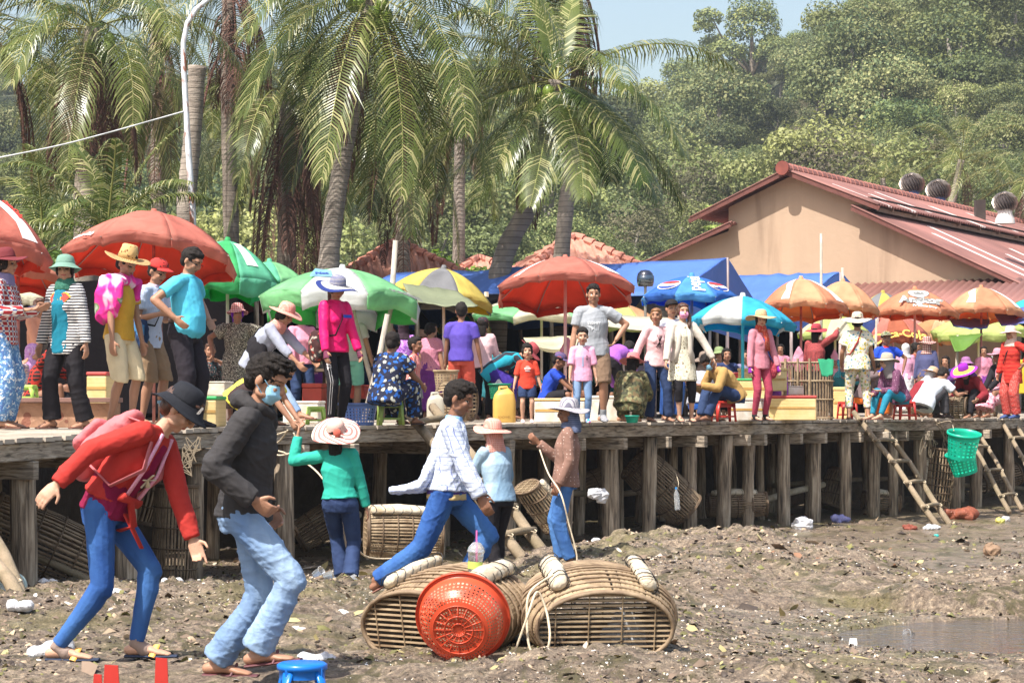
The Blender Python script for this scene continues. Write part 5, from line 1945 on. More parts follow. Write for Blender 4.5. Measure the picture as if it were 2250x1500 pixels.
def shoulder_bag(c, hipside, m_, size, label, strapm=None, z=.50, y=0, drop_from=None, x=None, name='shoulder_bag', flap=None, cat='bag', group=None):
 H, k, W = c['H'], c['k'], c['W']
 root = c['root']
 xx = (.17 * W + size[1] / 2 * .8) * hipside if x is None else x
 q = V((xx, y, z * H))
 Mw = root.matrix_basis.copy()
 bag = empty(name, Mw @ q, root.rotation_euler.z, label, cat, group)
 t_ = MB()
 sx, sy, sz = size[1], size[0], size[2]
 t_.tube([(0, 0, -sz / 2), (0, 0, -sz * .2), (0, 0, sz * .2), (0, 0, sz / 2)], [(sx * .42, sy * .44), (sx * .55, sy * .52), (sx * .52, sy * .5), (sx * .36, sy * .44)], 14, side=XA, rnd=True)
 e_ = remeshed(t_, max(c['vox'], .008), 2, .5)
 wrinkle(e_, .012, 26, c['sd'])
 e_.materials.append(m_)
 e_.polygons.foreach_set('use_smooth', np.ones(len(e_.polygons), dtype=bool))
 o_ = bpy.data.objects.new('pouch', e_)
 COL.objects.link(o_)
 o_.parent = bag
 if flap:
  t_ = MB()
  t_.box((hipside * sx * .5, 0, sz * .12), (.012, sy * .9, sz * .5))
  t_.build('flap', flap, bag, bevel=.004)
 far = c['sh'][-hipside] if drop_from != 'same' else c['sh'][hipside]
 up_ = c['nek'].lerp(far, .55) + c['d2'] * .045 * k
 for sg in (1, -1):
  t_ = MB()
  m1 = c['che'] + c['fwd'] * sg * (.148 * W)
  m2 = c['wst'] + c['fwd'] * sg * (.135 * W) + c['rgt'] * hipside * .08 * W
  if drop_from == 'same':
   m1 = far + c['fwd'] * sg * .07 * W - c['d2'] * .1 * k
   m2 = (m1 + q) / 2
  t_.tube([up_ - q, m1 - q, m2 - q, V((0, sg * sy * .3, sz * .42))], [(.011 * k, .004)] * 4, 6, side=c['d2'])
  t_.build('strap', strapm or m_, bag, smooth=True)
 return bag
def _dress(c, m_=None):
 t_ = MB()
 k, W, f = c['k'], c['W'], c['fwd']
 hem = V((c['pel'].x, c['pel'].y, .345 * c['H']))
 t_.tube([hem, c['pel'] - c['up'] * .02, c['wst'] + f * .006, c['che'] + f * .012, c['nek'] - c['d2'] * .035 * c['H'] + f * .012],
   [(.215 * W, .18 * W), (.178 * W, .145 * W), (.115 * W, .118 * W), (.10 * W, .128 * W), (.05 * W, .088 * W)], 22, side=c['rgt'])
 c['part']('dress', t_, m_ or fab('leaf print dress', (.62, .57, .44), p_floral(42, [(.10, .06, .03), (.26, .17, .05), (.62, .57, .44)], .34)), .014, 22, ax_='v')
# ---------------------------------------------------------------- cloths used by the crowd
BLK = fab('black', (.016, .014, .017))
CHA = fab('charcoal', (.040, .037, .038), bump=.003)
DEN = fab('denim', (.035, .10, .28), p_denim((.09, .22, .48)), bump=.003, bs=40)
DNB = fab('bright denim', (.016, .055, .22), p_denim((.05, .14, .36)), bump=.003, bs=40)
DND = fab('dark denim', (.018, .032, .085), p_denim((.035, .06, .14)), bump=.003, bs=40)
DNL = fab('washed denim', (.11, .19, .35), p_denim((.26, .36, .50)), bump=.003, bs=40)
SAND = mat('dark sandal', (.05, .03, .028), .7)
SANB = mat('brown sandal', (.16, .07, .05), .7)
GOLD = mat('gold strap', (.62, .33, .06), .5)
GREYS = fab('grey cloth', (.30, .31, .33))
WHT = fab('white', (.66, .66, .68))
SALM = fab('salmon gingham', (.56, .20, .15), p_check(60, (.66, .36, .30), .4))
PNK = fab('pink', (.74, .30, .42))
LPK = fab('pale pink', (.74, .46, .47))
RED = fab('red', (.50, .035, .03))
MAR = fab('maroon', (.22, .022, .03))
CRM = fab('cream', (.62, .55, .40))
BRN = fab('brown', (.19, .12, .075))
SHOEW = fab('trainer', (.38, .38, .40), p_stripe(1, 40, (.1, .1, .12), .4))
def dock(px, s_, H, face, label, **k):
 return person(px, F / s_, DECK + .004, H, face, label, vox=k.pop('vox', .0095 if s_ > 195 else (.0105 if s_ > 160 else .0125)), **k)
def S(b=.2, f=.17, r=.10):
 return dict(ph=b + .02, pf=-.1, rf=(.07, f), lf=(-.07, f + .02), lean=18)
# ------------------------------------------------ the row along the edge, from the left
dock(4, 245, 1.60, 82, 'person in red plaid shirt and maroon hat holding a phone at the left edge', fem=True, top=('long', fab('red plaid', (.30, .025, .03), p_plaid(22, (.55, .52, .50), (.05, .06, .22), .3)), {'hem': .03}),
  bot=('baggy', fab('blue white print', (.10, .22, .42), p_floral(45, [(.65, .68, .70), (.08, .15, .35), (.30, .45, .62)], .5))), hair='long', hat='sun', hatm=[fab('maroon felt', (.16, .03, .035))], scarf=('neck', fab('grey violet scarf', (.20, .17, .30))),
  rh=(.10, .17, .66), lh=(-.08, .18, .67), shoes=('sandal', SANB))
def superx(c):
 sh_ = [V((-.085, .045, 0)), V((-.055, .075, 0)), V((.055, .075, 0)), V((.085, .045, 0)), V((0, -.065, 0))]
 def poly(sc_):
  pts, fs = [], []
  for j in range(6):
   for i in range(7):
    t = j / 5
    y = lerp(.075, -.065, t)
    hw = .085 - max(0, t - .2) * .106 if t > .2 else .055 + t * .15
    pts.append(V((lerp(-hw, hw, i / 6) * sc_, (y + .005) * sc_ - .005, 0)))
  fs = [(j * 7 + i, j * 7 + i + 1, j * 7 + i + 8, j * 7 + i + 7) for j in range(5) for i in range(6)]
  return pts, fs
 torso_print(c, poly(1.5), mat('print yellow', (.62, .40, .03), .7), 0, .005, .006)
 torso_print(c, poly(1.36), mat('print red', (.55, .05, .03), .7), 0, .005, .009)
 torso_print(c, text_geo('S', .185, 1, .011), mat('print yellow', (.62, .40, .03), .7), 0, .012, .013)
dock(148, 242, 1.56, -28, 'person in green bucket hat, striped cardigan and teal T-shirt with shield emblem', fem=True, w=1.12, top=('long', fab('striped cardigan', (.62, .60, .58), p_stripe(2, 38, (.02, .02, .03), .5)), {'hem': .07, 'open': fab('teal jersey', (.012, .17, .25)), 'ow': 1.9}),
  bot=('flare', BLK), hair='long', hat='bucket', hatm=[fab('sage drill', (.16, .28, .22))], scarf=('neck', fab('green net scarf', (.03, .13, .09), p_dots(130, (.10, .25, .18), .3))), hy=-28, hp=0,
  rh=(.175, .05, .44), lh=(-.17, .03, .44), rf=(.07, .05), lf=(-.10, -.04), shoes=('sandal', SANB),
  extra=superx)
def towel(c):
 k, H = c['k'], c['H']
 t_ = MB()
 a = c['nek'] - c['d2'] * .02 * H
 b = c['sh'][1] + c['rgt'] * .03 * k
 t_.tube([a + c['d2'] * .03 * k - c['rgt'] * .06 * k, b + c['d2'] * .035 * k, b - c['d2'] * .12 * k + c['rgt'] * .02 * k, b - c['d2'] * .26 * k - c['fwd'] * .03 * k, b - c['d2'] * .37 * k - c['fwd'] * .09 * k],
   [(.09 * k, .06 * k), (.135 * k, .06 * k), (.15 * k, .05 * k), (.13 * k, .04 * k), (.05 * k, .03 * k)], 16, side=c['fwd'])
 t_.tube([a + c['fwd'] * .06 * k, c['sh'][-1] + c['d2'] * .03 * k + c['fwd'] * .02 * k, c['che'] - c['rgt'] * .1 * k + c['fwd'] * .10 * k], [(.08 * k, .06 * k), (.08 * k, .05 * k), (.04 * k, .03 * k)], 12)
 e_ = remeshed(t_, .009, 2)
 wrinkle(e_, .018, 18, 4, 'v')
 e_.materials.append(fab('pink towel', (.80, .04, .30), lambda nt, co, col: ramp(nt, tex(nt, co, 3.2, 2, .6), [(.40, (.80, .55, .68)), (.46, col), (.56, col), (.60, (.10, .22, .07)), (.66, (.75, .70, .68))]), tr=.1))
 e_.polygons.foreach_set('use_smooth', np.ones(len(e_.polygons), dtype=bool))
 q = c['root'].matrix_basis @ (b - c['d2'] * .4 * k)
 o_ = bpy.data.objects.new('beach_towel', e_)
 o_.matrix_basis = c['root'].matrix_basis
 COL.objects.link(o_)
 tag(o_, 'pink and white towel draped over the shoulder of the man in the patterned straw hat', 'towel')
dock(262, 236, 1.66, 68, 'person in patterned straw hat, mustard shirt and cream knee shorts looking down', skin='m', w=.95, top=('short', fab('mustard', (.60, .33, .04)), {'hem': .01}), bot=('shorts', fab('cream twill', (.66, .55, .36)), 1.04), hair='short',
  hat='straw', hatm=[fab('woven brown straw', (.56, .37, .16), p_floral(38, [(.14, .05, .02), (.56, .37, .16)], .38)), fab('plain straw', (.50, .33, .15), p_stripe(1, 60, (.22, .10, .04), .4))], hp=24, hy=6, lean=5,
  rh=(.15, .05, .44), lh=(-.12, .08, .46), rf=(.05, -.03), lf=(-.06, .04), extra=towel)
def p4x(c):
 shoulder_bag(c, 1, fab('navy bag', (.03, .06, .14), p_floral(10, [(.02, .04, .1), (.05, .16, .33)], .6)), (.19, .10, .20), 'navy blue shoulder bag hanging on the man in the red cap', BLK, .55, .06, flap=fab('bag flap blue', (.06, .20, .40)))
dock(322, 229, 1.63, 66, 'person in red cap, pale blue shirt and brown cargo shorts leaning to look down', w=1.02, top=('short', fab('pale blue poplin', (.46, .54, .70), p_stripe(0, 60, (.55, .60, .74), .3)), {'hem': .03, 'collar': fab('lilac towel', (.52, .42, .55)), 'sl': .01}), bot=('shorts', fab('brown cargo', (.27, .18, .11)), 1.02), hair='short', hat='cap', hatm=[fab('red cap', (.48, .04, .035))],
  hp=26, hy=10, lean=10, rh=(.10, .16, .66), re=(.2, -.6, -1), lh=(-.1, .16, .66), rf=(.05, 0), lf=(-.06, .06), extra=p4x)
def belt(c, m_=None):
 t_ = MB()
 W = c['W']
 t_.tube([c['pel'] + c['d1'] * .052 * c['H'], c['pel'] + c['d1'] * .072 * c['H']], [(.152 * W, .128 * W)] * 2, 20, caps=False, side=c['rgt'])
 b_ = t_.build('belt', m_ or mat('brown belt', (.06, .035, .03), .5), c['root'], smooth=True, solid=.005)
 t_ = MB()
 t_.box(c['pel'] + c['d1'] * .062 * c['H'] + c['fwd'] * .131 * W, (.05, .012, .04))
 t_.build('buckle', mat('steel buckle', (.5, .48, .45), .3, metal=.8), b_, bevel=.003)
dock(405, 236, 1.69, 70, 'person with glasses in bright cyan polo shirt and black trousers, hands on hips', skin='m', w=1.12, belly=.045, top=('short', fab('cyan jersey', (.09, .50, .68), bump=.002), {'hem': -.045, 'g': .012, 'wr': .006, 'collar': fab('cyan jersey', (.09, .50, .68))}), bot=('pants', fab('black trouser', (.022, .018, .024))), hair='short', hairm=HAIRM,
  hp=30, lean=4, glasses=True, rh=(.175, .035, .60), re=(.75, -1, -.2), lh=(-.17, .06, .60), le=(-.9, -.6, 0), curl=.25, rf=(.07, 0), lf=(-.07, .03), shoes=('shoe', BLK), extra=belt)
dock(522, 172, 1.50, 2, 'person in plaid bucket hat and black and cream speckled dress, hands on hips', fem=True, w=1.15, skin='d', top=('short', fab('speckled', (.04, .035, .03), p_floral(85, [(.68, .64, .52), (.60, .55, .42), (.10, .09, .07)], .42)), {'long': .30, 'g': .03, 'sl': .03}), bot=('skirt', fab('red hem', (.5, .05, .10), p_dots(60, (.75, .2, .3), .3)), .18), hair='long', hairm=fab('violet scarf', (.12, .01, .35)), hat='bucket',
  hatm=[fab('red plaid cotton', (.62, .48, .42), p_plaid(42, (.38, .08, .08), (.25, .04, .05), .4))], rh=(.21, .03, .58), re=(1, -.3, 0), lh=(-.21, .03, .58), le=(-1, -.3, 0), hy=-10)
dock(462, 164, 1.46, 12, 'elderly person in dark flowered blouse seated low behind the man in cyan', fem=True, skin='m', top=('short', fab('dark flowers', (.02, .025, .03), p_floral(60, [(.5, .5, .45), (.05, .25, .3), (.5, .2, .15)], .3)), {'g': .03}), bot=('skirt', BLK, .1), hair='short', hairm=HAIRB, rh=(.05, .2, .55), lh=(-.05, .2, .55), **S(.24))
def p8x(c):
 shoulder_bag(c, 1, BLK, (.24, .13, .26), 'black shoulder bag on the back of the woman bending in the salmon sun hat', BLK, .50, -.13, x=.1)
dock(598, 205, 1.54, 68, 'person in salmon sun hat and grey shirt bending forward over the pier edge', fem=True, top=('three', fab('grey blue heather', (.32, .34, .42)), {'hem': .04}), bot=('slim', DNL), hat='sun', hatm=[SALM, SALM], hair='long', scarf=('neck', SALM), skin='m', ph=.45, pf=-.14, lean=40, hp=30, hy=0,
  rh=(.08, .30, .36), lh=(-.08, .33, .40), rf=(.06, -.05), lf=(-.05, .22), rcurl=.8, shoes=('sandal', SANB), extra=p8x)
dock(568, 217, 1.56, 78, 'person in yellow shirt crouching to pull the rope up at the pier edge', fem=False, skin='m', top=('short', fab('yellow', (.70, .62, .08)), {}), bot=('shorts', fab('dark brown', (.05, .03, .03)), .9), hair='short', ph=.17, pf=-.16, lean=66, hp=45,
  rh=(.12, .27, .02), lh=(-.02, .27, .03), rf=(.07, .02), lf=(-.07, .05), curl=1.0, shoes=('sandal', SAND))
dock(662, 166, 1.50, 20, 'person in pink shirt and cream gloves standing behind the bending woman', fem=True, top=('long', PNK, {'collar': PNK}), bot=('pants', DND), hair='long', hat='sun', hatm=[CRM], rh=(.12, .16, .5), lh=(-.1, .15, .52), gloves=CRM)
def p11x(c):
 shoulder_bag(c, 1, fab('batik bag', (.05, .02, .02), p_floral(22, [(.25, .04, .03), (.02, .02, .02), (.35, .30, .25)], .4)), (.22, .12, .25), 'dark patterned bag on the hip of the woman in the hot pink jacket', BLK, .53, -.02)
 j = c['J'][1]
 k = c['k']
 a, b = j['hip'], j['kn']
 dn = (b - a).normalized()
 out = V((.72, .69, 0))
 out = (out - dn * out.dot(dn)).normalized()
 sdv = dn.cross(out)
 leg = [o for o in c['root'].children if o.name.startswith('leggings')][0]
 from mathutils.bvhtree import BVHTree
 me = leg.data
 bv = BVHTree.FromPolygons([v.co for v in me.vertices], [p.vertices for p in me.polygons])
 def cast(p, axis_a):
  h_ = bv.ray_cast(p + out * .4, -out, 1)
  return (h_[0] + h_[1] * .005) if h_[0] is not None else p + out * .09 * k
 mb_ = MB()
 vs, fs = text_geo('SPORT', .062 * k, 1.0, .003)
 o0 = a + dn * .17 * k
 mb_.add([cast(o0 + dn * v.x - sdv * v.y * -1, None) for v in vs], fs)
 mb_.build('lettering', LET_W, leg)
 for sg in (-1, 1):
  mb_ = MB()
  pts = [cast(lerp(a, b, t) + sdv * .012 * sg * k, None) for t in np.linspace(.52, .98, 8)] + [cast(lerp(b, j['an'], t) + sdv * .012 * sg * k, None) for t in np.linspace(.06, .9, 10)]
  mb_.tube(pts, [(.0035, .002)] * len(pts), 5)
  mb_.build('side_stripe', LET_W, leg)
 torso_print(c, rects([(-.02, -.018, .13, .036)], 5), mat('jacket blue band', (.02, .06, .42), .6), -.05, .03, .005)
dock(733, 207, 1.57, 42, 'person in hot pink jacket, black leggings and big navy striped sun hat', fem=True, top=('long', fab('hot pink shell', (.72, .008, .13), bump=.003, rough=.5), {'hem': .01, 'collar': fab('hot pink shell', (.72, .008, .13))}), bot=('slim', BLK), hair='long', hairm=HAIRB, hat='wide',
  hatm=[fab('navy straw', (.03, .05, .20), p_stripe(2, 70, (.60, .55, .42), .3)), fab('striped straw', (.62, .58, .46), p_stripe(2, 170, (.03, .05, .2), .4)), fab('navy rim', (.02, .035, .16))], hp=26, hy=4, rh=(.14, .10, .46), lh=(-.12, .14, .46),
  gloves=fab('striped glove', (.30, .05, .12), p_stripe(2, 50, (.03, .03, .04), .5)), rf=(.05, .03), lf=(-.06, .0), shoes=('shoe', fab('dotted shoe', (.02, .02, .08), p_dots(90, (.7, .4, .5), .3))), extra=p11x)
dock(768, 168, 1.55, 176, 'person seen from behind in grey T-shirt and mint green shorts under the parasol', top=('short', fab('pale grey', (.44, .43, .42))), bot=('shorts', fab('mint', (.22, .55, .42)), .85), rh=(.2, .0, .46))
PEA = fab('peacock print', (.02, .022, .045), p_floral(21, [(.03, .12, .42), (.02, .09, .34), (.42, .42, .36)], .42))
dock(862, 206, 1.50, 152, 'person in blue peacock feather print sitting on a green stool with their back to us', fem=True, w=1.18, skin='d', top=('short', PEA, {'g': .026, 'sl': .03, 'hem': .04}), bot=('baggy', PEA, .9), hair='bun', hairm=HAIRM, rh=(.12, .22, .28), lh=(-.1, .2, .3), hy=-8, shoes=('sandal', SAND), **S(.19, .2))
dock(908, 197, .93, 74, 'toddler in red striped shirt standing in the arms of the seated woman', kid=1.12, skin='d', w=1.08, top=('short', fab('red pinstripe', (.52, .07, .06), p_stripe(0, 60, (.7, .5, .45), .35)), {'collar': RED}), bot=('shorts', fab('grey short', (.2, .2, .2)), .9), hair='boy', rh=(.12, .1, .5))
dock(886, 160, 1.40, 176, 'person in dark hijab and violet flowered blouse seen from behind', fem=True, w=1.1, top=('long', fab('violet flowers', (.38, .14, .55), p_floral(50, [(.60, .45, .70), (.12, .03, .25)], .4))), bot=('skirt', BLK, .1), hair=None, scarf=('hood', fab('dark hijab', (.035, .02, .03))))
dock(945, 168, 1.30, 150, 'person in pink lace blouse with dark tied hair sitting behind the toddler', fem=True, w=1.15, top=('short', fab('pink lace', (.56, .22, .30), p_dots(70, (.35, .10, .18), .3))), bot=('skirt', fab('violet skirt', (.15, .03, .2)), .1), hair='bun', hy=30)
dock(858, 138, 1.50, 10, 'person in navy shirt far back under the light green parasol', top=('short', fab('navy', (.03, .045, .12))), bot=('pants', BLK))
dock(925, 136, 1.42, -10, 'person in small straw hat with blue band far back in the stalls', top=('short', BRN), bot=('pants', BLK), hat='bucket', hatm=[fab('tan straw', (.5, .28, .18))])
dock(1013, 172, 1.53, 172, 'boy in violet blue shirt and red shorts seen from behind', skin='d', top=('short', fab('violet blue', (.09, .06, .34)), {'g': .026}), bot=('shorts', fab('brick short', (.55, .09, .06)), .9), hair='boy', hy=-14, rh=(.17, .06, .44), lh=(-.15, .06, .42), w=.95)
dock(1060, 158, 1.44, 168, 'person in black patterned cap and pale pink blouse behind the boy in violet', fem=True, top=('long', LPK), bot=('pants', BLK), hat='cap', hatm=[fab('black floral cap', (.03, .03, .035), p_dots(45, (.4, .08, .07), .25))], hair='long', rh=(.14, .14, .5))
dock(1092, 150, 1.45, 84, 'person in teal checked head scarf seated in the shade', fem=True, skin='d', top=('long', fab('teal dark', (.02, .12, .14))), bot=('skirt', BLK, .1), hair=None, scarf=('hood', fab('teal check', (.03, .10, .16), p_plaid(30, (.05, .40, .42), (.02, .04, .12), .3))), **S(.22))
dock(1108, 160, 1.52, 84, 'person in maroon sun hat and striped colourful blouse bending far forward', fem=True, top=('long', fab('rainbow stripe', (.03, .03, .04), p_stripe(0, 8, (.02, .30, .40), .4)), {'hem': .06}), bot=('skirt', fab('indigo', (.04, .02, .20)), .2), hat='sun', hatm=[fab('dusty red', (.36, .07, .08))], hair='long', ph=.44, pf=-.12, lean=66, hp=58, rh=(.1, .34, .32), lh=(-.1, .34, .32))
def redx(c):
 m_ = mat('print white', (.66, .58, .56), .7)
 torso_print(c, text_geo('BIG 6 AND', .030, 1, .003), m_, 0, .015, .006)
 torso_print(c, text_geo('TIGERS', .036, 1, .003), m_, 0, -.035, .006)
 vs = [V((0, 0, 0))] + [V((.05 * math.cos(a), .04 * math.sin(a), 0)) for a in np.linspace(0, 2 * PI, 17)]
 torso_print(c, (vs, [(0, i, i + 1) for i in range(1, 17)]), mat('print pink', (.60, .25, .22), .7), 0, .04, .005)
dock(1158, 187, .885, 4, 'toddler with dark fringe in red shirt and denim shorts standing on the pier', kid=1.16, skin='l', w=1.16, vox=.0075, top=('elbow', fab('brick red jersey', (.55, .055, .03)), {'hem': .05, 'g': .022}), bot=('shorts', DND, .75), hair='bowl', rh=(.20, .06, .40), lh=(-.2, .05, .40), shoes=('shoe', fab('pink trainer', (.66, .50, .52))), extra=redx)
dock(1222, 174, 1.24, 80, 'boy in blue T-shirt and denim cap sitting behind the foam box', kid=1.03, skin='d', top=('short', fab('royal blue', (.02, .06, .42))), bot=('shorts', BLK, .9), hair='short', hat='cap', hatm=[fab('denim cap', (.06, .07, .18), p_check(40, (.25, .08, .10), .15))], hp=30, rh=(.1, .26, .26), lh=(-.1, .3, .26), **S(.22))
def sydx(c):
 m_ = mat('print pale', (.62, .64, .66), .7)
 torso_print(c, text_geo('SYDNEY', .042, 1, .002), m_, 0, .0, .005)
 torso_print(c, rects([(.0, -.09, .055, .004), (.0, -.03, .055, .004), (.0, -.09, .004, .06), (.051, -.09, .004, .064)], 1), m_, 0, .0, .005)
 roo = [(-.085, -.035), (-.07, -.025), (-.062, -.04), (-.04, -.035), (-.01, -.055), (.02, -.085), (-.005, -.07), (-.02, -.075), (-.03, -.09), (-.035, -.09), (-.03, -.07), (-.05, -.055), (-.075, -.042)]
 vs = [V((-.035, -.052, 0))] + [V((x, y, 0)) for x, y in roo]
 torso_print(c, (vs, [(0, i + 1, (i + 1) % len(roo) + 1) for i in range(len(roo))]), m_, 0, .0, .006)
dock(1303, 180, 1.69, 4, 'person in grey T-shirt with pale print and brown shorts, hand on hip, face to us', w=1.14, skin='m', vox=.0085, top=('short', fab('grey melange', (.30, .315, .34), bump=.003), {'hem': .02, 'g': .02}), bot=('shorts', fab('olive brown', (.20, .13, .085)), .98), hair='short', hp=2,
  rh=(.17, .05, .46), lh=(-.165, .05, .60), le=(-1, -.35, 0), rf=(.155, .02), lf=(-.075, 0), shoes=('shoe', SHOEW), socks=GREYS, extra=sydx)
def kidx(c):
 torso_print(c, rects([(-.012, -.16, .024, .24)], 6), fab('blue placket', (.30, .40, .58)), 0, -.02, .004, nm='placket')
 for q in range(3):
  torso_print(c, text_geo(('1A', '6 7', 'N8')[q], .026, 1, .002), BLK, -.075, .02 - .032 * q, .005)
dock(1279, 188, 1.08, 4, 'small boy in pink shirt and pale jeans in front of the man in grey', kid=1.1, skin='l', w=1.02, vox=.0075, top=('elbow', fab('pink oxford', (.72, .34, .48)), {'hem': .05, 'g': .022, 'collar': WHT}), bot=('slim', DNL), hair='boy', hp=6, rh=(.15, .10, .45), lh=(-.16, .03, .44),
  shoes=('shoe', fab('blue trainer', (.05, .25, .55), p_floral(40, [(.6, .6, .6), (.5, .05, .15), (.03, .2, .5)], .5))), extra=kidx)
dock(1338, 172, 1.52, 150, 'person in violet top and black leggings bent over behind the man in grey', fem=True, top=('long', fab('violet', (.30, .10, .42)), {}), bot=('slim', BLK), hair='long', ph=.50, lean=78, hp=60, rh=(.1, .3, .3), lh=(-.1, .3, .3), rf=(.1, 0), lf=(-.08, 0), socks=GREYS)
dock(1385, 178, 1.50, 165, 'person in camouflage and pink sun hat squatting beside the green basin', fem=True, w=1.1, top=('long', fab('camouflage', (.10, .10, .05), p_floral(24, [(.22, .20, .10), (.05, .05, .03), (.14, .10, .05)], .6)), {'g': .03}), bot=('baggy', fab('camouflage', (.1, .1, .05))), hat='sun', hatm=[fab('pink red hat', (.62, .20, .20))], hair='long', ph=.15, pf=-.1, lean=34, hp=20, rh=(.1, .26, .2), lh=(-.1, .26, .2))
def ponyx(c):
 bars = rects([(-.004, -.13, .008, .20)], 4)
 torso_print(c, bars, BLK, 0, .0, .005)
 for a in (.28, -.28, .5):
  vs = []
  for t in np.linspace(-.1, .1, 6):
   for w_ in (-.005, .005):
    vs.append(V((math.sin(a) * t + math.cos(a) * w_, math.cos(a) * t - math.sin(a) * w_ - .03, 0)))
  torso_print(c, (vs, [(i * 2, i * 2 + 1, i * 2 + 3, i * 2 + 2) for i in range(5)]), BLK, 0, 0, .006)
 torso_print(c, rects([(-.045, -.07, .09, .008)], 3), BLK, 0, 0, .006)
dock(1440, 175, 1.44, 22, 'girl with bleached ponytail in pale pink sweater and flared jeans', fem=True, skin='m', w=.95, top=('long', LPK, {'hem': .02, 'sl': .01}), bot=('flare', DND), hair='pony', hairm=HAIRG, hy=34, rh=(.2, -.04, .50), re=(.8, -1, 0), lh=(-.12, .08, .5), rf=(.06, 0), lf=(-.1, .05), shoes=('sandal', SAND), extra=ponyx)
dock(1474, 160, 1.66, 14, 'person in black cap and jeans standing behind the masked woman', skin='m', top=('short', fab('pale lilac', (.50, .50, .60))), bot=('pants', DNB), hair='short', hat='cap', hatm=[BLK], shoes=('sandal', SAND))
def jackx(c):
 for s_ in (1, -1):
  t_ = MB()
  k, W = c['k'], c['W']
  r, f = c['rgt'], c['fwd']
  pts = [c['nek'] - c['d2'] * .02 + r * s_ * .05 * W + f * .05 * W, c['che'] + r * s_ * .075 * W + f * .135 * W, c['wst'] + r * s_ * .09 * W + f * .12 * W, c['pel'] + r * s_ * .12 * W + f * .125 * W - c['up'] * .04]
  t_.tube(pts, [(.03 * k, .012 * k), (.032 * k, .012 * k), (.03 * k, .01 * k), (.035 * k, .01 * k)], 8, side=r)
  t_.build('lapel', fab('beige linen', (.56, .50, .43)), c['root'], smooth=True)
dock(1499, 177, 1.49, 8, 'woman in pink face mask, beige jacket and speckled short dress', fem=True, skin='l', w=.98, vox=.0085, top=('long', fab('beige linen', (.56, .50, .43)), {'hem': .0}), bot=('capri', BLK), hair='side', hairm=HAIRB, mask=fab('pink mask', (.75, .30, .48)), hy=-6, hp=4,
  rh=(.17, .13, .48), re=(.6, -1, 0), lh=(-.27, .08, .485), le=(-1, -.4, -.2), rf=(.03, .03), lf=(-.09, -.05), shoes=('sandal', SAND), rcurl=.9, extra=lambda c: (jackx(c), _dress(c)))
dock(1545, 166, 1.50, 155, 'person in grey shirt and brown sun hat squatting in blue shorts', skin='m', w=1.1, top=('long', fab('light grey', (.34, .35, .39))), bot=('shorts', fab('blue short', (.02, .10, .42)), .95), hat='sun', hatm=[fab('khaki hat', (.20, .15, .12))], scarf=('drape', fab('khaki hat', (.20, .15, .12))), hair='short', ph=.16, pf=-.1, lean=26, rh=(.12, .25, .3), lh=(-.1, .25, .3), shoes=('sandal', SAND), lf=(-.1, .15), rf=(.12, .1))
dock(1594, 169, 1.55, -64, 'person in mustard shirt and face mask hunched on a red stool', skin='d', top=('long', fab('ochre shirt', (.38, .23, .08)), {'g': .024}), bot=('pants', DND), hair='short', mask=fab('blue mask', (.25, .5, .66)), hp=50, rh=(.1, .26, .30), lh=(-.1, .3, .3), shoes=('sandal', SAND), **dict(S(.19, .2), lean=44))
dock(1596, 141, 1.50, 8, 'smiling person with dark hair in navy top seated behind the mustard shirt', fem=True, top=('long', fab('navy', (.03, .045, .12))), bot=('skirt', BLK, .1), hair='long', **S(.26))
dock(1580, 132, 1.50, 0, 'person in green sun helmet sitting far back in the stalls', top=('long', fab('violet grey', (.2, .18, .28))), bot=('skirt', BLK, .1), hat='bucket', hatm=[fab('olive hat', (.20, .26, .12))], **S(.30))
dock(1640, 134, 1.48, -20, 'person in dark clothes at the back between turquoise poles', fem=True, top=('long', fab('violet grey', (.2, .18, .28))), bot=('skirt', BLK, .1), hair='long', **S(.28))
def p33x(c):
 shoulder_bag(c, -1, fab('crimson fur bag', (.28, .03, .05), p_dots(60, (.45, .08, .1), .4)), (.20, .1, .17), 'crimson shaggy bag at the hip of the woman in dusty pink', fab('blue strap', (.08, .08, .3)), .47, .03)
 k, W = c['k'], c['W']
 t_ = MB()
 q = c['nek'] - c['d2'] * .05 * k + c['fwd'] * .10 * W
 t_.tube([q + c['d2'] * .05 * k, q - c['d2'] * .1 * k + c['fwd'] * .05 * k - c['rgt'] * .02, q - c['d2'] * .28 * k + c['fwd'] * .05 * k - c['rgt'] * .04], [(.05 * k, .03 * k), (.045 * k, .02 * k), (.05 * k, .012 * k)], 10, side=c['rgt'])
 t_.build('scarf_end', MATS['cloth red dotted scarf'], c['root'], smooth=True)
dock(1669, 163, 1.48, 30, 'woman in straw sun hat, dusty pink outfit, red scarf and purple gloves', fem=True, skin='l', w=.95, top=('long', fab('dusty pink', (.58, .22, .27)), {'hem': .03}), bot=('slim', fab('raspberry', (.36, .05, .09))), hat='wide', hatm=[fab('beige straw', (.52, .38, .22), p_stripe(2, 110, (.42, .29, .16), .4))], hair='long', hy=24, hp=6,
  scarf=('neck', fab('red dotted scarf', (.42, .05, .03), p_dots(55, (.6, .3, .2), .3))), rh=(.13, .03, .455), lh=(-.15, .10, .44), gloves=fab('purple glove', (.22, .02, .30)), socks=BLK, shoes=('sandal', SAND), lcurl=.3, extra=p33x)
dock(1792, 146, 1.42, 150, 'person in maroon hat and red patterned blouse reaching up behind the bamboo crate', fem=True, top=('long', fab('red lattice', (.32, .06, .06), p_dots(60, (.08, .03, .03), .35))), bot=('skirt', BLK, .1), hat='sun', hatm=[fab('maroon hat', (.34, .045, .06))], hair='long', rh=(.2, .1, .93), lh=(-.12, .1, .5))
FLO = fab('yellow flower print', (.66, .62, .50), p_floral(30, [(.62, .42, .05), (.10, .22, .30), (.66, .62, .5), (.55, .35, .30), (.25, .35, .15)], .48))
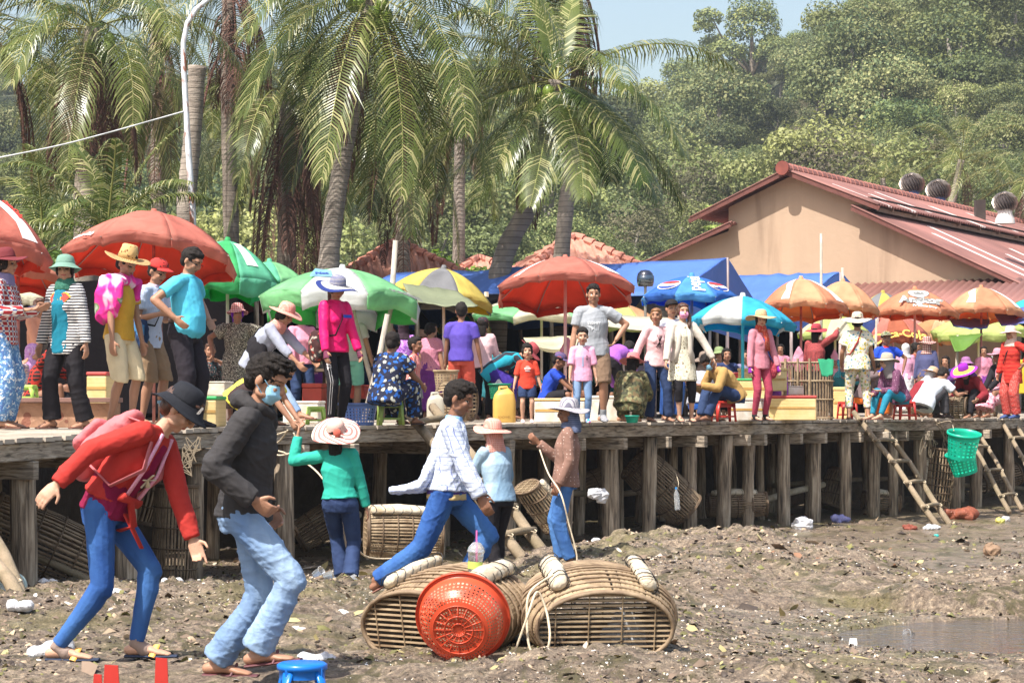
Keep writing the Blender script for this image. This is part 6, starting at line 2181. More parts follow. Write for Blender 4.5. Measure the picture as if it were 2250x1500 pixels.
def p35x(c):
 t_ = MB()
 b = c['fwd'] * -1
 W = c['W']
 t_.tube([c['nek'] + c['rgt'] * .06 * W + b * .05 * W, c['che'] + b * .15 * W, c['wst'] - c['rgt'] * .10 * W + b * .13 * W, c['wst'] - c['rgt'] * .16 * W], [(.016, .005)] * 4, 6, side=c['d2'])
 t_.build('bag_strap', fab('oxblood strap', (.25, .03, .03)), c['root'], smooth=True)
dock(1884, 151, 1.55, 172, 'woman seen from behind in yellow flower print pyjamas and wide sun hat', fem=True, skin='m', w=1.12, top=('short', FLO, {'hem': .04, 'g': .028, 'sl': .03}), bot=('capri', FLO, .72), hair='bun', hat='wide', hatm=[fab('flowered hat', (.50, .42, .33), p_floral(30, [(.3, .12, .12), (.2, .25, .15), (.6, .5, .4)], .4)), fab('cream brim', (.62, .55, .44))], rh=(.16, .12, .5), lh=(-.15, .12, .52), rf=(.10, 0), lf=(-.08, .02), shoes=('sandal', SAND), extra=p35x)
def p36x(c):
 t_ = MB()
 k, W, f = c['k'], c['W'], c['fwd']
 t_.tube([V((0, .02, .24 * c['H'])) + f * .11, c['pel'] + f * .1, c['wst'] + f * .10], [(.12 * W, .09 * W), (.14 * W, .08 * W), (.11 * W, .06 * W)], 14, side=c['rgt'])
 c['part']('apron', t_, fab('blue apron', (.015, .03, .30)), .01)
 torso_print(c, rects([(-.02, -.01, .045, .022)], 2), mat('badge red', (.5, .08, .1), .6), -.065, .0, .006, nm='badge')
dock(1946, 141, 1.34, 2, 'boy in royal blue polo with red collar, flowery cap and apron', kid=1.03, skin='d', top=('short', fab('royal polo', (.02, .07, .50)), {'collar': RED, 'g': .024}), bot=('shorts', BLK, 1.0), hair='short', hat='cap', hatm=[fab('flower cap', (.12, .12, .06), p_floral(50, [(.6, .5, .2), (.1, .2, .1), (.6, .6, .6)], .4)), CRM], rh=(.18, .05, .44), lh=(-.2, .03, .57), le=(-1, -.3, 0), extra=p36x)
dock(1908, 144, 1.45, 110, 'person in orange trousers squatting beside the flower print woman', fem=True, top=('long', fab('grey brown', (.14, .1, .1))), bot=('baggy', fab('orange', (.70, .16, .02))), hair='long', ph=.22, pf=-.08, lean=30, rf=(.08, .15), lf=(-.08, .2))
dock(1962, 151, 1.50, -58, 'smiling girl in grey sun hat, plum dotted jacket and teal leggings on a red stool', fem=True, skin='l', top=('long', fab('plum dots', (.14, .05, .10), p_dots(42, (.5, .35, .42), .2)), {'g': .026}), bot=('slim', fab('teal leggings', (.02, .20, .30))), hat='sun', hatm=[fab('stone hat', (.38, .34, .27))], scarf=('hood', fab('grey scarf', (.22, .2, .2))), hair=None, hy=38, hp=4, rh=(.06, .2, .25), lh=(-.05, .2, .28), shoes=('sandal', SANB), **dict(S(.185, .20), lean=30))
PLD = fab('brown plaid', (.55, .45, .38), p_plaid(34, (.24, .07, .07), (.12, .03, .03), .4))
dock(2036, 132, 1.34, 160, 'person in brown plaid hat and navy top standing behind the seated girl', fem=True, top=('long', fab('slate', (.07, .075, .16))), bot=('skirt', fab('brown', (.19, .12, .075)), .1), hat='sun', hatm=[PLD], scarf=('hood', PLD), hair=None)
dock(1990, 131, 1.26, 175, 'person in white blouse with pink shawl and brown woven basket on the back', fem=True, top=('long', fab('mauve', (.50, .25, .36))), bot=('skirt', WHT, .1), hair=None, scarf=('hood', fab('grey white cap', (.5, .5, .5))))
dock(2009, 128, 1.30, 60, 'dark haired person in rust shirt under the beer parasol', fem=True, skin='d', top=('short', fab('rust', (.30, .08, .05))), bot=('skirt', BLK, .1), hair='long')
dock(2022, 137, 1.45, 105, 'person in tan straw hat and maroon top squatting left of the white shirt', fem=True, w=1.1, top=('long', MAR), bot=('skirt', BRN, .05), hat='sun', hatm=[fab('tan hat', (.46, .30, .19))], hair=None, scarf=('hood', fab('pale cloth', (.5, .5, .5))), hp=30, ph=.17, pf=-.1, lean=40, rf=(.07, .1), lf=(-.07, .15), rh=(.1, .3, .2), lh=(-.1, .3, .2))
dock(2048, 143, 1.56, 128, 'person in white shirt and dark trousers squatting with bent back', w=1.15, skin='m', top=('short', fab('white blue', (.64, .66, .72)), {'hem': .04, 'g': .026}), bot=('pants', fab('grey trouser', (.06, .055, .06))), hair='short', hp=45, ph=.16, pf=-.12, lean=48, rf=(.08, .1), lf=(-.08, .16), rh=(.14, .3, .25), lh=(-.1, .3, .22), shoes=('shoe', SAND))
dock(2138, 141, 1.50, -40, 'person in purple and yellow sun hat and wine cardigan bending over the baskets', fem=True, top=('long', MAR, {'g': .03}), bot=('pants', BLK), hat='wide', hatm=[fab('violet crown', (.25, .02, .38)), fab('yellow brim', (.78, .62, .08)), fab('violet rim', (.3, .03, .42))], hair='long', hp=34, rh=(.14, .24, .16), lh=(-.16, .2, .2), **dict(S(.2, .2), lean=52))
dock(2122, 129, 1.46, 10, 'person in small violet hat crouching behind the yellow brimmed hat', fem=True, top=('long', fab('dark violet', (.08, .03, .13))), bot=('skirt', BLK, .1), hat='bucket', hatm=[fab('plum hat', (.28, .12, .26))], hair='long', **S(.22))
dock(2194, 136, 1.50, -58, 'person in dusty rose hat, black cardigan and pink flowered skirt sitting at right', fem=True, skin='d', top=('long', BLK, {'open': fab('pink flowers', (.62, .28, .34), p_floral(30, [(.65, .6, .58), (.35, .05, .1)], .4))}), bot=('skirt', fab('pink flowers', (.62, .28, .34)), .1), hat='sun', hatm=[fab('rose hat', (.48, .22, .27))], hair='long', rh=(.05, .18, .3), lh=(-.05, .2, .3), **S(.26, .2))
def p45x(c):
 shoulder_bag(c, 1, fab('blue bag', (.03, .05, .35)), (.12, .08, .14), 'small blue bag behind the woman in red at the right edge', BLK, .60, -.02)
dock(2224, 141, 1.43, -52, 'woman in pale pink sun hat and long red outfit, hand on hip', fem=True, skin='m', top=('long', fab('scarlet knit', (.40, .025, .02), p_stripe(2, 16, (.5, .05, .03), .3)), {'hem': .12, 'g': .022}), bot=('baggy', fab('red leopard', (.50, .06, .05), p_dots(60, (.62, .3, .25), .3))), hat='sun', hatm=[fab('powder hat', (.70, .50, .46))], hair=None, scarf=('hood', fab('powder scarf', (.62, .44, .36))), hp=10,
  rh=(.12, .1, .45), lh=(-.2, .05, .6), le=(-1, -.5, 0), shoes=('shoe', fab('blue shoe', (.05, .08, .2))), extra=p45x)
dock(58, 192, 1.50, 70, 'person in lilac checked scarf and plaid shirt sitting behind the stone ledge', fem=True, w=1.1, top=('long', fab('soft plaid', (.55, .42, .38), p_check(30, (.14, .12, .28), .2))), bot=('skirt', BLK, .1), hair=None, scarf=('hood', fab('lilac check', (.38, .16, .42), p_check(60, (.55, .35, .55), .3))), hp=10, lean=18, ph=.16, pf=-.05, rf=(.07, .1), lf=(-.07, .12))
dock(84, 184, 1.50, 50, 'dark haired person in peach blouse behind the striped cardigan', fem=True, top=('long', fab('peach', (.66, .32, .20))), bot=('skirt', BLK, .1), hair='long', hairm=HAIRB, hy=20, rh=(.08, .2, .55))
dock(104, 202, 1.45, 85, 'person in black and red shirt eating behind the stone ledge', fem=True, skin='d', top=('long', fab('black red check', (.03, .02, .02), p_check(24, (.35, .03, .02), .3))), bot=('skirt', BLK, .1), hair='long', rh=(.05, .16, .52), lh=(-.05, .18, .45), **S(.17, .15))
_src = {o['label']: o for o in COL.objects if o.name.startswith('person') and 'label' in o}
_a, _b, _c = [next(o for l_, o in _src.items() if t in l_) for t in ('navy top seated', 'pink lace blouse', 'teal checked head scarf')]
_d = next(o for l_, o in _src.items() if 'dark clothes at the back' in l_)
for px, s2, f_, o, lab in ((448, 150, -20, _a, 'person in navy top sitting in the shade right of the cyan polo'), (700, 140, 40, _b, 'person in pink lace deep in the shade right of the pink shirt'), (812, 132, 20, _a, 'person in navy top sitting left of the peacock print, far back'),
       (985, 134, -30, _d, 'person in grey violet top between the pink lace and the violet shirt'), (1140, 128, 30, _a, 'person in navy top far behind the toddler in red'), (1335, 126, -15, _c, 'person in teal head scarf in the dark right of the man in grey'),
       (1408, 130, 160, _d, 'person in grey violet top with back turned left of the ponytail girl'), (1715, 124, 10, _b, 'person in pink lace far behind the dusty pink outfit'), (1838, 128, -40, _c, 'person in teal head scarf left of the flower print woman'),
       (1925, 122, 25, _d, 'person in grey violet top in the dark behind the orange trousers'), (2078, 122, -25, _a, 'person in navy top in the dark right of the plaid hat'), (2160, 120, 20, _b, 'person in pink lace far back left of the rose hat')):
 q_ = copy_tree(o)
 q_.location = ((px - CX) / s2, F / s2, DECK + .004)
 q_.rotation_euler = (0, 0, R(f_ + 180))
 q_['label'] = lab
 q_['group'] = 'people deep in the stalls'
# ------------------------------------------------ people on the mud
def gz(px, D):
 return ground((px - CX) / F * D, D)
def backpack(c):
 root, k, H = c['root'], c['k'], c['H']
 m_ = fab('dusty rose nylon', (.52, .15, .16), bump=.004, rough=.6)
 o = c['che'] - c['fwd'] * .175 * k - c['d2'] * .06 * k
 bag = empty('backpack', root.matrix_basis @ o, root.rotation_euler.z, 'dusty pink backpack on the back of the girl in the red cardigan', 'backpack')
 t_ = MB()
 d, f = c['d2'], c['fwd']
 t_.tube([-d * .2 * k, -d * .08 * k, d * .08 * k, d * .19 * k], [(.11 * k, .07 * k), (.125 * k, .085 * k), (.115 * k, .075 * k), (.07 * k, .04 * k)], 18, side=c['rgt'], rnd=True)
 t_.tube([-d * .14 * k - f * .10 * k, d * .02 * k - f * .11 * k], [(.09 * k, .03 * k), (.085 * k, .03 * k)], 12, side=c['rgt'], rnd=True)
 e_ = remeshed(t_, .008, 3)
 wrinkle(e_, .016, 20, 2)
 e_.materials.append(m_)
 e_.polygons.foreach_set('use_smooth', np.ones(len(e_.polygons), dtype=bool))
 o_ = bpy.data.objects.new('pack', e_)
 COL.objects.link(o_)
 o_.parent = bag
 for s_ in (1, -1):
  t_ = MB()
  r = c['rgt'] * s_
  pts = [d * .17 * k + r * .06 * k, c['nek'] - o + r * .085 * k - d * .0 + f * .0, c['che'] - o + r * .105 * k + f * .145 * k, c['wst'] - o + r * .15 * k + f * .07 * k, -d * .15 * k + r * .12 * k]
  t_.tube(pts, [(.022 * k, .006)] * 5, 8, side=r)
  t_.build('strap', m_, bag, smooth=True)
def knots(c):
 k, W, H = c['k'], c['W'], c['H']
 f, r, d = c['fwd'], c['rgt'], c['d1']
 red = MATS['cloth scarlet cardigan']
 t_ = MB()
 t_.tube([c['pel'] - c['up'] * .03 + f * .01, c['wst'], c['wst'] + c['d2'] * .05], [(.172 * W, .135 * W), (.15 * W, .122 * W), (.13 * W, .11 * W)], 20, side=r)
 c['part']('inner_shirt', t_, fab('crimson jersey', (.20, .008, .045)), .010)
 for s_, l_ in ((1, .22), (-1, .17)):
  t_ = MB()
  a = c['wst'] + f * .15 * W
  t_.tube([a + r * s_ * .1, a, a - ZA * l_ * .5 + f * .05 * s_ - f * .02, a - ZA * l_ - f * .1 * s_], [(.03 * k, .016 * k), (.028 * k, .022 * k), (.034 * k, .01 * k), (.026 * k, .008 * k)], 10, side=r)
  t_.build('cardigan_tie', red, c['root'], smooth=True)
  t_ = MB()
  pts = [c['nek'] + r * s_ * .06 * W + f * .05 * W, c['che'] + r * s_ * .085 * W + f * .142 * W, c['wst'] + r * s_ * .07 * W + f * .15 * W]
  t_.tube(pts, [(.016 * k, .008 * k)] * 3, 8, side=r)
  t_.build('lace_trim', fab('pink lace trim', (.80, .36, .52), p_dots(120, (.8, .6, .7), .35)), c['root'], smooth=True)
 t_ = MB()
 g_ = random.Random(5)
 cpt = c['che'] + f * .16 * W - c['d2'] * .04
 for i in range(5):
  a = i * 1.256
  t_.tube([cpt, cpt + (r * math.cos(a) + c['d2'] * math.sin(a)) * .045 + f * .012], [(.008, .003), (.013, .004)], 6, rnd=True)
 t_.build('flower_print', CRM, c['root'])
 vs, fs = text_geo('B', .055, 1, .004)
 mb_ = MB()
 mb_.add([c['hpnt'](.055 - v.x * .8, .092 + v.x * .35, .075 + v.y) for v in vs], fs)
 mb_.build('hat_badge', LET_W, c['root'])
D_ = F / 430
person(240, D_, gz(240, D_) + .004, 1.60, 88, 'girl in red cardigan and black bucket hat stooping to point at the ground', fem=True, skin='l', vox=.0058, w=.94, top=('long', fab('scarlet cardigan', (.42, .035, .028), bump=.002), {'hem': -.06, 'open': fab('crimson jersey', (.20, .008, .045))}),
  bot=('slim', DNB), hair='short', hairm=HAIRB, hat='bucket', hatm=[fab('black felt', (.016, .017, .022))], ph=.488, pf=-.02, lean=40, twist=-28, hp=42, rh=(.17, -.125, .565), re=(.1, -1, .35), lh=(-.02, .275, .345), le=(-.3, -1, -.4),
  rf=(.05, -.155), lf=(-.05, .075), rk=(.1, 1, .2), lk=(-.05, 1, .25), curl=.75, point=-1, rcurl=.35, rfa=0, shoes=('sandal', fab('navy rubber', (.03, .04, .07)), GOLD), socks=fab('taupe sock', (.26, .19, .16)), extra=lambda c: (backpack(c), knots(c)))
def hood(c):
 k, W = c['k'], c['W']
 t_ = MB()
 n = c['nek']
 t_.tube([n + c['rgt'] * .09 * W + c['d2'] * .005, n + c['rgt'] * .06 * W - c['fwd'] * .07 * W + c['d2'] * .03, n - c['fwd'] * .105 * W + c['d2'] * .025, n - c['rgt'] * .06 * W - c['fwd'] * .07 * W + c['d2'] * .03, n - c['rgt'] * .09 * W + c['d2'] * .005],
   [.03 * W, .042 * W, .05 * W, .042 * W, .03 * W], 12, rnd=True)
 t_.tube([n + c['rgt'] * .07 * W + c['fwd'] * .03, n + c['fwd'] * .08 * W - c['d2'] * .02, n - c['rgt'] * .07 * W + c['fwd'] * .03], [.028 * W, .024 * W, .028 * W], 10, rnd=True)
 c['part']('hood', t_, CHA, .008)
 t_ = MB()
 t_.tube([c['pel'] + c['up'] * .0, c['pel'] + c['d1'] * .035], [(.176 * W, .142 * W), (.172 * W, .138 * W)], 22, side=c['rgt'])
 c['part']('ribbed_hem', t_, fab('charcoal rib', (.028, .025, .027), p_stripe(0, 120, (.04, .037, .04), .5)), .002)
D_ = F / 460
person(500, D_, gz(500, D_) + .004, 1.62, 80, 'young man in black hoodie, washed jeans and blue face mask stepping across the mud', skin='m', vox=.0056, w=.95, top=('long', CHA, {'hem': -.005, 'g': .020, 'sl': .006}), bot=('flare', DNL), hair='quiff', mask=fab('sky mask', (.30, .56, .74)), ph=.492, pf=.05, lean=8, hp=28, hy=0,
  rh=(.13, .12, .535), re=(.55, -1, -.3), lh=(-.15, .08, .50), rf=(.05, .10), rz_foot=.045, rk=(.05, 1, .35), lf=(-.05, -.055), lk=(-.05, 1, .05), curl=1.15, rfa=-8, shoes=('sandal', mat('maroon flip flop', (.10, .03, .035), .6)), extra=hood)
def tails(c):
 k, W = c['k'], c['W']
 chk = MATS['cloth window check']
 t_ = MB()
 b = c['fwd'] * -1
 a = c['wst'] + b * .08 * W
 t_.tube([a + c['d2'] * .12, a + b * .03, a - ZA * .12 + b * .10, a - ZA * .17 + b * .30], [(.13 * W, .04 * W), (.15 * W, .05 * W), (.17 * W, .035 * W), (.15 * W, .012 * W)], 18, side=c['rgt'])
 c['part']('shirt_tail', t_, chk, .018, 18, ax_='v')
 t_ = MB()
 t_.tube([c['pel'] - ZA * .045, c['pel'] + c['d1'] * .04, c['wst'] + c['d1'] * .03], [(.175 * W, .142 * W), (.168 * W, .136 * W), (.150 * W, .125 * W)], 20, side=c['rgt'])
 c['part']('inner_shirt', t_, fab('banded T-shirt', (.66, .64, .64), lambda nt, co, col: _bands(nt, co, col, c['pel'].z)), .006)
 t_ = MB()
 t_.tube([c['J'][1]['wr'] - c['J'][1]['fd'] * .02, c['J'][1]['wr'] - c['J'][1]['fd'] * .004], [.031 * k] * 2, 12, caps=False)
 t_.build('wristband', mat('orange band', (.7, .16, .03), .5), c['root'], smooth=True, solid=.003)
def _bands(nt, co, col, z0):
 s = nn(nt, 'SeparateXYZ')
 nt.links.new(co, s.inputs[0])
 r = nn(nt, 'MapRange')
 nt.links.new(s.outputs[2], r.inputs[0])
 r.inputs[1].default_value = z0 - .06
 r.inputs[2].default_value = z0 + .14
 return ramp(nt, r.outputs[0], [(0, (.55, .42, .20)), (.24, (.07, .04, .20)), (.60, (.66, .64, .64))], 'CONSTANT')
D_ = F / 332
person(945, D_, gz(945, D_) + .004, 1.57, 84, 'boy in open pale checked shirt and bright jeans striding behind the crab traps', skin='d', vox=.0066, w=.98, top=('long', fab('window check', (.62, .68, .80), p_check(36, (.22, .26, .55), .09), tr=.12), {'hem': -.03, 'g': .024, 'sl': .008, 'collar': fab('blue collar', (.22, .42, .75))}), bot=('pants', DNB), hair='quiff', ph=.435, pf=.07, lean=6, hp=20, hy=6,
  rh=(.12, .235, .405), re=(.3, -1, -.5), lh=(-.1, .19, .42), rf=(.05, -.225), rz_foot=.02, rk=(.1, 1, -.3), lf=(-.04, .12), lk=(-.05, 1, .1), curl=.5, rfa=-30, shoes=('sandal', SANB), extra=tails)
def tealx(c):
 k = c['k']
 t_ = MB()
 vs, fs = text_geo('G-STAR', .042, 1, .003)
 tr = [o for o in c['root'].children if o.name.startswith('trousers')][0]
 from mathutils.bvhtree import BVHTree
 bv = BVHTree.FromPolygons([v.co for v in tr.data.vertices], [p.vertices for p in tr.data.polygons])
 q = []
 for v in vs:
  p = c['pel'] + V((v.x + .04, -.5, v.y + .075))
  h_ = bv.ray_cast(p, V((0, 1, 0)), 1)
  q.append((h_[0] + V((0, -.004, 0))) if h_[0] is not None else p + V((0, .38, 0)))
 t_.add(q, fs)
 t_.build('lettering', LET_W, tr)
 mb_ = MB()
 p0 = c['hpnt'](.03, -.14, .07)
 mb_.ell(p0, (.035, .018, .035), None, 12, 8)
 mb_.build('hat_rosette', fab('brick rosette', (.42, .10, .07)), c['root'], smooth=True)
def _rings(nt, co, col):
 w_ = nn(nt, 'TexWave', wave_type='RINGS', rings_direction='Z')
 w_.inputs['Scale'].default_value = 8
 nt.links.new(co, w_.inputs['Vector'])
 g = nn(nt, 'Math', operation='GREATER_THAN')
 g.inputs[1].default_value = .55
 nt.links.new(w_.outputs[1], g.inputs[0])
 return mixc(nt, g.outputs[0], col, (.50, .17, .15))
STRAW = [fab('striped straw hat', (.66, .56, .48), p_stripe(2, 130, (.48, .16, .14), .42)), fab('ring straw brim', (.66, .56, .48), _rings)]
D_ = F / 265
person(758, D_, gz(758, D_) + .004, 1.43, 178, 'person in emerald shirt and dark jeans seen from behind handing up a rope', fem=True, skin='m', vox=.0075, w=1.0, top=('long', fab('emerald', (.03, .36, .27), bump=.003), {'hem': -.045, 'g': .02}), bot=('flare', DND), hair='long', hat='wide', hatm=STRAW, ph=.478, pr=-.03, side=-4, lean=4, hp=-22, hy=0,
  lh=(-.285, .08, .86), le=(-.3, -.3, -1), rh=(.125, .06, .42), rf=(.035, -.05), lf=(-.02, .06), curl=.9, rcurl=.5, shoes=('sandal', SAND), extra=tealx)
D_ = F / 246
person(1096, D_, gz(1096, D_) + .004, 1.45, -140, 'person in denim shirt and salmon gingham hat seen from behind on the mud', fem=True, skin='m', vox=.008, w=1.08, top=('long', fab('light denim shirt', (.20, .32, .44), p_denim((.36, .47, .56))), {'hem': .01}), bot=('pants', BLK), hair=None, hat='sun', hatm=[SALM, SALM], scarf=('drape', SALM), lean=10, pf=.0,
  rh=(.14, .2, .55), lh=(-.12, .24, .5), rf=(.04, .05), lf=(-.05, -.06), shoes=('sandal', SAND))
D_ = F / 250
person(1243, D_, gz(1243, D_) + .004, 1.47, -96, 'person in brown dotted shirt and grey striped sun hat hauling a rope', skin='d', vox=.0078, w=1.02, top=('long', fab('brown dots', (.23, .13, .10), p_dots(34, (.60, .48, .42), .16, .2)), {'hem': .02}), bot=('pants', DEN), hair=None, hat='sun', hatm=[fab('grey stripe', (.42, .40, .42), p_stripe(0, 60, (.16, .15, .2), .4))], scarf=('drape', fab('navy stripe scarf', (.05, .07, .13), p_stripe(2, 60, (.14, .16, .24), .4))), lean=-4, hp=4,
  lh=(-.14, .03, .50), le=(-.3, -1, .1), rh=(.08, .17, .74), re=(.3, -.5, -1), rf=(.04, .03), lf=(-.04, -.03), curl=1.1, shoes=('sandal', SAND))
# ---------------------------------------------------------------- baskets, traps, ladders and litter
BAM = mat('bamboo slat', (.33, .24, .15), .7, .5, 9, .002, 40, coord='Object', col2=(.14, .09, .055))
BAML = mat('pale bamboo slat', (.40, .30, .185), .65, .4, 8, .002, 40, col2=(.19, .125, .07))
CANE = mat('dark cane', (.13, .085, .05), .7, .4, 10)
FOAM = mat('dirty foam float', (.64, .57, .45), .8, .3, 9, .012, 25, col2=(.40, .31, .20))
ROPE = mat('pale rope', (.58, .48, .34), .9, .25, 30, .003, 120)
NETM = mat('black net cord', (.03, .03, .03), .8)
LOG = mat('round log', (.33, .25, .17), .85, .4, 3, .012, 9, (7, 7, .7), col2=(.19, .15, .09))
def place(name, loc, M, label, cat, group=None):
 r_ = empty(name, loc, 0, label, cat, group)
 if M is not None:
  r_.rotation_euler = M.to_euler()
 return r_
def axisM(d, up=V((0, 0, 1))):
 z = V(d).normalized()
 x = up.cross(z)
 x = x.normalized() if x.length > 1e-3 else V((1, 0, 0))
 return Matrix((x, z.cross(x), z)).transposed()
def trap(label, loc, d, L, ra, rb, slats=34, hoops=5, bulge=.12, m_=None, floats=0, grid=True, name='crab_trap', up=V((0, 0, 1)), sw=.011, group='woven crab traps', seed=1, hoopm=None, open_end=False, rods=9):
 g_ = random.Random(seed)
 r_ = place(name, loc, axisM(d, up), label, 'trap', group)
 m_ = m_ or BAM
 def rad(t):
  return 1 + bulge * (math.sin(PI * t) - .35)
 mb_ = MB()
 for i in range(slats):
  a = 2 * PI * i / slats + g_.uniform(-.02, .02)
  mb_.tube([V((math.cos(a) * ra * rad(t), math.sin(a) * rb * rad(t), (t - .5) * L)) for t in (0, .2, .5, .8, 1)], [(sw * g_.uniform(.7, 1.2), .0035)] * 5, 5, side=V((-math.sin(a), math.cos(a), 0)))
 mb_.build('slats', m_, r_)
 for h in range(hoops):
  t = h / (hoops - 1)
  mb_ = MB()
  e_ = h in (0, hoops - 1)
  for off in ((0, .014) if e_ else (0,)):
   pts = [V((math.cos(a) * ra * rad(t) * 1.03, math.sin(a) * rb * rad(t) * 1.03, (t - .5) * L + off)) for a in np.linspace(0, 2 * PI, 29)]
   mb_.tube(pts, .012 if e_ else .007, 6, caps=False)
  mb_.build('hoop', hoopm or CANE, r_, smooth=True)
 if grid:
  for e_ in ((-1,) if open_end else (-1, 1)):
   mb_ = MB()
   k = rad(0)
   n = rods
   for i in range(n):
    y = (i + .5) / n * 2 - 1
    w_ = math.sqrt(max(.02, 1 - y * y)) * ra * k
    mb_.tube([(-w_, y * rb * k, e_ * L / 2), (w_, y * rb * k, e_ * L / 2)], .0075, 5)
   for i in range(4):
    x = ((i + .5) / 4 * 2 - 1)
    w_ = math.sqrt(max(.02, 1 - x * x)) * rb * k
    mb_.tube([(x * ra * k, -w_, e_ * (L / 2 + .008)), (x * ra * k, w_, e_ * (L / 2 + .008))], .004, 5)
   mb_.build('end_grid', m_, r_)
 for i in range(floats):
  a = (2.15, .95, 1.5)[i]
  mb_ = MB()
  c_ = V((math.cos(a) * ra * 1.13, math.sin(a) * rb * 1.22, 0))
  lo, hi = -.42 * L, .30 * L
  mb_.tube([c_ + V((0, 0, lo)), c_ + V((0, .01, (lo + hi) / 2)), c_ + V((0, 0, hi))], [(.052, .036), (.06, .042), (.05, .036)], 12, side=V((-math.sin(a), math.cos(a), 0)), rnd=True)
  fl = mb_.build('foam_float', FOAM, r_, smooth=True)
  mb_ = MB()
  for q in range(7):
   z = lerp(lo, hi, q / 6)
   mb_.tube([c_ + V((-math.sin(a) * math.cos(b) * .062 + math.cos(a) * math.sin(b) * .045, math.cos(a) * math.cos(b) * .062 + math.sin(a) * math.sin(b) * .045, z + .02 * math.sin(2 * b))) for b in np.linspace(0, 2 * PI, 13)], .0028, 4, caps=False)
  mb_.build('net_cord', NETM, fl)
 return r_
def rope(pts, r_, label, m_=ROPE, name='rope', cat='rope', group=None, loops=None):
 out = []
 n = len(pts)
 for i in range(n - 1):
  p0, p1, p2, p3 = [V(pts[max(0, min(n - 1, i + k))]) for k in (-1, 0, 1, 2)]
  for q in range(7):
   t = q / 7
   out.append(.5 * ((2 * p1) + (p2 - p0) * t + (2 * p0 - 5 * p1 + 4 * p2 - p3) * t * t + (3 * p1 - p0 - 3 * p2 + p3) * t ** 3))
 out.append(V(pts[-1]))
 mb_ = MB()
 o0 = out[0]
 mb_.tube([p - o0 for p in out], r_, 6)
 return tag(mb_.build(name, m_, loc=o0, smooth=True), label, cat, group)
s_ = 405
fgz = ground((975 - CX) / s_, F / s_)
trap('large oval crab trap with white floats leaning behind the orange red basket', P(985, 1350, F / s_ + .16), (-.52, -.80, -.18), .60, .37, .22, 84, 11, .18, BAML, 2, seed=2, sw=.019, rods=14, hoopm=BAM)
trap('oval crab trap with its rod face towards us, right of the orange red basket', P(1310, 1345, F / s_ + .16), (.12, -.95, -.20), .58, .385, .215, 84, 11, .18, BAML, 2, seed=3, sw=.019, rods=14, hoopm=BAM)
q = P(1372, 1395, F / s_ + .1)
mb = MB()
mb.tube([(0, 0, -.07), (.0, 0, .02), (0, 0, .11)], [(.11, .09), (.12, .08), (.05, .03)], 12, rnd=True)
e_ = remeshed(mb, .01, 1)
wrinkle(e_, .03, 22, 3)
o_ = bpy.data.objects.new('plastic_bag', e_)
e_.materials.append(mat('white plastic film', (.62, .62, .64), .25, .1, 5, trans=.4))
o_.location = q
COL.objects.link(o_)
tag(o_, 'crumpled white plastic bag lying inside the right oval trap', 'plastic bag')
c_ = P(1175, 1410, F / s_ - .25)
rope([P(1215, 1262, 11.2), P(1165, 1300, 11.1), P(1158, 1360, 11.05), P(1165, 1425, 11), P(1195, 1440, 11), P(1208, 1400, 11), P(1200, 1340, 11.1), P(1180, 1300, 11.1), P(1160, 1350, 11), P(1135, 1420, 11), P(1120, 1449, 11)], .007, 'looped pale rope hanging between the two oval traps')
def holed(mb_, prof, n, rows, M=None, c=(0, 0, 0), wob=None, cols=None, step=2):
 k0 = len(mb_.f)
 mb_.lathe(prof, n, M, c, wob)
 keep = [f_ for q_, f_ in enumerate(mb_.f[k0:]) if not ((q_ // n) in rows and (q_ % n) % step == 1)]
 mb_.f = mb_.f[:k0] + keep
 mb_.m = mb_.m[:k0] + [mb_.mi] * len(keep)
def plastic(name, c, rough=.4, tr=.15):
 return mat('plastic ' + name, c, rough, .12, 4, trans=tr, spec=.5)
def rows_prof(pts, k):
 out = []
 for i in range(len(pts) - 1):
  for t in range(k):
   out.append((lerp(pts[i][0], pts[i + 1][0], t / k), lerp(pts[i][1], pts[i + 1][1], t / k)))
 return out + [pts[-1]]
s_ = 412
r0 = place('round_basket', P(1008, 1383, F / s_ - .34), axisM((.10, .93, .30)), 'orange red round plastic basket leaning on its side with its bottom towards us', 'basket')
mb = MB()
holed(mb, rows_prof([(.0, 0), (.03, 0)], 1) + rows_prof([(.032, 0), (.135, .0)], 12), 96, {1, 3, 5, 7, 9, 11}, step=2)
holed(mb, rows_prof([(.135, 0), (.175, .012), (.205, .05), (.225, .14)], 6), 120, {3, 5, 7, 9, 11, 13, 15}, step=2)
mb.lathe([(.225, .14), (.232, .165), (.245, .17), (.25, .155), (.252, .18), (.238, .185), (.228, .168)], 64)
for k in range(16):
 a = 2 * PI * k / 16
 mb.tube([V((math.cos(a) * .02, math.sin(a) * .02, -.003)), V((math.cos(a) * .132, math.sin(a) * .132, -.003))], .0028, 4)
for r_ in (.035, .075, .134):
 mb.tube([V((math.cos(a) * r_, math.sin(a) * r_, -.003)) for a in np.linspace(0, 2 * PI, 49)], .0035, 5, caps=False)
mb.build('shell', plastic('orange red', (.66, .085, .035)), r0, smooth=True)
MATS['plastic orange red'].node_tree.nodes['Principled BSDF'].inputs['Roughness'].default_value = .35
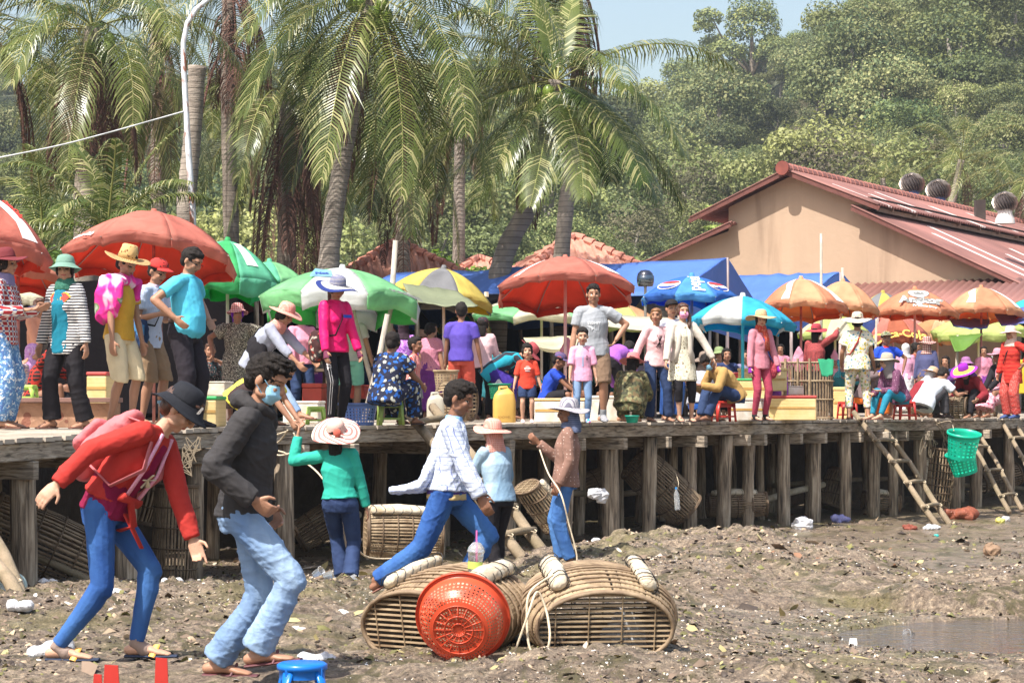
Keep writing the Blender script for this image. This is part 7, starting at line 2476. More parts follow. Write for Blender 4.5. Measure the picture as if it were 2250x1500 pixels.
def basket(label, px, py, D, w_, dp, h, m_, z=None, tilt=None, name='plastic_basket', rect=3.0, n=72, liner=False, taper=.8, group=None):
 loc = P(px, py, D)
 if z is not None:
  loc.z = z
 r_ = place(name, loc, tilt, label, 'basket', group)
 def wob(p, a, i):
  c, s = math.cos(a), math.sin(a)
  k = (abs(c) ** rect + abs(s) ** rect) ** (-1 / rect) if rect else 1
  r = math.hypot(p.x, p.y)
  return V((c * k * r * w_ / 2, s * k * r * dp / 2, p.z))
 mb_ = MB()
 mb_.lathe([(.0, .01), (taper * .96, .01), (taper, 0)], n, wob=wob)
 holed(mb_, rows_prof([(taper, 0), (.96, h * .88)], 13), n, {2, 4, 6, 8, 10}, wob=wob)
 mb_.build('shell', m_, r_)
 mb_ = MB()
 mb_.lathe([(.96, h * .86), (.97, h), (1.04, h), (1.05, h * .9), (1.02, h * .89), (1.015, h * .97)], n, wob=wob)
 mb_.build('rim', m_, r_, smooth=True)
 return r_
PB = plastic('denim blue', (.12, .20, .46))
PG = plastic('mint green', (.01, .52, .34), .35, .3)
basket('rectangular blue plastic basket on the pier boards beside the pink jacketed woman', 787, 932, F / 203, .42, .32, .24, PB, z=DECK)
basket('dark green plastic basket behind the yellow jerrycan', 1098, 880, 27.5, .30, .26, .20, plastic('dark green', (.01, .22, .11)), z=DECK + .30)
basket('mint green round basket hanging on top at the ladder', 2112, 1006, F / 146, .50, .46, .40, PG, rect=0, n=40, tilt=Matrix.Rotation(R(14), 3, 'X') @ Matrix.Rotation(R(4), 3, 'Y'), name='round_basket', group='mint green hanging baskets', taper=.8)
basket('mint green round basket tucked under the first one at the ladder', 2122, 1040, F / 144, .46, .42, .36, PG, rect=0, n=40, tilt=Matrix.Rotation(R(8), 3, 'X') @ Matrix.Rotation(R(-16), 3, 'Y'), name='round_basket', group='mint green hanging baskets', taper=.8)
basket('pale blue plastic basket behind the legs of the man in cyan', 383, 930, F / 228, .3, .3, .26, plastic('sky blue', (.25, .50, .68)), z=DECK)
basket('wicker basket with folded cloths beside the boy in violet', 980, 860, 26.4, .32, .28, .24, BAML, z=DECK + .42, n=48)
rope([P(2096, 946, F / 146), P(2088, 925, F / 140), P(2060, 930, F / 138)], .006, 'short cord holding the mint green baskets to the pier')
for lab, px, py, s_, d, L, ra, rb, kw in (
  ('long dark trap lying tilted behind the leftmost post', 92, 1196, 262, (.93, .25, -.44), .95, .30, .27, dict(slats=44, hoops=6)),
  ('tall upright trap with hanging floats beside the second post', 386, 1180, 236, (.03, 0, 1), .95, .215, .20, dict(slats=40, hoops=6)),
  ('small dark trap deep behind the girl in red', 300, 1090, 225, (.2, .1, 1), .5, .2, .2, dict(slats=26, hoops=4)),
  ('dark trap leaning behind the hoodie man', 590, 1205, 214, (.5, .3, .7), .6, .16, .14, dict(slats=26, hoops=4)),
  ('weathered trap on its side beside the emerald shirt', 885, 1172, 224, (.97, .15, -.03), .72, .26, .23, dict(slats=46, hoops=6, floats=2, m_=BAML)),
  ('flat trap leaning behind the centre ladder', 1188, 1112, 206, (.50, .3, -.7), .55, .20, .12, dict(slats=24, hoops=5, m_=BAML, floats=1)),
  ('big trap standing tilted between two posts right of centre', 1452, 1068, 167, (.62, .15, -.58), .92, .30, .27, dict(slats=44, hoops=5)),
  ('low trap lying flat behind two posts with plastic on top', 1618, 1108, 158, (.98, .05, .02), .80, .20, .17, dict(slats=32, hoops=5, floats=1)),
  ('low rough trap left of the long ladder', 1935, 1102, 141, (.97, .1, -.12), .55, .16, .14, dict(slats=26, hoops=4, floats=1)),
  ('dark trap jammed between the fourth and fifth posts', 705, 1150, 196, (.8, .2, .5), .6, .2, .18, dict(slats=30, hoops=4)), ('dark trap standing behind the denim shirt', 1062, 1085, 178, (.1, .1, 1), .6, .2, .2, dict(slats=30, hoops=4)),
  ('trap pushed deep under the pier left of the tilted trap', 1290, 1070, 166, (.7, .2, .3), .6, .2, .18, dict(slats=28, hoops=4)), ('round trap behind the post with the lilac lump', 1835, 1075, 139, (.3, .2, 1), .6, .2, .2, dict(slats=28, hoops=4)), ('trap in the shade at the right edge under the pier', 2195, 1050, 124, (.9, .2, .2), .7, .22, .2, dict(slats=28, hoops=4)),
  ('upright bamboo trap behind the long ladder foot', 2060, 1050, 136.5, (.10, 0, 1), .92, .27, .24, dict(slats=30, hoops=9, floats=1, m_=BAML))):
 trap(lab, P(px, py, F / s_), d, L, ra, rb, seed=int(px), **kw)
for lab, px, py, s_, L, ra, rb in (('small trap with eggs of foam on the boards beside the wine cardigan', 2105, 898, 142, .25, .28, .16), ('stack of woven traps behind the clear jerrycan', 1002, 868, 176, .4, .32, .24), ('woven trap lid behind the toddler in stripes', 985, 905, 180, .3, .24, .16), ('dark crate trap right of the black cardigan', 2160, 885, 128, .4, .22, .22)):
 c = P(px, py, F / s_)
 c.z = DECK + rb + .02
 trap(lab, c, (.9, -.4, 0), L, ra * .6, rb, 30, 4, m_=BAML, seed=int(px), group='traps on the boards')
c = P(1774, 855, F / 149)
bc = empty('bamboo_crate', (c.x, c.y, DECK), R(-12), 'tall round cornered bamboo cage with pale uprights standing on the pier', 'cage')
mb = MB()
for i in range(60):
 a = 2 * PI * i / 60
 k = (abs(math.cos(a)) ** 4 + abs(math.sin(a)) ** 4) ** (-.25)
 mb.tube([(math.cos(a) * k * .36, math.sin(a) * k * .25, 0), (math.cos(a) * k * .37, math.sin(a) * k * .26, .86)], .0085, 5)
mb.build('slats', BAM, bc)
for z in (.03, .3, .57, .84):
 mb = MB()
 mb.tube([((abs(math.cos(a)) ** 4 + abs(math.sin(a)) ** 4) ** (-.25) * math.cos(a) * .38, (abs(math.cos(a)) ** 4 + abs(math.sin(a)) ** 4) ** (-.25) * math.sin(a) * .27, z) for a in np.linspace(0, 2 * PI, 37)], .013, 6, caps=False)
 mb.build('hoop', BAML, bc)
for x in (-.3, -.12, .05):
 mb = MB()
 mb.tube([(x, -.29, 0), (x, -.29, .90)], .018, 6)
 mb.build('upright', BAML, bc)
o_ = sheet('green_cloth', (P(1797, 788, F / 152), P(1832, 790, F / 152), P(1830, 822, F / 153), P(1806, 826, F / 153)), fab('green rag', (.02, .20, .10)), 'green cloth hung over the corner of the bamboo cage', 'cloth', 6, 6, .03, .04)
def ladder(label, at, ab, bt, bb, rungs, r_=.04, over=.06):
 o0 = (at + bt) / 2
 o0 = V((ab.x, ab.y, ab.z))
 r0_ = empty('pole_ladder', o0, 0, label, 'ladder', 'pole ladders down to the mud')
 for a, b in ((at, ab), (bt, bb)):
  mb_ = MB()
  mid = a.lerp(b, .5) + V((.02, 0, .03))
  mb_.tube([a - o0, a.lerp(b, .25) - o0 + V((.015, 0, 0)), mid - o0, a.lerp(b, .8) - o0, b - o0], [r_ * .95, r_, r_ * .93, r_ * 1.05, r_ * 1.1], 9)
  mb_.build('rail', LOG, r0_, smooth=True)
 for t in rungs:
  a, b = at.lerp(ab, t), bt.lerp(bb, t)
  d = (b - a).normalized()
  mb_ = MB()
  f_ = V((0, -r_ * 1.5, r_ * .6))
  mb_.tube([a - d * over + f_ - o0, a.lerp(b, .5) + f_ - o0 + V((0, 0, .012)), b + d * over + f_ - o0], [r_ * .62, r_ * .7, r_ * .6], 8)
  mb_.build('rung', LOG, r0_, smooth=True)
  for e_ in (a, b):
   mb_ = MB()
   dl = (at - ab).normalized()
   mb_.tube([e_ + f_ * 1.0 + V((math.cos(w_) * r_ * 1.35, math.sin(w_) * r_ * .6, 0)) + dl * (.03 * math.sin(2 * w_)) - o0 for w_ in np.linspace(0, 4 * PI, 17)], .006, 4)
   mb_.build('lashing', ROPE, r0_)
ladder('long ladder of crooked poles leaning on the pier right of centre', P(1876, 905, F / 146), P(2062, 1158, F / 156), P(1918, 908, F / 142), P(2088, 1153, F / 153), (.08, .27, .46, .64, .84), .042)
ladder('ladder of thin poles behind the mint green baskets', P(2098, 912, F / 132), P(2218, 1125, F / 143), P(2128, 916, F / 130), P(2246, 1120, F / 141), (.08, .35, .6, .85), .036)
ladder('ladder cut by the right picture edge', P(2190, 906, F / 128), P(2300, 1115, F / 140), P(2218, 908, F / 126), P(2330, 1110, F / 138), (.1, .3, .5, .75), .038)
ladder('thick weedy ladder leaning on the pier behind the striding boy', P(893, 902, F / 200), P(1172, 1256, F / 220), P(950, 893, F / 196), P(1222, 1248, F / 217), (.1, .5, .66, .8), .055, .1)
ladder('end of a log ladder lying in the lower left corner', P(-70, 1165, F / 300), P(105, 1412, F / 340), P(-60, 1105, F / 280), P(75, 1372, F / 330), (.2, .70), .055, .12)
for lab, a, b, r_ in (('mossy log lying between posts behind the brown dotted shirt', P(1010, 1088, 26), P(1285, 1084, 27), .045), ('log wrapped in white plastic under the pier right of centre', P(1640, 1112, 31), P(1810, 1064, 32), .05), ('thin log under the pier behind the long ladder', P(1700, 1066, 33), P(2010, 1050, 36), .04),
      ('bent log under the pier at far right', P(2080, 1066, 37), P(2260, 1074, 40), .045), ('wrapped pipe behind the emerald shirt', P(590, 1160, 23.5), P(790, 1130, 24.5), .045), ('log propped under the big tilted trap', P(1330, 1090, 28), P(1470, 1080, 29), .04),
      ('long pole under the leftmost trap', P(-40, 1180, 17.2), P(250, 1300, 17.4), .035), ('second pole under the leftmost trap', P(-30, 1250, 17.0), P(200, 1340, 17.2), .035)):
 mb = MB()
 mb.tube([V((0, 0, 0)), (b - a) * .5 + V((0, 0, .03)), b - a], [r_, r_ * 1.05, r_ * .9], 9)
 tag(mb.build('loose_log', FOAM if 'wrapped' in lab else LOG, loc=a, smooth=True), lab, 'log', 'logs lying under the pier')
rope([P(632, 945, F / 262), P(618, 965, F / 240), P(600, 985, F / 236), P(640, 1000, F / 240), P(700, 1040, F / 250), P(765, 1140, F / 250), P(800, 1220, F / 240), P(900, 1224, F / 236)], .008, 'pale rope from the raised hand of the emerald shirt down to the trap')
rope([P(628, 948, F / 250), P(600, 960, F / 245), P(592, 985, F / 245), P(615, 1000, F / 245), P(655, 985, F / 245), P(645, 950, F / 245)], .007, 'loose loops of rope at the pier edge beside the joined hands')
rope([P(1186, 988, F / 250), P(1205, 1040, F / 256), P(1232, 1084, F / 262), P(1250, 1150, F / 262), P(1268, 1225, F / 262), P(1256, 1250, F / 262)], .007, 'rope pulled through the hands of the brown dotted shirt')
for i, (px, py, s_) in enumerate(((405, 1000, 250), (425, 985, 248), (2075, 950, 140), (2040, 965, 142))):
 g_ = random.Random(i)
 rope([P(px + g_.uniform(-20, 20), py + g_.uniform(-26, 46), F / s_ - .1) for _ in range(16)], .0045, m_=mat('old rope', (.24, .19, .13), .9), label=['tangle of old rope under the pier above the tall trap', 'hanging rope ends left of the hoodie man', 'rope tangle on top of the upright bamboo trap', 'rope knot under the pier behind the upright bamboo trap'][i], name='rope_tangle')
YB = mat('taped foam box', (.62, .44, .17), .5, .2, 3, .004, 14, pat=lambda nt, co, col: mixc(nt, band(nt, co, 2, 22, .12), col, (.46, .30, .10)), col2=(.70, .54, .28))
WB = mat('dirty white foam', (.62, .60, .56), .7, .35, 5, .004, 20, col2=(.45, .38, .28))
LIDR, LIDG = mat('red lid', (.45, .06, .05), .5), mat('green band', (.05, .42, .12), .5)
def fbox(label, x0, x1, y0, y1, s_, dp=.35, m_=YB, lid=None, rz=-.15, base=None, name='foam_box', group='foam fish boxes', cat='box'):
 D = F / s_
 w_, h = (x1 - x0) / s_, (y1 - y0) / s_
 z = CZ + (890 - y1) / s_ if base is None else base
 if base is None and abs(z - DECK) < .09:
  z = DECK
 r_ = empty(name, ((((x0 + x1) / 2) - CX) / s_, D + dp / 2, z + .003), rz, label, cat, group)
 mb_ = MB()
 for i in range(1):
  mb_.box((0, 0, h * .44), (w_, dp, h * .88))
 mb_.build('body', m_, r_, bevel=.015)
 mb_ = MB()
 mb_.box((0, 0, h * .94), (w_ * 1.03, dp * 1.04, h * .115))
 mb_.build('lid', lid or m_, r_, bevel=.012)
 if lid or m_ is YB:
  mb_ = MB()
  mb_.box((0, -dp / 2 - .004, h * .5), (w_ * .96, .004, .03))
  mb_.build('tape', mat('brown tape', (.42, .25, .08), .35, .2, 8), r_)
 return r_
fbox('orange foam box with red lid between the striped cardigan and mustard shirt', 194, 240, 812, 884, 205, lid=LIDR, base=DECK + .22)
fbox('yellow foam box with green band beside the man in cyan', 418, 482, 868, 936, 225, lid=LIDG)
fbox('dirty white foam box behind the pink leggings woman', 625, 705, 878, 928, 190, m_=WB)
fbox('white foam box strapped with yellow tape behind the two small children', 1178, 1290, 876, 930, 181, m_=WB, lid=YB)
fbox('white foam box behind the man in grey', 1292, 1400, 868, 925, 168, m_=WB)
fbox('stained white foam box under the yellow boxes', 1607, 1692, 873, 923, 162, m_=WB, lid=WB)
fbox('long yellow foam box with green band left of the pink dressed woman', 1612, 1690, 828, 873, 161, lid=LIDG, base=DECK + .30)
fbox('upper yellow foam box behind the pink dressed woman', 1626, 1732, 806, 856, 152, lid=YB, base=DECK + .42)
fbox('big yellow foam box in front of the bamboo cage', 1694, 1797, 866, 921, 157, lid=LIDR)
fbox('small pale box on top of the big yellow foam box', 1735, 1768, 848, 868, 156, .2, m_=WB, base=DECK + .355)
fbox('yellow foam box beside the bamboo cage foot', 1656, 1706, 872, 920, 153, .3)
fbox('orange box behind the flower print woman', 1835, 1870, 842, 912, 140, lid=YB)
fbox('brown carton behind the orange trousers', 1905, 1935, 850, 915, 136, m_=mat('carton', (.42, .27, .13), .85))
fbox('red brown tub stand behind the pink jacketed woman', 668, 712, 820, 905, 172, .4, m_=mat('red lacquer', (.42, .05, .03), .5), base=DECK)
fbox('low red table behind the bamboo poles', 775, 808, 820, 850, 165, .5, m_=mat('red lacquer', (.42, .05, .03), .5), base=DECK + .3)
fbox('white counter behind the pale parasol', 420, 500, 838, 870, 190, m_=WB, base=DECK + .32)
fbox('yellow crate at the right edge behind the woman in red', 2243, 2275, 775, 850, 135, m_=plastic('yellow crate', (.70, .52, .04)), base=DECK + .4)
fbox('white box among the seated crowd at right', 2010, 2045, 855, 880, 130, m_=WB)
c = P(560, 848, F / 175)
def jerry(label, px, s_, w_, h, m_):
 D = F / s_
 r_ = empty('jerrycan', ((px - CX) / s_, D, DECK + .002), R(8), label, 'jerrycan')
 mb_ = MB()
 mb_.tube([(0, 0, .01), (0, 0, h * .62), (0, 0, h * .80), (-w_ * .04, 0, h * .93)], [(w_ * .5, w_ * .36), (w_ * .5, w_ * .36), (w_ * .40, w_ * .3), (w_ * .25, w_ * .16)], 16, side=XA)
 for i, v in enumerate(mb_.v):
  x, y, z = v
  mb_.v[i] = (math.copysign(abs(x / (w_ * .5)) ** .6, x) * w_ * .5 if z < h * .85 else x, math.copysign(abs(y / (w_ * .36)) ** .6, y) * w_ * .36 if z < h * .85 else y, z)
 mb_.build('body', m_, r_, smooth=True, bevel=.01)
 mb_ = MB()
 mb_.tube([(-w_ * .22, 0, h * .84), (-w_ * .2, 0, h * .98), (w_ * .1, 0, h * .99), (w_ * .2, 0, h * .84)], [.018] * 4, 8, rnd=True)
 mb_.build('handle', m_, r_, smooth=True)
 mb_ = MB()
 mb_.lathe([(.0, h * .97), (.028, h * .97), (.03, h * .9), (.03, h * .8)], 12, c=(w_ * .28, 0, 0))
 mb_.build('cap', mat('dark cap', (.08, .03, .02), .5), r_)
 return r_
J = jerry('big ochre yellow plastic jerrycan behind the toddler in red', 1108, 187, .27, .43, plastic('ochre', (.68, .43, .10), .45, .2))
mb = MB()
vs, fs = text_geo('BOCHHEL', .034, 1, .001)
mb.add([(v.x - .01, -.27 * .36 - .0015, .075 + v.y) for v in vs], fs)
mb.build('moulded_word', mat('moulded ochre', (.40, .22, .05), .6), J)
jerry('milky clear jerrycan beside the seated peacock print', 957, 188, .21, .36, plastic('milky', (.62, .58, .48), .35, .4))
jerry('small milky bottle behind the salmon hat woman', 640, 182, .16, .25, plastic('milky', (.62, .58, .48)))
def bowl(label, px, s_, r_, h, m_, z=DECK, name='basin', cat='basin'):
 mb_ = MB()
 mb_.lathe([(0, .004), (r_ * .72, .004), (r_ * .97, h), (r_ * 1.06, h), (r_ * 1.05, h - .01), (r_ * 1.0, h - .012), (r_ * .75, 0), (0, 0)], 28)
 return tag(mb_.build(name, m_, loc=((px - CX) / s_, F / s_, z + .002), smooth=True), label, cat)
bowl('mint green plastic basin on the boards beside the camouflage', 1389, 181, .085, .09, plastic('mint basin', (.02, .42, .30)))
bowl('dark pot behind the boy in the violet shirt', 1345, 150, .2, .18, mat('dark pot', (.04, .04, .05), .3, metal=.5), DECK + .5, 'pot', 'pot')
bowl('grey steel pot on the stall behind the man in mustard', 222, 190, .12, .14, mat('steel', (.4, .4, .42), .3, metal=.8), DECK + .45, 'pot', 'pot')
bowl('pink red tub in the shade behind the turquoise pole', 1617, 150, .14, .14, plastic('rose tub', (.5, .06, .08)), DECK + .55, 'tub', 'tub')
def stool(label, px, s_, z, w_, h, m_, rnd=False, py=None, group='plastic stools', rz=.2):
 r_ = empty('plastic_stool', ((px - CX) / s_, F / s_, z + .002), rz, label, 'stool', group)
 mb_ = MB()
 if rnd:
  mb_.lathe([(0, h - .004), (w_ * .44, h), (w_ * .5, h - .008), (w_ * .5, h - .03), (w_ * .46, h - .032), (w_ * .45, h - .07)], 32)
 else:
  mb_.box((0, 0, h - .02), (w_ * .92, w_ * .92, .04))
 mb_.build('seat', m_, r_, smooth=rnd, bevel=0 if rnd else .014)
 for i in range(4):
  a = PI / 4 + i * PI / 2
  c_, s__ = math.cos(a), math.sin(a)
  mb_ = MB()
  t, b = V((c_ * w_ * (.42 if rnd else .56), s__ * w_ * (.42 if rnd else .56), h - .03)), V((c_ * w_ * .66, s__ * w_ * .66, .0))
  mb_.tube([t, t.lerp(b, .5), b], [(w_ * .14, .012), (w_ * .09, .012), (w_ * .075, .014)], 8, side=V((-s__, c_, 0)))
  mb_.build('leg', m_, r_, smooth=True)
  a2 = a + PI / 2
  mb_ = MB()
  zt = h * .80
  p, q_ = V((math.cos(a), math.sin(a), 0)) * w_ * .5, V((math.cos(a2), math.sin(a2), 0)) * w_ * .5
  mb_.beam(p + V((0, 0, zt)), q_ + V((0, 0, zt)), .008, h * .22)
  mb_.build('side_panel', m_, r_)
  if not rnd:
   p, q_ = p * 1.16, q_ * 1.16
   mb_ = MB()
   mb_.beam(p + V((0, 0, h * .25)), q_ + V((0, 0, h * .25)), .008, .022)
   mb_.build('cross_bar', m_, r_)
 return r_
SR, SG, SL = plastic('stool red', (.55, .04, .03)), plastic('stool green', (.30, .42, .10)), plastic('stool lime', (.42, .62, .12))
stool('round bright blue plastic stool at the bottom edge of the picture', 664, 480, CZ - (1556 - 890) / 480, .232, .21, plastic('stool blue', (.01, .18, .66), .3), True)
stool('red stool under the seated man in mustard', 1590, 168, DECK, .27, .27, SR)
stool('red stool under the smiling girl', 1988, 149, DECK, .27, .27, SR)
stool('olive green stool under the peacock print', 858, 205, DECK, .26, .27, SG)
stool('small lime stool behind the pink jacketed woman', 694, 200, DECK, .2, .2, SL)
stool('lime green stool on the stone ledge at left', 52, 215, 1.785, .26, .17, SL, rz=.02)
stool('red stool half hidden by the orange trousers', 1862, 142, DECK, .26, .27, SR)
lg = empty('stone_ledge', P(112, 890, F / 228), 0, 'low red stone ledge with a brown coping behind the feet at left', 'wall')
lg.location.z = DECK
mb = MB()
mb.box((0, .25, .12), (1.15, .5, .236))
mb.build('masonry', mat('red rubble stone', (.34, .19, .12), .9, .3, 4, .02, 10, pat=lambda nt, co, col: p_dots(7, (.22, .09, .06), .33, .9)(nt, co, col)), lg)
mb = MB()
mb.box((0, .22, .265), (1.2, .58, .045))
mb.build('coping', mat('brown coping', (.20, .11, .09), .8, .2, 4), lg, bevel=.006)
c = P(26, 1287, F / 300)
sc0 = place('scale', c, axisM((.05, -1, .15)), 'round white weighing scale dial lying behind the log ladder', 'scale')
mb = MB()
mb.lathe([(0, 0), (.098, 0), (.105, -.012), (.105, -.05), (0, -.05)], 36)
mb.build('case', mat('scale case', (.45, .58, .56), .4), sc0, smooth=False)
mb = MB()
mb.lathe([(0, .003), (.092, .003)], 36)
dl = mb.build('dial', mat('dial white', (.66, .70, .68), .5), sc0)
mb = MB()
mb.lathe([(0, .005), (.03, .005)], 20)
mb.build('hub', LIDG, dl)
mb = MB()
for i in range(40):
 a = 2 * PI * i / 40
 mb.beam((math.cos(a) * .078, math.sin(a) * .078, .0055), (math.cos(a) * (.088 if i % 5 else .070), math.sin(a) * (.088 if i % 5 else .070), .0055), .002, .001)
mb.build('ticks', BLK, dl)
lp = empty('street_lamp', (P(412, 890, 35).x, 35, DECK), 0, 'tall white curved street lamp post peeling with rust before the palms', 'lamp post')
L0 = lp.location
pts = [V((P(424, 480, 35).x, 35, DECK)), P(424, 480, 35), P(412, 300, 35), P(404, 150, 35), P(403, 95, 35), P(412, 50, 35), P(432, 20, 35), P(462, -4, 35), P(510, -30, 35)]
mb = MB()
mb.tube([p - L0 for p in pts], [.06, .055, .05, .047, .045, .045, .043, .042, .04], 12)
mb.build('mast', mat('peeling white paint', (.62, .64, .68), .5, .2, 3, .004, 20, pat=lambda nt, co, col: ramp(nt, tex(nt, co, 4, 4, 1, (2, 2, .5)), [(.38, (.32, .12, .07)), (.46, col)])), lp, smooth=True)
mb = MB()
e_ = pts[-1] - L0
mb.tube([e_, e_ + V((.25, 0, -.05)), e_ + V((.6, 0, -.12))], [(.06, .05), (.13, .07), (.08, .04)], 10, rnd=True)
mb.build('lamp_head', mat('lamp grey', (.4, .4, .42), .4), lp, smooth=True)
rope([P(408, 244, 35), P(330, 266, 34.5), P(230, 294, 34), P(120, 322, 33.5), P(-30, 352, 33)], .014, 'sagging white cable running left from the lamp post', mat('white cable', (.6, .6, .6), .5), 'cable', 'cable')
for lab, a, b, r_, D in (('weathered bamboo pole with rope lashing behind the light green parasol', (869, 528), (836, 905), .04, 27.2), ('crooked bamboo pole leaning left behind the peacock print', (851, 690), (798, 886), .035, 24.6), ('thin bare pole rising before the ochre wall', (1804, 513), (1800, 905), .028, 37), ('short bare pole beside the second tarpaulin', (1851, 588), (1856, 905), .03, 40),
      ('bamboo pole between the orange parasols', (1926, 700), (1915, 905), .025, 37.5), ('slanted bamboo pole behind the seated crowd', (2104, 736), (2094, 905), .03, 38.5), ('thin post near the blue drink parasol', (1560, 690), (1552, 905), .025, 31), ('rusty iron bar behind the brown cargo shorts', (350, 640), (352, 925), .018, 20.2)):
 p, q_ = P(a[0], a[1], D), P(b[0], b[1], D)
 q_.z = DECK
 mb = MB()
 mid = p.lerp(q_, .45) + V((.02, 0, 0))
 mb.tube([p - q_, mid - q_, V((0, 0, 0))], [r_ * .8, r_, r_ * 1.05], 8)
 tag(mb.build('bamboo_pole', mat('grey bamboo', (.40, .35, .29), .85, .3, 4, .01, 8, (6, 6, 1)) if 'rusty' not in lab else POLER, loc=q_, smooth=True), lab, 'pole', 'poles among the stalls')
c = P(1418, 612, 33)
hm_ = empty('motorcycle_helmet', c, R(10), 'glossy black motorcycle helmet stuck on top of a pole before the blue tarpaulin', 'helmet')
mb = MB()
mb.lathe([(.0, .135), (.07, .125), (.115, .08), (.135, .0), (.13, -.07), (.11, -.12)], 24)
mb.build('shell', mat('gloss navy black', (.01, .012, .03), .12, .1, 3, spec=.8, coat=1), hm_, smooth=True, solid=.01)
mb = MB()
mb.add([V((math.sin(a) * .142, -math.cos(a) * .142, z)) for z in (.045, -.06) for a in np.linspace(-1, 1, 9)], [(i, i + 1, i + 10, i + 9) for i in range(8)])
mb.build('visor', mat('visor', (.03, .05, .08), .05, 0, spec=1), hm_, smooth=True, solid=.004)
mb = MB()
mb.tube([(0, 0, -(c.z - DECK)), (0, 0, 0), (0, 0, .1)], .022, 8)
tag(mb.build('support_pole', RIBM, loc=c + V((0, .0, -.004)), smooth=True), 'thin grey pole that carries the black helmet', 'pole')
for i, (px, py, w_, D, lab) in enumerate(((872, 532, 1.7, 49, 'pink tiled pyramid roof of the kiosk at the slim palm'), (1262, 520, 1.7, 50, 'pink tiled pyramid roof behind the windswept palm'), (1052, 566, 2.6, 58, 'low pink tiled roof far behind the blue tarpaulin'))):
 tp_ = P(px, py, D)
 kr = empty('tiled_kiosk', (tp_.x, D, DECK), R(12), lab, 'kiosk', 'tiled kiosks behind the market')
 hh = tp_.z - DECK
 dz = w_ * .62
 tm = mat('pink clay tile', (.55, .27, .19), .75, .25, 5, col2=(.42, .18, .13))
 mb = MB()
 cr = [V((sx * w_, sy * w_, hh - dz)) for sx, sy in ((-1, -1), (1, -1), (1, 1), (-1, 1))]
 apex = V((0, 0, hh))
 for k in range(4):
  a, b = cr[k], cr[(k + 1) % 4]
  mb.add([a, b, apex], [(0, 1, 2)])
  nt_ = 15
  nrm = (b - a).cross(apex - a).normalized()
  for t in range(1, nt_):
   f_ = a.lerp(b, t / nt_)
   u_ = min(t / nt_, 1 - t / nt_) * 2
   e_ = f_ + (apex - (a + b) / 2) * u_
   mb.tube([f_ + nrm * .02, e_ + nrm * .02], .055, 6)
 mb.build('roof', tm, kr)
 mb = MB()
 for k in range(4):
  for t in range(9):
   mb.tube([cr[k].lerp(apex, t / 9) + V((0, 0, .05)), cr[k].lerp(apex, (t + .95) / 9) + V((0, 0, .03))], [.11, .085], 8)
 mb.build('hip_tiles', mat('hip tile', (.50, .20, .14), .7, .2, 5), kr)
 for sx, sy in ((-1, -1), (1, -1), (1, 1), (-1, 1)):
  mb = MB()
  mb.beam((sx * w_ * .8, sy * w_ * .8, 0), (sx * w_ * .8, sy * w_ * .8, hh - dz * .8), .2, .2, XA)
  mb.build('column', wall_m, kr)
film = {'p': mat('pink film', (.75, .38, .48), .25, .2, 6, trans=.5), 'w': mat('white film', (.72, .72, .72), .25, .2, 6, trans=.5)}
for px, py, s_, w_, h, c_, lab in ((1247, 770, 152, .22, .32, 'p', 'pink plastic bag hanging on the pole behind the small boy'), (1755, 785, 133, .2, .34, 'p', 'pink plastic bag hanging on the first orange parasol pole'), (1834, 795, 128, .16, .42, 'p', 'long pink plastic bag hanging beside the flower print woman'),
        (2192, 778, 130, .16, .2, 'w', 'white carrier bag hanging behind the pink white hat'), (100, 860, 200, .16, .2, 'p', 'pink plastic bag on the ledge at left'), (1095, 850, 165, .18, .16, 'w', 'white plastic bag stuffed in the dark green basket')):
 c = P(px, py, F / s_)
 mb = MB()
 mb.tube([(0, 0, -h / 2), (0, 0, -h * .2), (0, 0, h * .25), (0, 0, h / 2)], [(w_ * .4, w_ * .3), (w_ * .55, w_ * .4), (w_ * .3, w_ * .2), (w_ * .08, w_ * .06)], 14, side=XA, rnd=True)
 e_ = remeshed(mb, .012, 1)
 wrinkle(e_, .03, 18, int(px))
 e_.materials.append(film[c_])
 o_ = bpy.data.objects.new('plastic_bag', e_)
 o_.location = c
 COL.objects.link(o_)
 tag(o_, lab, 'plastic bag', 'plastic bags')
# ---------------------------------------------------------------- litter on the mud
clear = mat('clear plastic', (.80, .82, .84), .12, .1, 6, transm=.75, spec=.6)
def cup(label, px, py, s_, r_, h, tilt=0, straw=False, m_=None, z=None, name='plastic_cup', rzz=0):
 c = P(px, py, F / s_)
 if z is None:
  c.z = ground(c.x, c.y) + (0 if tilt < 40 else r_)
 else:
  c.z = z
 q_ = place(name, c, Matrix.Rotation(R(rzz), 3, 'Z') @ Matrix.Rotation(R(tilt), 3, 'Y'), label, 'cup', 'plastic cups thrown on the mud')
 mb_ = MB()
 mb_.lathe([(0, .002), (r_ * .7, 0), (r_ * .95, h * .95), (r_ * 1.06, h * .96), (r_ * 1.06, h), (r_ * .98, h)], 20)
 mb_.build('cup_wall', m_ or clear, q_, smooth=True)
 if straw:
  mb_ = MB()
  mb_.lathe([(r_ * 1.06, h), (r_ * .9, h * 1.15), (r_ * .5, h * 1.3), (r_ * .2, h * 1.33)], 20)
  mb_.build('dome_lid', clear, q_, smooth=True)
  mb_ = MB()
  mb_.tube([(r_ * .2, 0, h * .2), (-r_ * .1, 0, h * 1.75)], .005, 6)
  mb_.build('straw', mat('pink straw', (.8, .15, .42), .4), q_)
  mb_ = MB()
  mb_.lathe([(r_ * .85, h * .35), (r_ * .90, h * .62)], 20)
  mb_.build('printed_band', mat('lime print', (.45, .6, .12), .5), q_, smooth=True)
cup('clear cup with pink straw and dome lid standing on the left oval trap', 1042, 1268, 402, .046, .15, 4, True, z=CZ - (1270 - 890) / 402)
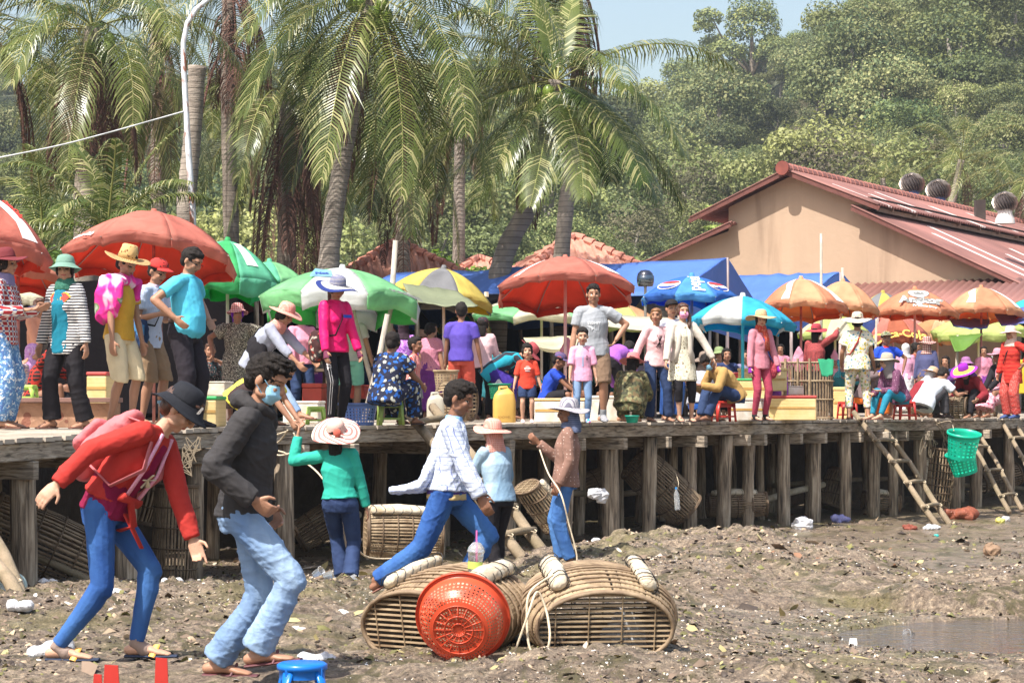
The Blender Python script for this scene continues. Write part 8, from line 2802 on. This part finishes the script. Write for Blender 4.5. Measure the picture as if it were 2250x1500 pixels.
for lab, px, py, s_, ti in (('clear cup lying behind the red girl legs', 305, 1290, 255, 80), ('clear cup lying below the jeans of the emerald shirt', 757, 1308, 268, 85), ('two tone clear cup near the post foot', 712, 1250, 240, 75), ('clear cup on the mud at the left post', 690, 1245, 236, 60), ('clear cup on the dark mud at the right', 2012, 1368, 300, 70), ('clear cup standing at the post foot right of centre', 1836, 1135, 152, 5), ('clear cup beside the left post foot', 262, 1296, 250, 60)):
 cup(lab, px, py, s_, .042, .10, ti, m_=clear, rzz=px)
c = P(1489, 1120, F / 176)
bt = place('water_bottle', c, Matrix.Rotation(R(-4), 3, 'Y'), 'clear water bottle with blue cap hanging before the big tilted trap', 'bottle')
mb = MB()
mb.lathe([(0, 0), (.032, .0), (.035, .02), (.035, .15), (.033, .16), (.035, .17), (.034, .20), (.014, .25), (.013, .265)], 18)
mb.build('body', clear, bt, smooth=True)
mb = MB()
mb.lathe([(.015, .262), (.015, .285), (0, .286)], 12)
mb.build('cap', plastic('cap blue', (.05, .3, .7)), bt)
rope([c + V((0, 0, .26)), c + V((.01, .0, .34)), c + V((.0, .3, .45))], .004, 'thin cord holding the hanging water bottle')
def rag(label, px, py, s_, w_, h, m_, name='crumpled_plastic', flat=.4, cat='litter', onground=True, sd=1, group='crumpled plastic and rags on the mud'):
 c = P(px, py, F / s_)
 if onground:
  c.z = ground(c.x, c.y) + h * .3
 mb_ = MB()
 g_ = random.Random(sd + px)
 for i in range(5):
  mb_.ell((g_.uniform(-.4, .4) * w_, g_.uniform(-.3, .3) * w_ * .6, g_.uniform(-.2, .3) * h), (w_ * g_.uniform(.2, .4), w_ * g_.uniform(.15, .3), h * g_.uniform(.3, .6)), None, 10, 7)
 e_ = remeshed(mb_, max(.006, w_ * .05), 1)
 wrinkle(e_, w_ * .16, 5 / w_, sd + px)
 e_.materials.append(m_)
 o_ = bpy.data.objects.new(name, e_)
 o_.location = c
 COL.objects.link(o_)
 return tag(o_, label, cat, group)
CRW, BWN = mat('crumpled white', (.66, .66, .68), .3, .15, 8, trans=.2), mat('wet brown rag', (.22, .06, .03), .6, .3, 8)
for i, (lab, px, py, s_, w_, h, m_, og) in enumerate((
  ('white plastic lump at the post foot left of the big tilted trap', 1316, 1128, 192, .22, .16, CRW, 1), ('white and green net bundle behind the brown dotted shirt', 1312, 1092, 186, .2, .15, CRW, 0), ('crumpled clear plastic right of the low flat trap', 1768, 1140, 160, .26, .14, CRW, 1),
  ('lilac blue plastic lump between two posts', 1848, 1106, 152, .22, .12, mat('lilac film', (.25, .25, .5), .3), 1), ('wet orange brown rag behind the long ladder foot', 2108, 1118, 147, .40, .14, BWN, 1), ('yellow plastic scrap on the orange brown rag', 2092, 1108, 146, .14, .06, mat('yellow film', (.6, .42, .05), .4), 1),
  ('small white plastic scrap at far right', 2212, 1140, 150, .12, .08, CRW, 1), ('yellowish scrap at far right', 2198, 1152, 152, .14, .06, mat('pale yellow film', (.6, .55, .15), .4), 1), ('white wrapper near the raised flip flop', 640, 1378, 380, .18, .03, CRW, 1), ('flattened white paper left of the oval traps', 690, 1425, 430, .2, .025, CRW, 1),
  ('pink white wrapper behind the hoodie man', 390, 1326, 300, .2, .03, mat('pink white film', (.62, .48, .52), .4), 1), ('white wrapper under the striding legs', 232, 1352, 330, .2, .03, CRW, 1), ('clear plastic lump at the left edge', 40, 1398, 350, .14, .06, CRW, 1), ('white plastic cup scrap by the left post foot', 105, 1315, 285, .12, .08, CRW, 1),
  ('crumpled clear plastic in the lower left corner', 105, 1480, 420, .22, .08, CRW, 1), ('green scrap at the bottom edge', 1905, 1495, 410, .12, .02, mat('lime film', (.2, .6, .08), .4), 1), ('white paper on the mound edge', 1770, 1262, 220, .16, .03, CRW, 1), ('dark plank scrap on the wet mud', 1780, 1288, 225, .22, .03, LOG, 1),
  ('dark stick on the mound', 1810, 1220, 200, .3, .02, LOG, 1), ('yellow sole on the mud behind the right oval trap', 1440, 1270, 225, .2, .03, mat('yellow foam sole', (.60, .42, .05), .6), 1), ('brown plank scrap by the ladder foot', 2005, 1165, 160, .2, .04, mat('red brown plank', (.2, .05, .03), .7), 1), ('white plastic beside the ladder foot', 2045, 1170, 160, .2, .05, CRW, 1),
  ('white polythene under the pier at left', 375, 1295, 262, .16, .06, CRW, 1), ('violet film scrap behind the striding legs', 215, 1300, 262, .25, .06, mat('violet film', (.2, .18, .35), .4), 1), ('small teal bottle cap scrap on the mud', 2058, 1205, 170, .05, .03, mat('teal cap', (.05, .45, .4), .4), 1), ('brown rock beside the puddle at right', 2180, 1222, 195, .2, .12, mat('brown rock', (.25, .16, .1), .8, .3, 8, .01, 20), 1))):
 rag(lab, px, py, s_, w_, h, m_, 'rag' if 'rag' in lab else ('plank_scrap' if 'plank' in lab or 'stick' in lab else 'crumpled_plastic'), onground=bool(og), sd=i)
for i, (px, w_, h) in enumerate(((245, .07, .09), (355, .06, .12), (215, .04, .05))):
 mb = MB()
 mb.add([(-w_ / 2, 0, 0), (w_ / 2, 0, 0), (w_ * .42, 0, h), (-w_ * .42, 0, h * 1.04)], [(0, 1, 2, 3)])
 c = P(px, 1500, F / 500)
 c.z = CZ - (1506 - 890) / 500
 tag(mb.build('chair_back_tip', SR, loc=c, solid=.012), ['middle one of the red plastic tips at the bottom left edge', 'rightmost of the red plastic tips at the bottom edge', 'smallest red plastic tip at the bottom left edge'][i], 'red plastic', 'red plastic tips')
# ---------------------------------------------------------------- shell grit, weed and flakes (nobody could count them)
def flakes(name, n, size, mats, label, seed, yr, xk, wet=False, lift=.0, thick=.35, power=1.0, cat='shells', mask=None):
 g_ = np.random.default_rng(seed)
 Y = yr[0] + (yr[1] - yr[0]) * g_.random(n) ** power
 X = (g_.random(n) * 2 - 1) * Y * .27 + Y * 0
 if mask is not None:
  k = mask(X, Y, g_)
  X, Y = X[k], Y[k]
  n = len(X)
 Z = ground_np(X, Y)
 k = Z > .055
 X, Y, Z = X[k], Y[k], Z[k]
 n = len(X)
 s0 = size * np.exp(g_.normal(size=n) * .45) * (.7 + Y / 30)
 nr = g_.normal(size=(n, 3)) * .55 + np.array([0, 0, 1.0])
 nr /= np.linalg.norm(nr, axis=1)[:, None]
 a = np.cross(nr, g_.normal(size=(n, 3)))
 a /= np.linalg.norm(a, axis=1)[:, None]
 b = np.cross(nr, a)
 c = np.stack([X, Y, Z + lift], 1)
 asp = g_.uniform(.35, .9, n)[:, None]
 s1 = s0[:, None]
 top = c + nr * s1 * thick
 j = lambda: 1 + g_.uniform(-.3, .3, n)[:, None]
 ring = [c + a * s1 * j(), c + (a * .4 + b * asp) * s1 * j(), c + (-a * .6 + b * asp * .8) * s1 * j(), c - a * s1 * j(), c + (-a * .3 - b * asp) * s1 * j(), c + (a * .6 - b * asp * .8) * s1 * j()]
 vs = np.stack(ring + [top], 1).reshape(-1, 3)
 base = np.arange(n)[:, None] * 7
 fs = np.concatenate([np.stack([base[:, 0] + q_, base[:, 0] + (q_ + 1) % 6, base[:, 0] + 6], 1) for q_ in range(6)])
 mi = np.tile((g_.random(n) ** 1.9 * len(mats)).astype(int), 6)
 o_ = npmesh(name, vs, fs, mats, mi=mi, tris=True)
 tag(o_, label, cat, kind='stuff')
GR = [mat('grit brown', (.17, .12, .085), .8, .4, 3, coord='World'), mat('grit tan', (.36, .27, .18), .75, .4, 3, coord='World'), mat('grit dark', (.055, .04, .03), .6, .4, 3, coord='World'), mat('shell pale', (.50, .42, .33), .5, .3, 4, coord='World'), mat('shell white', (.74, .71, .66), .4, .2, 4, coord='World')]
shore = lambda X, Y, g_: (g_.random(len(X)) < np.clip((.2 + 2.2 * fbm(X, Y, .8, 3, 31)) * np.where((X > .6) & (Y > 12.5) & (Y < 21), .35, 1.0) + .12, .03, 1))
flakes('shell_grit', 150000, .0055, GR, 'broken shells and grit strewn over the mud', 5, (9.0, 22), 0, power=.85, mask=shore)
flakes('mud_clods', 30000, .012, [GR[2], GR[0], mat('weed olive', (.15, .14, .05), .8, .4, 3, coord='World'), GR[1]], 'small clods of mud and weed', 6, (9.0, 30), 0, thick=.7, mask=lambda X, Y, g_: fbm(X, Y, 1.6, 3, 12) > -.06)
flakes('far_debris', 22000, .014, [GR[1], GR[3], GR[0], mat('debris rust', (.22, .11, .06), .7, .3, 2, coord='World')], 'shells and flotsam scattered at the pier foot', 7, (17, 40), 0, mask=shore)
flakes('leaf_scraps', 900, .022, [mat('scrap yellow', (.36, .30, .14), .6, .2, 3, coord='World'), GR[0], GR[3], GR[4]], 'leaf scraps and bits of film on the mud', 8, (9, 30), 0, thick=.12, lift=.01, cat='scraps')
bpy.data.scenes.remove(WORK)
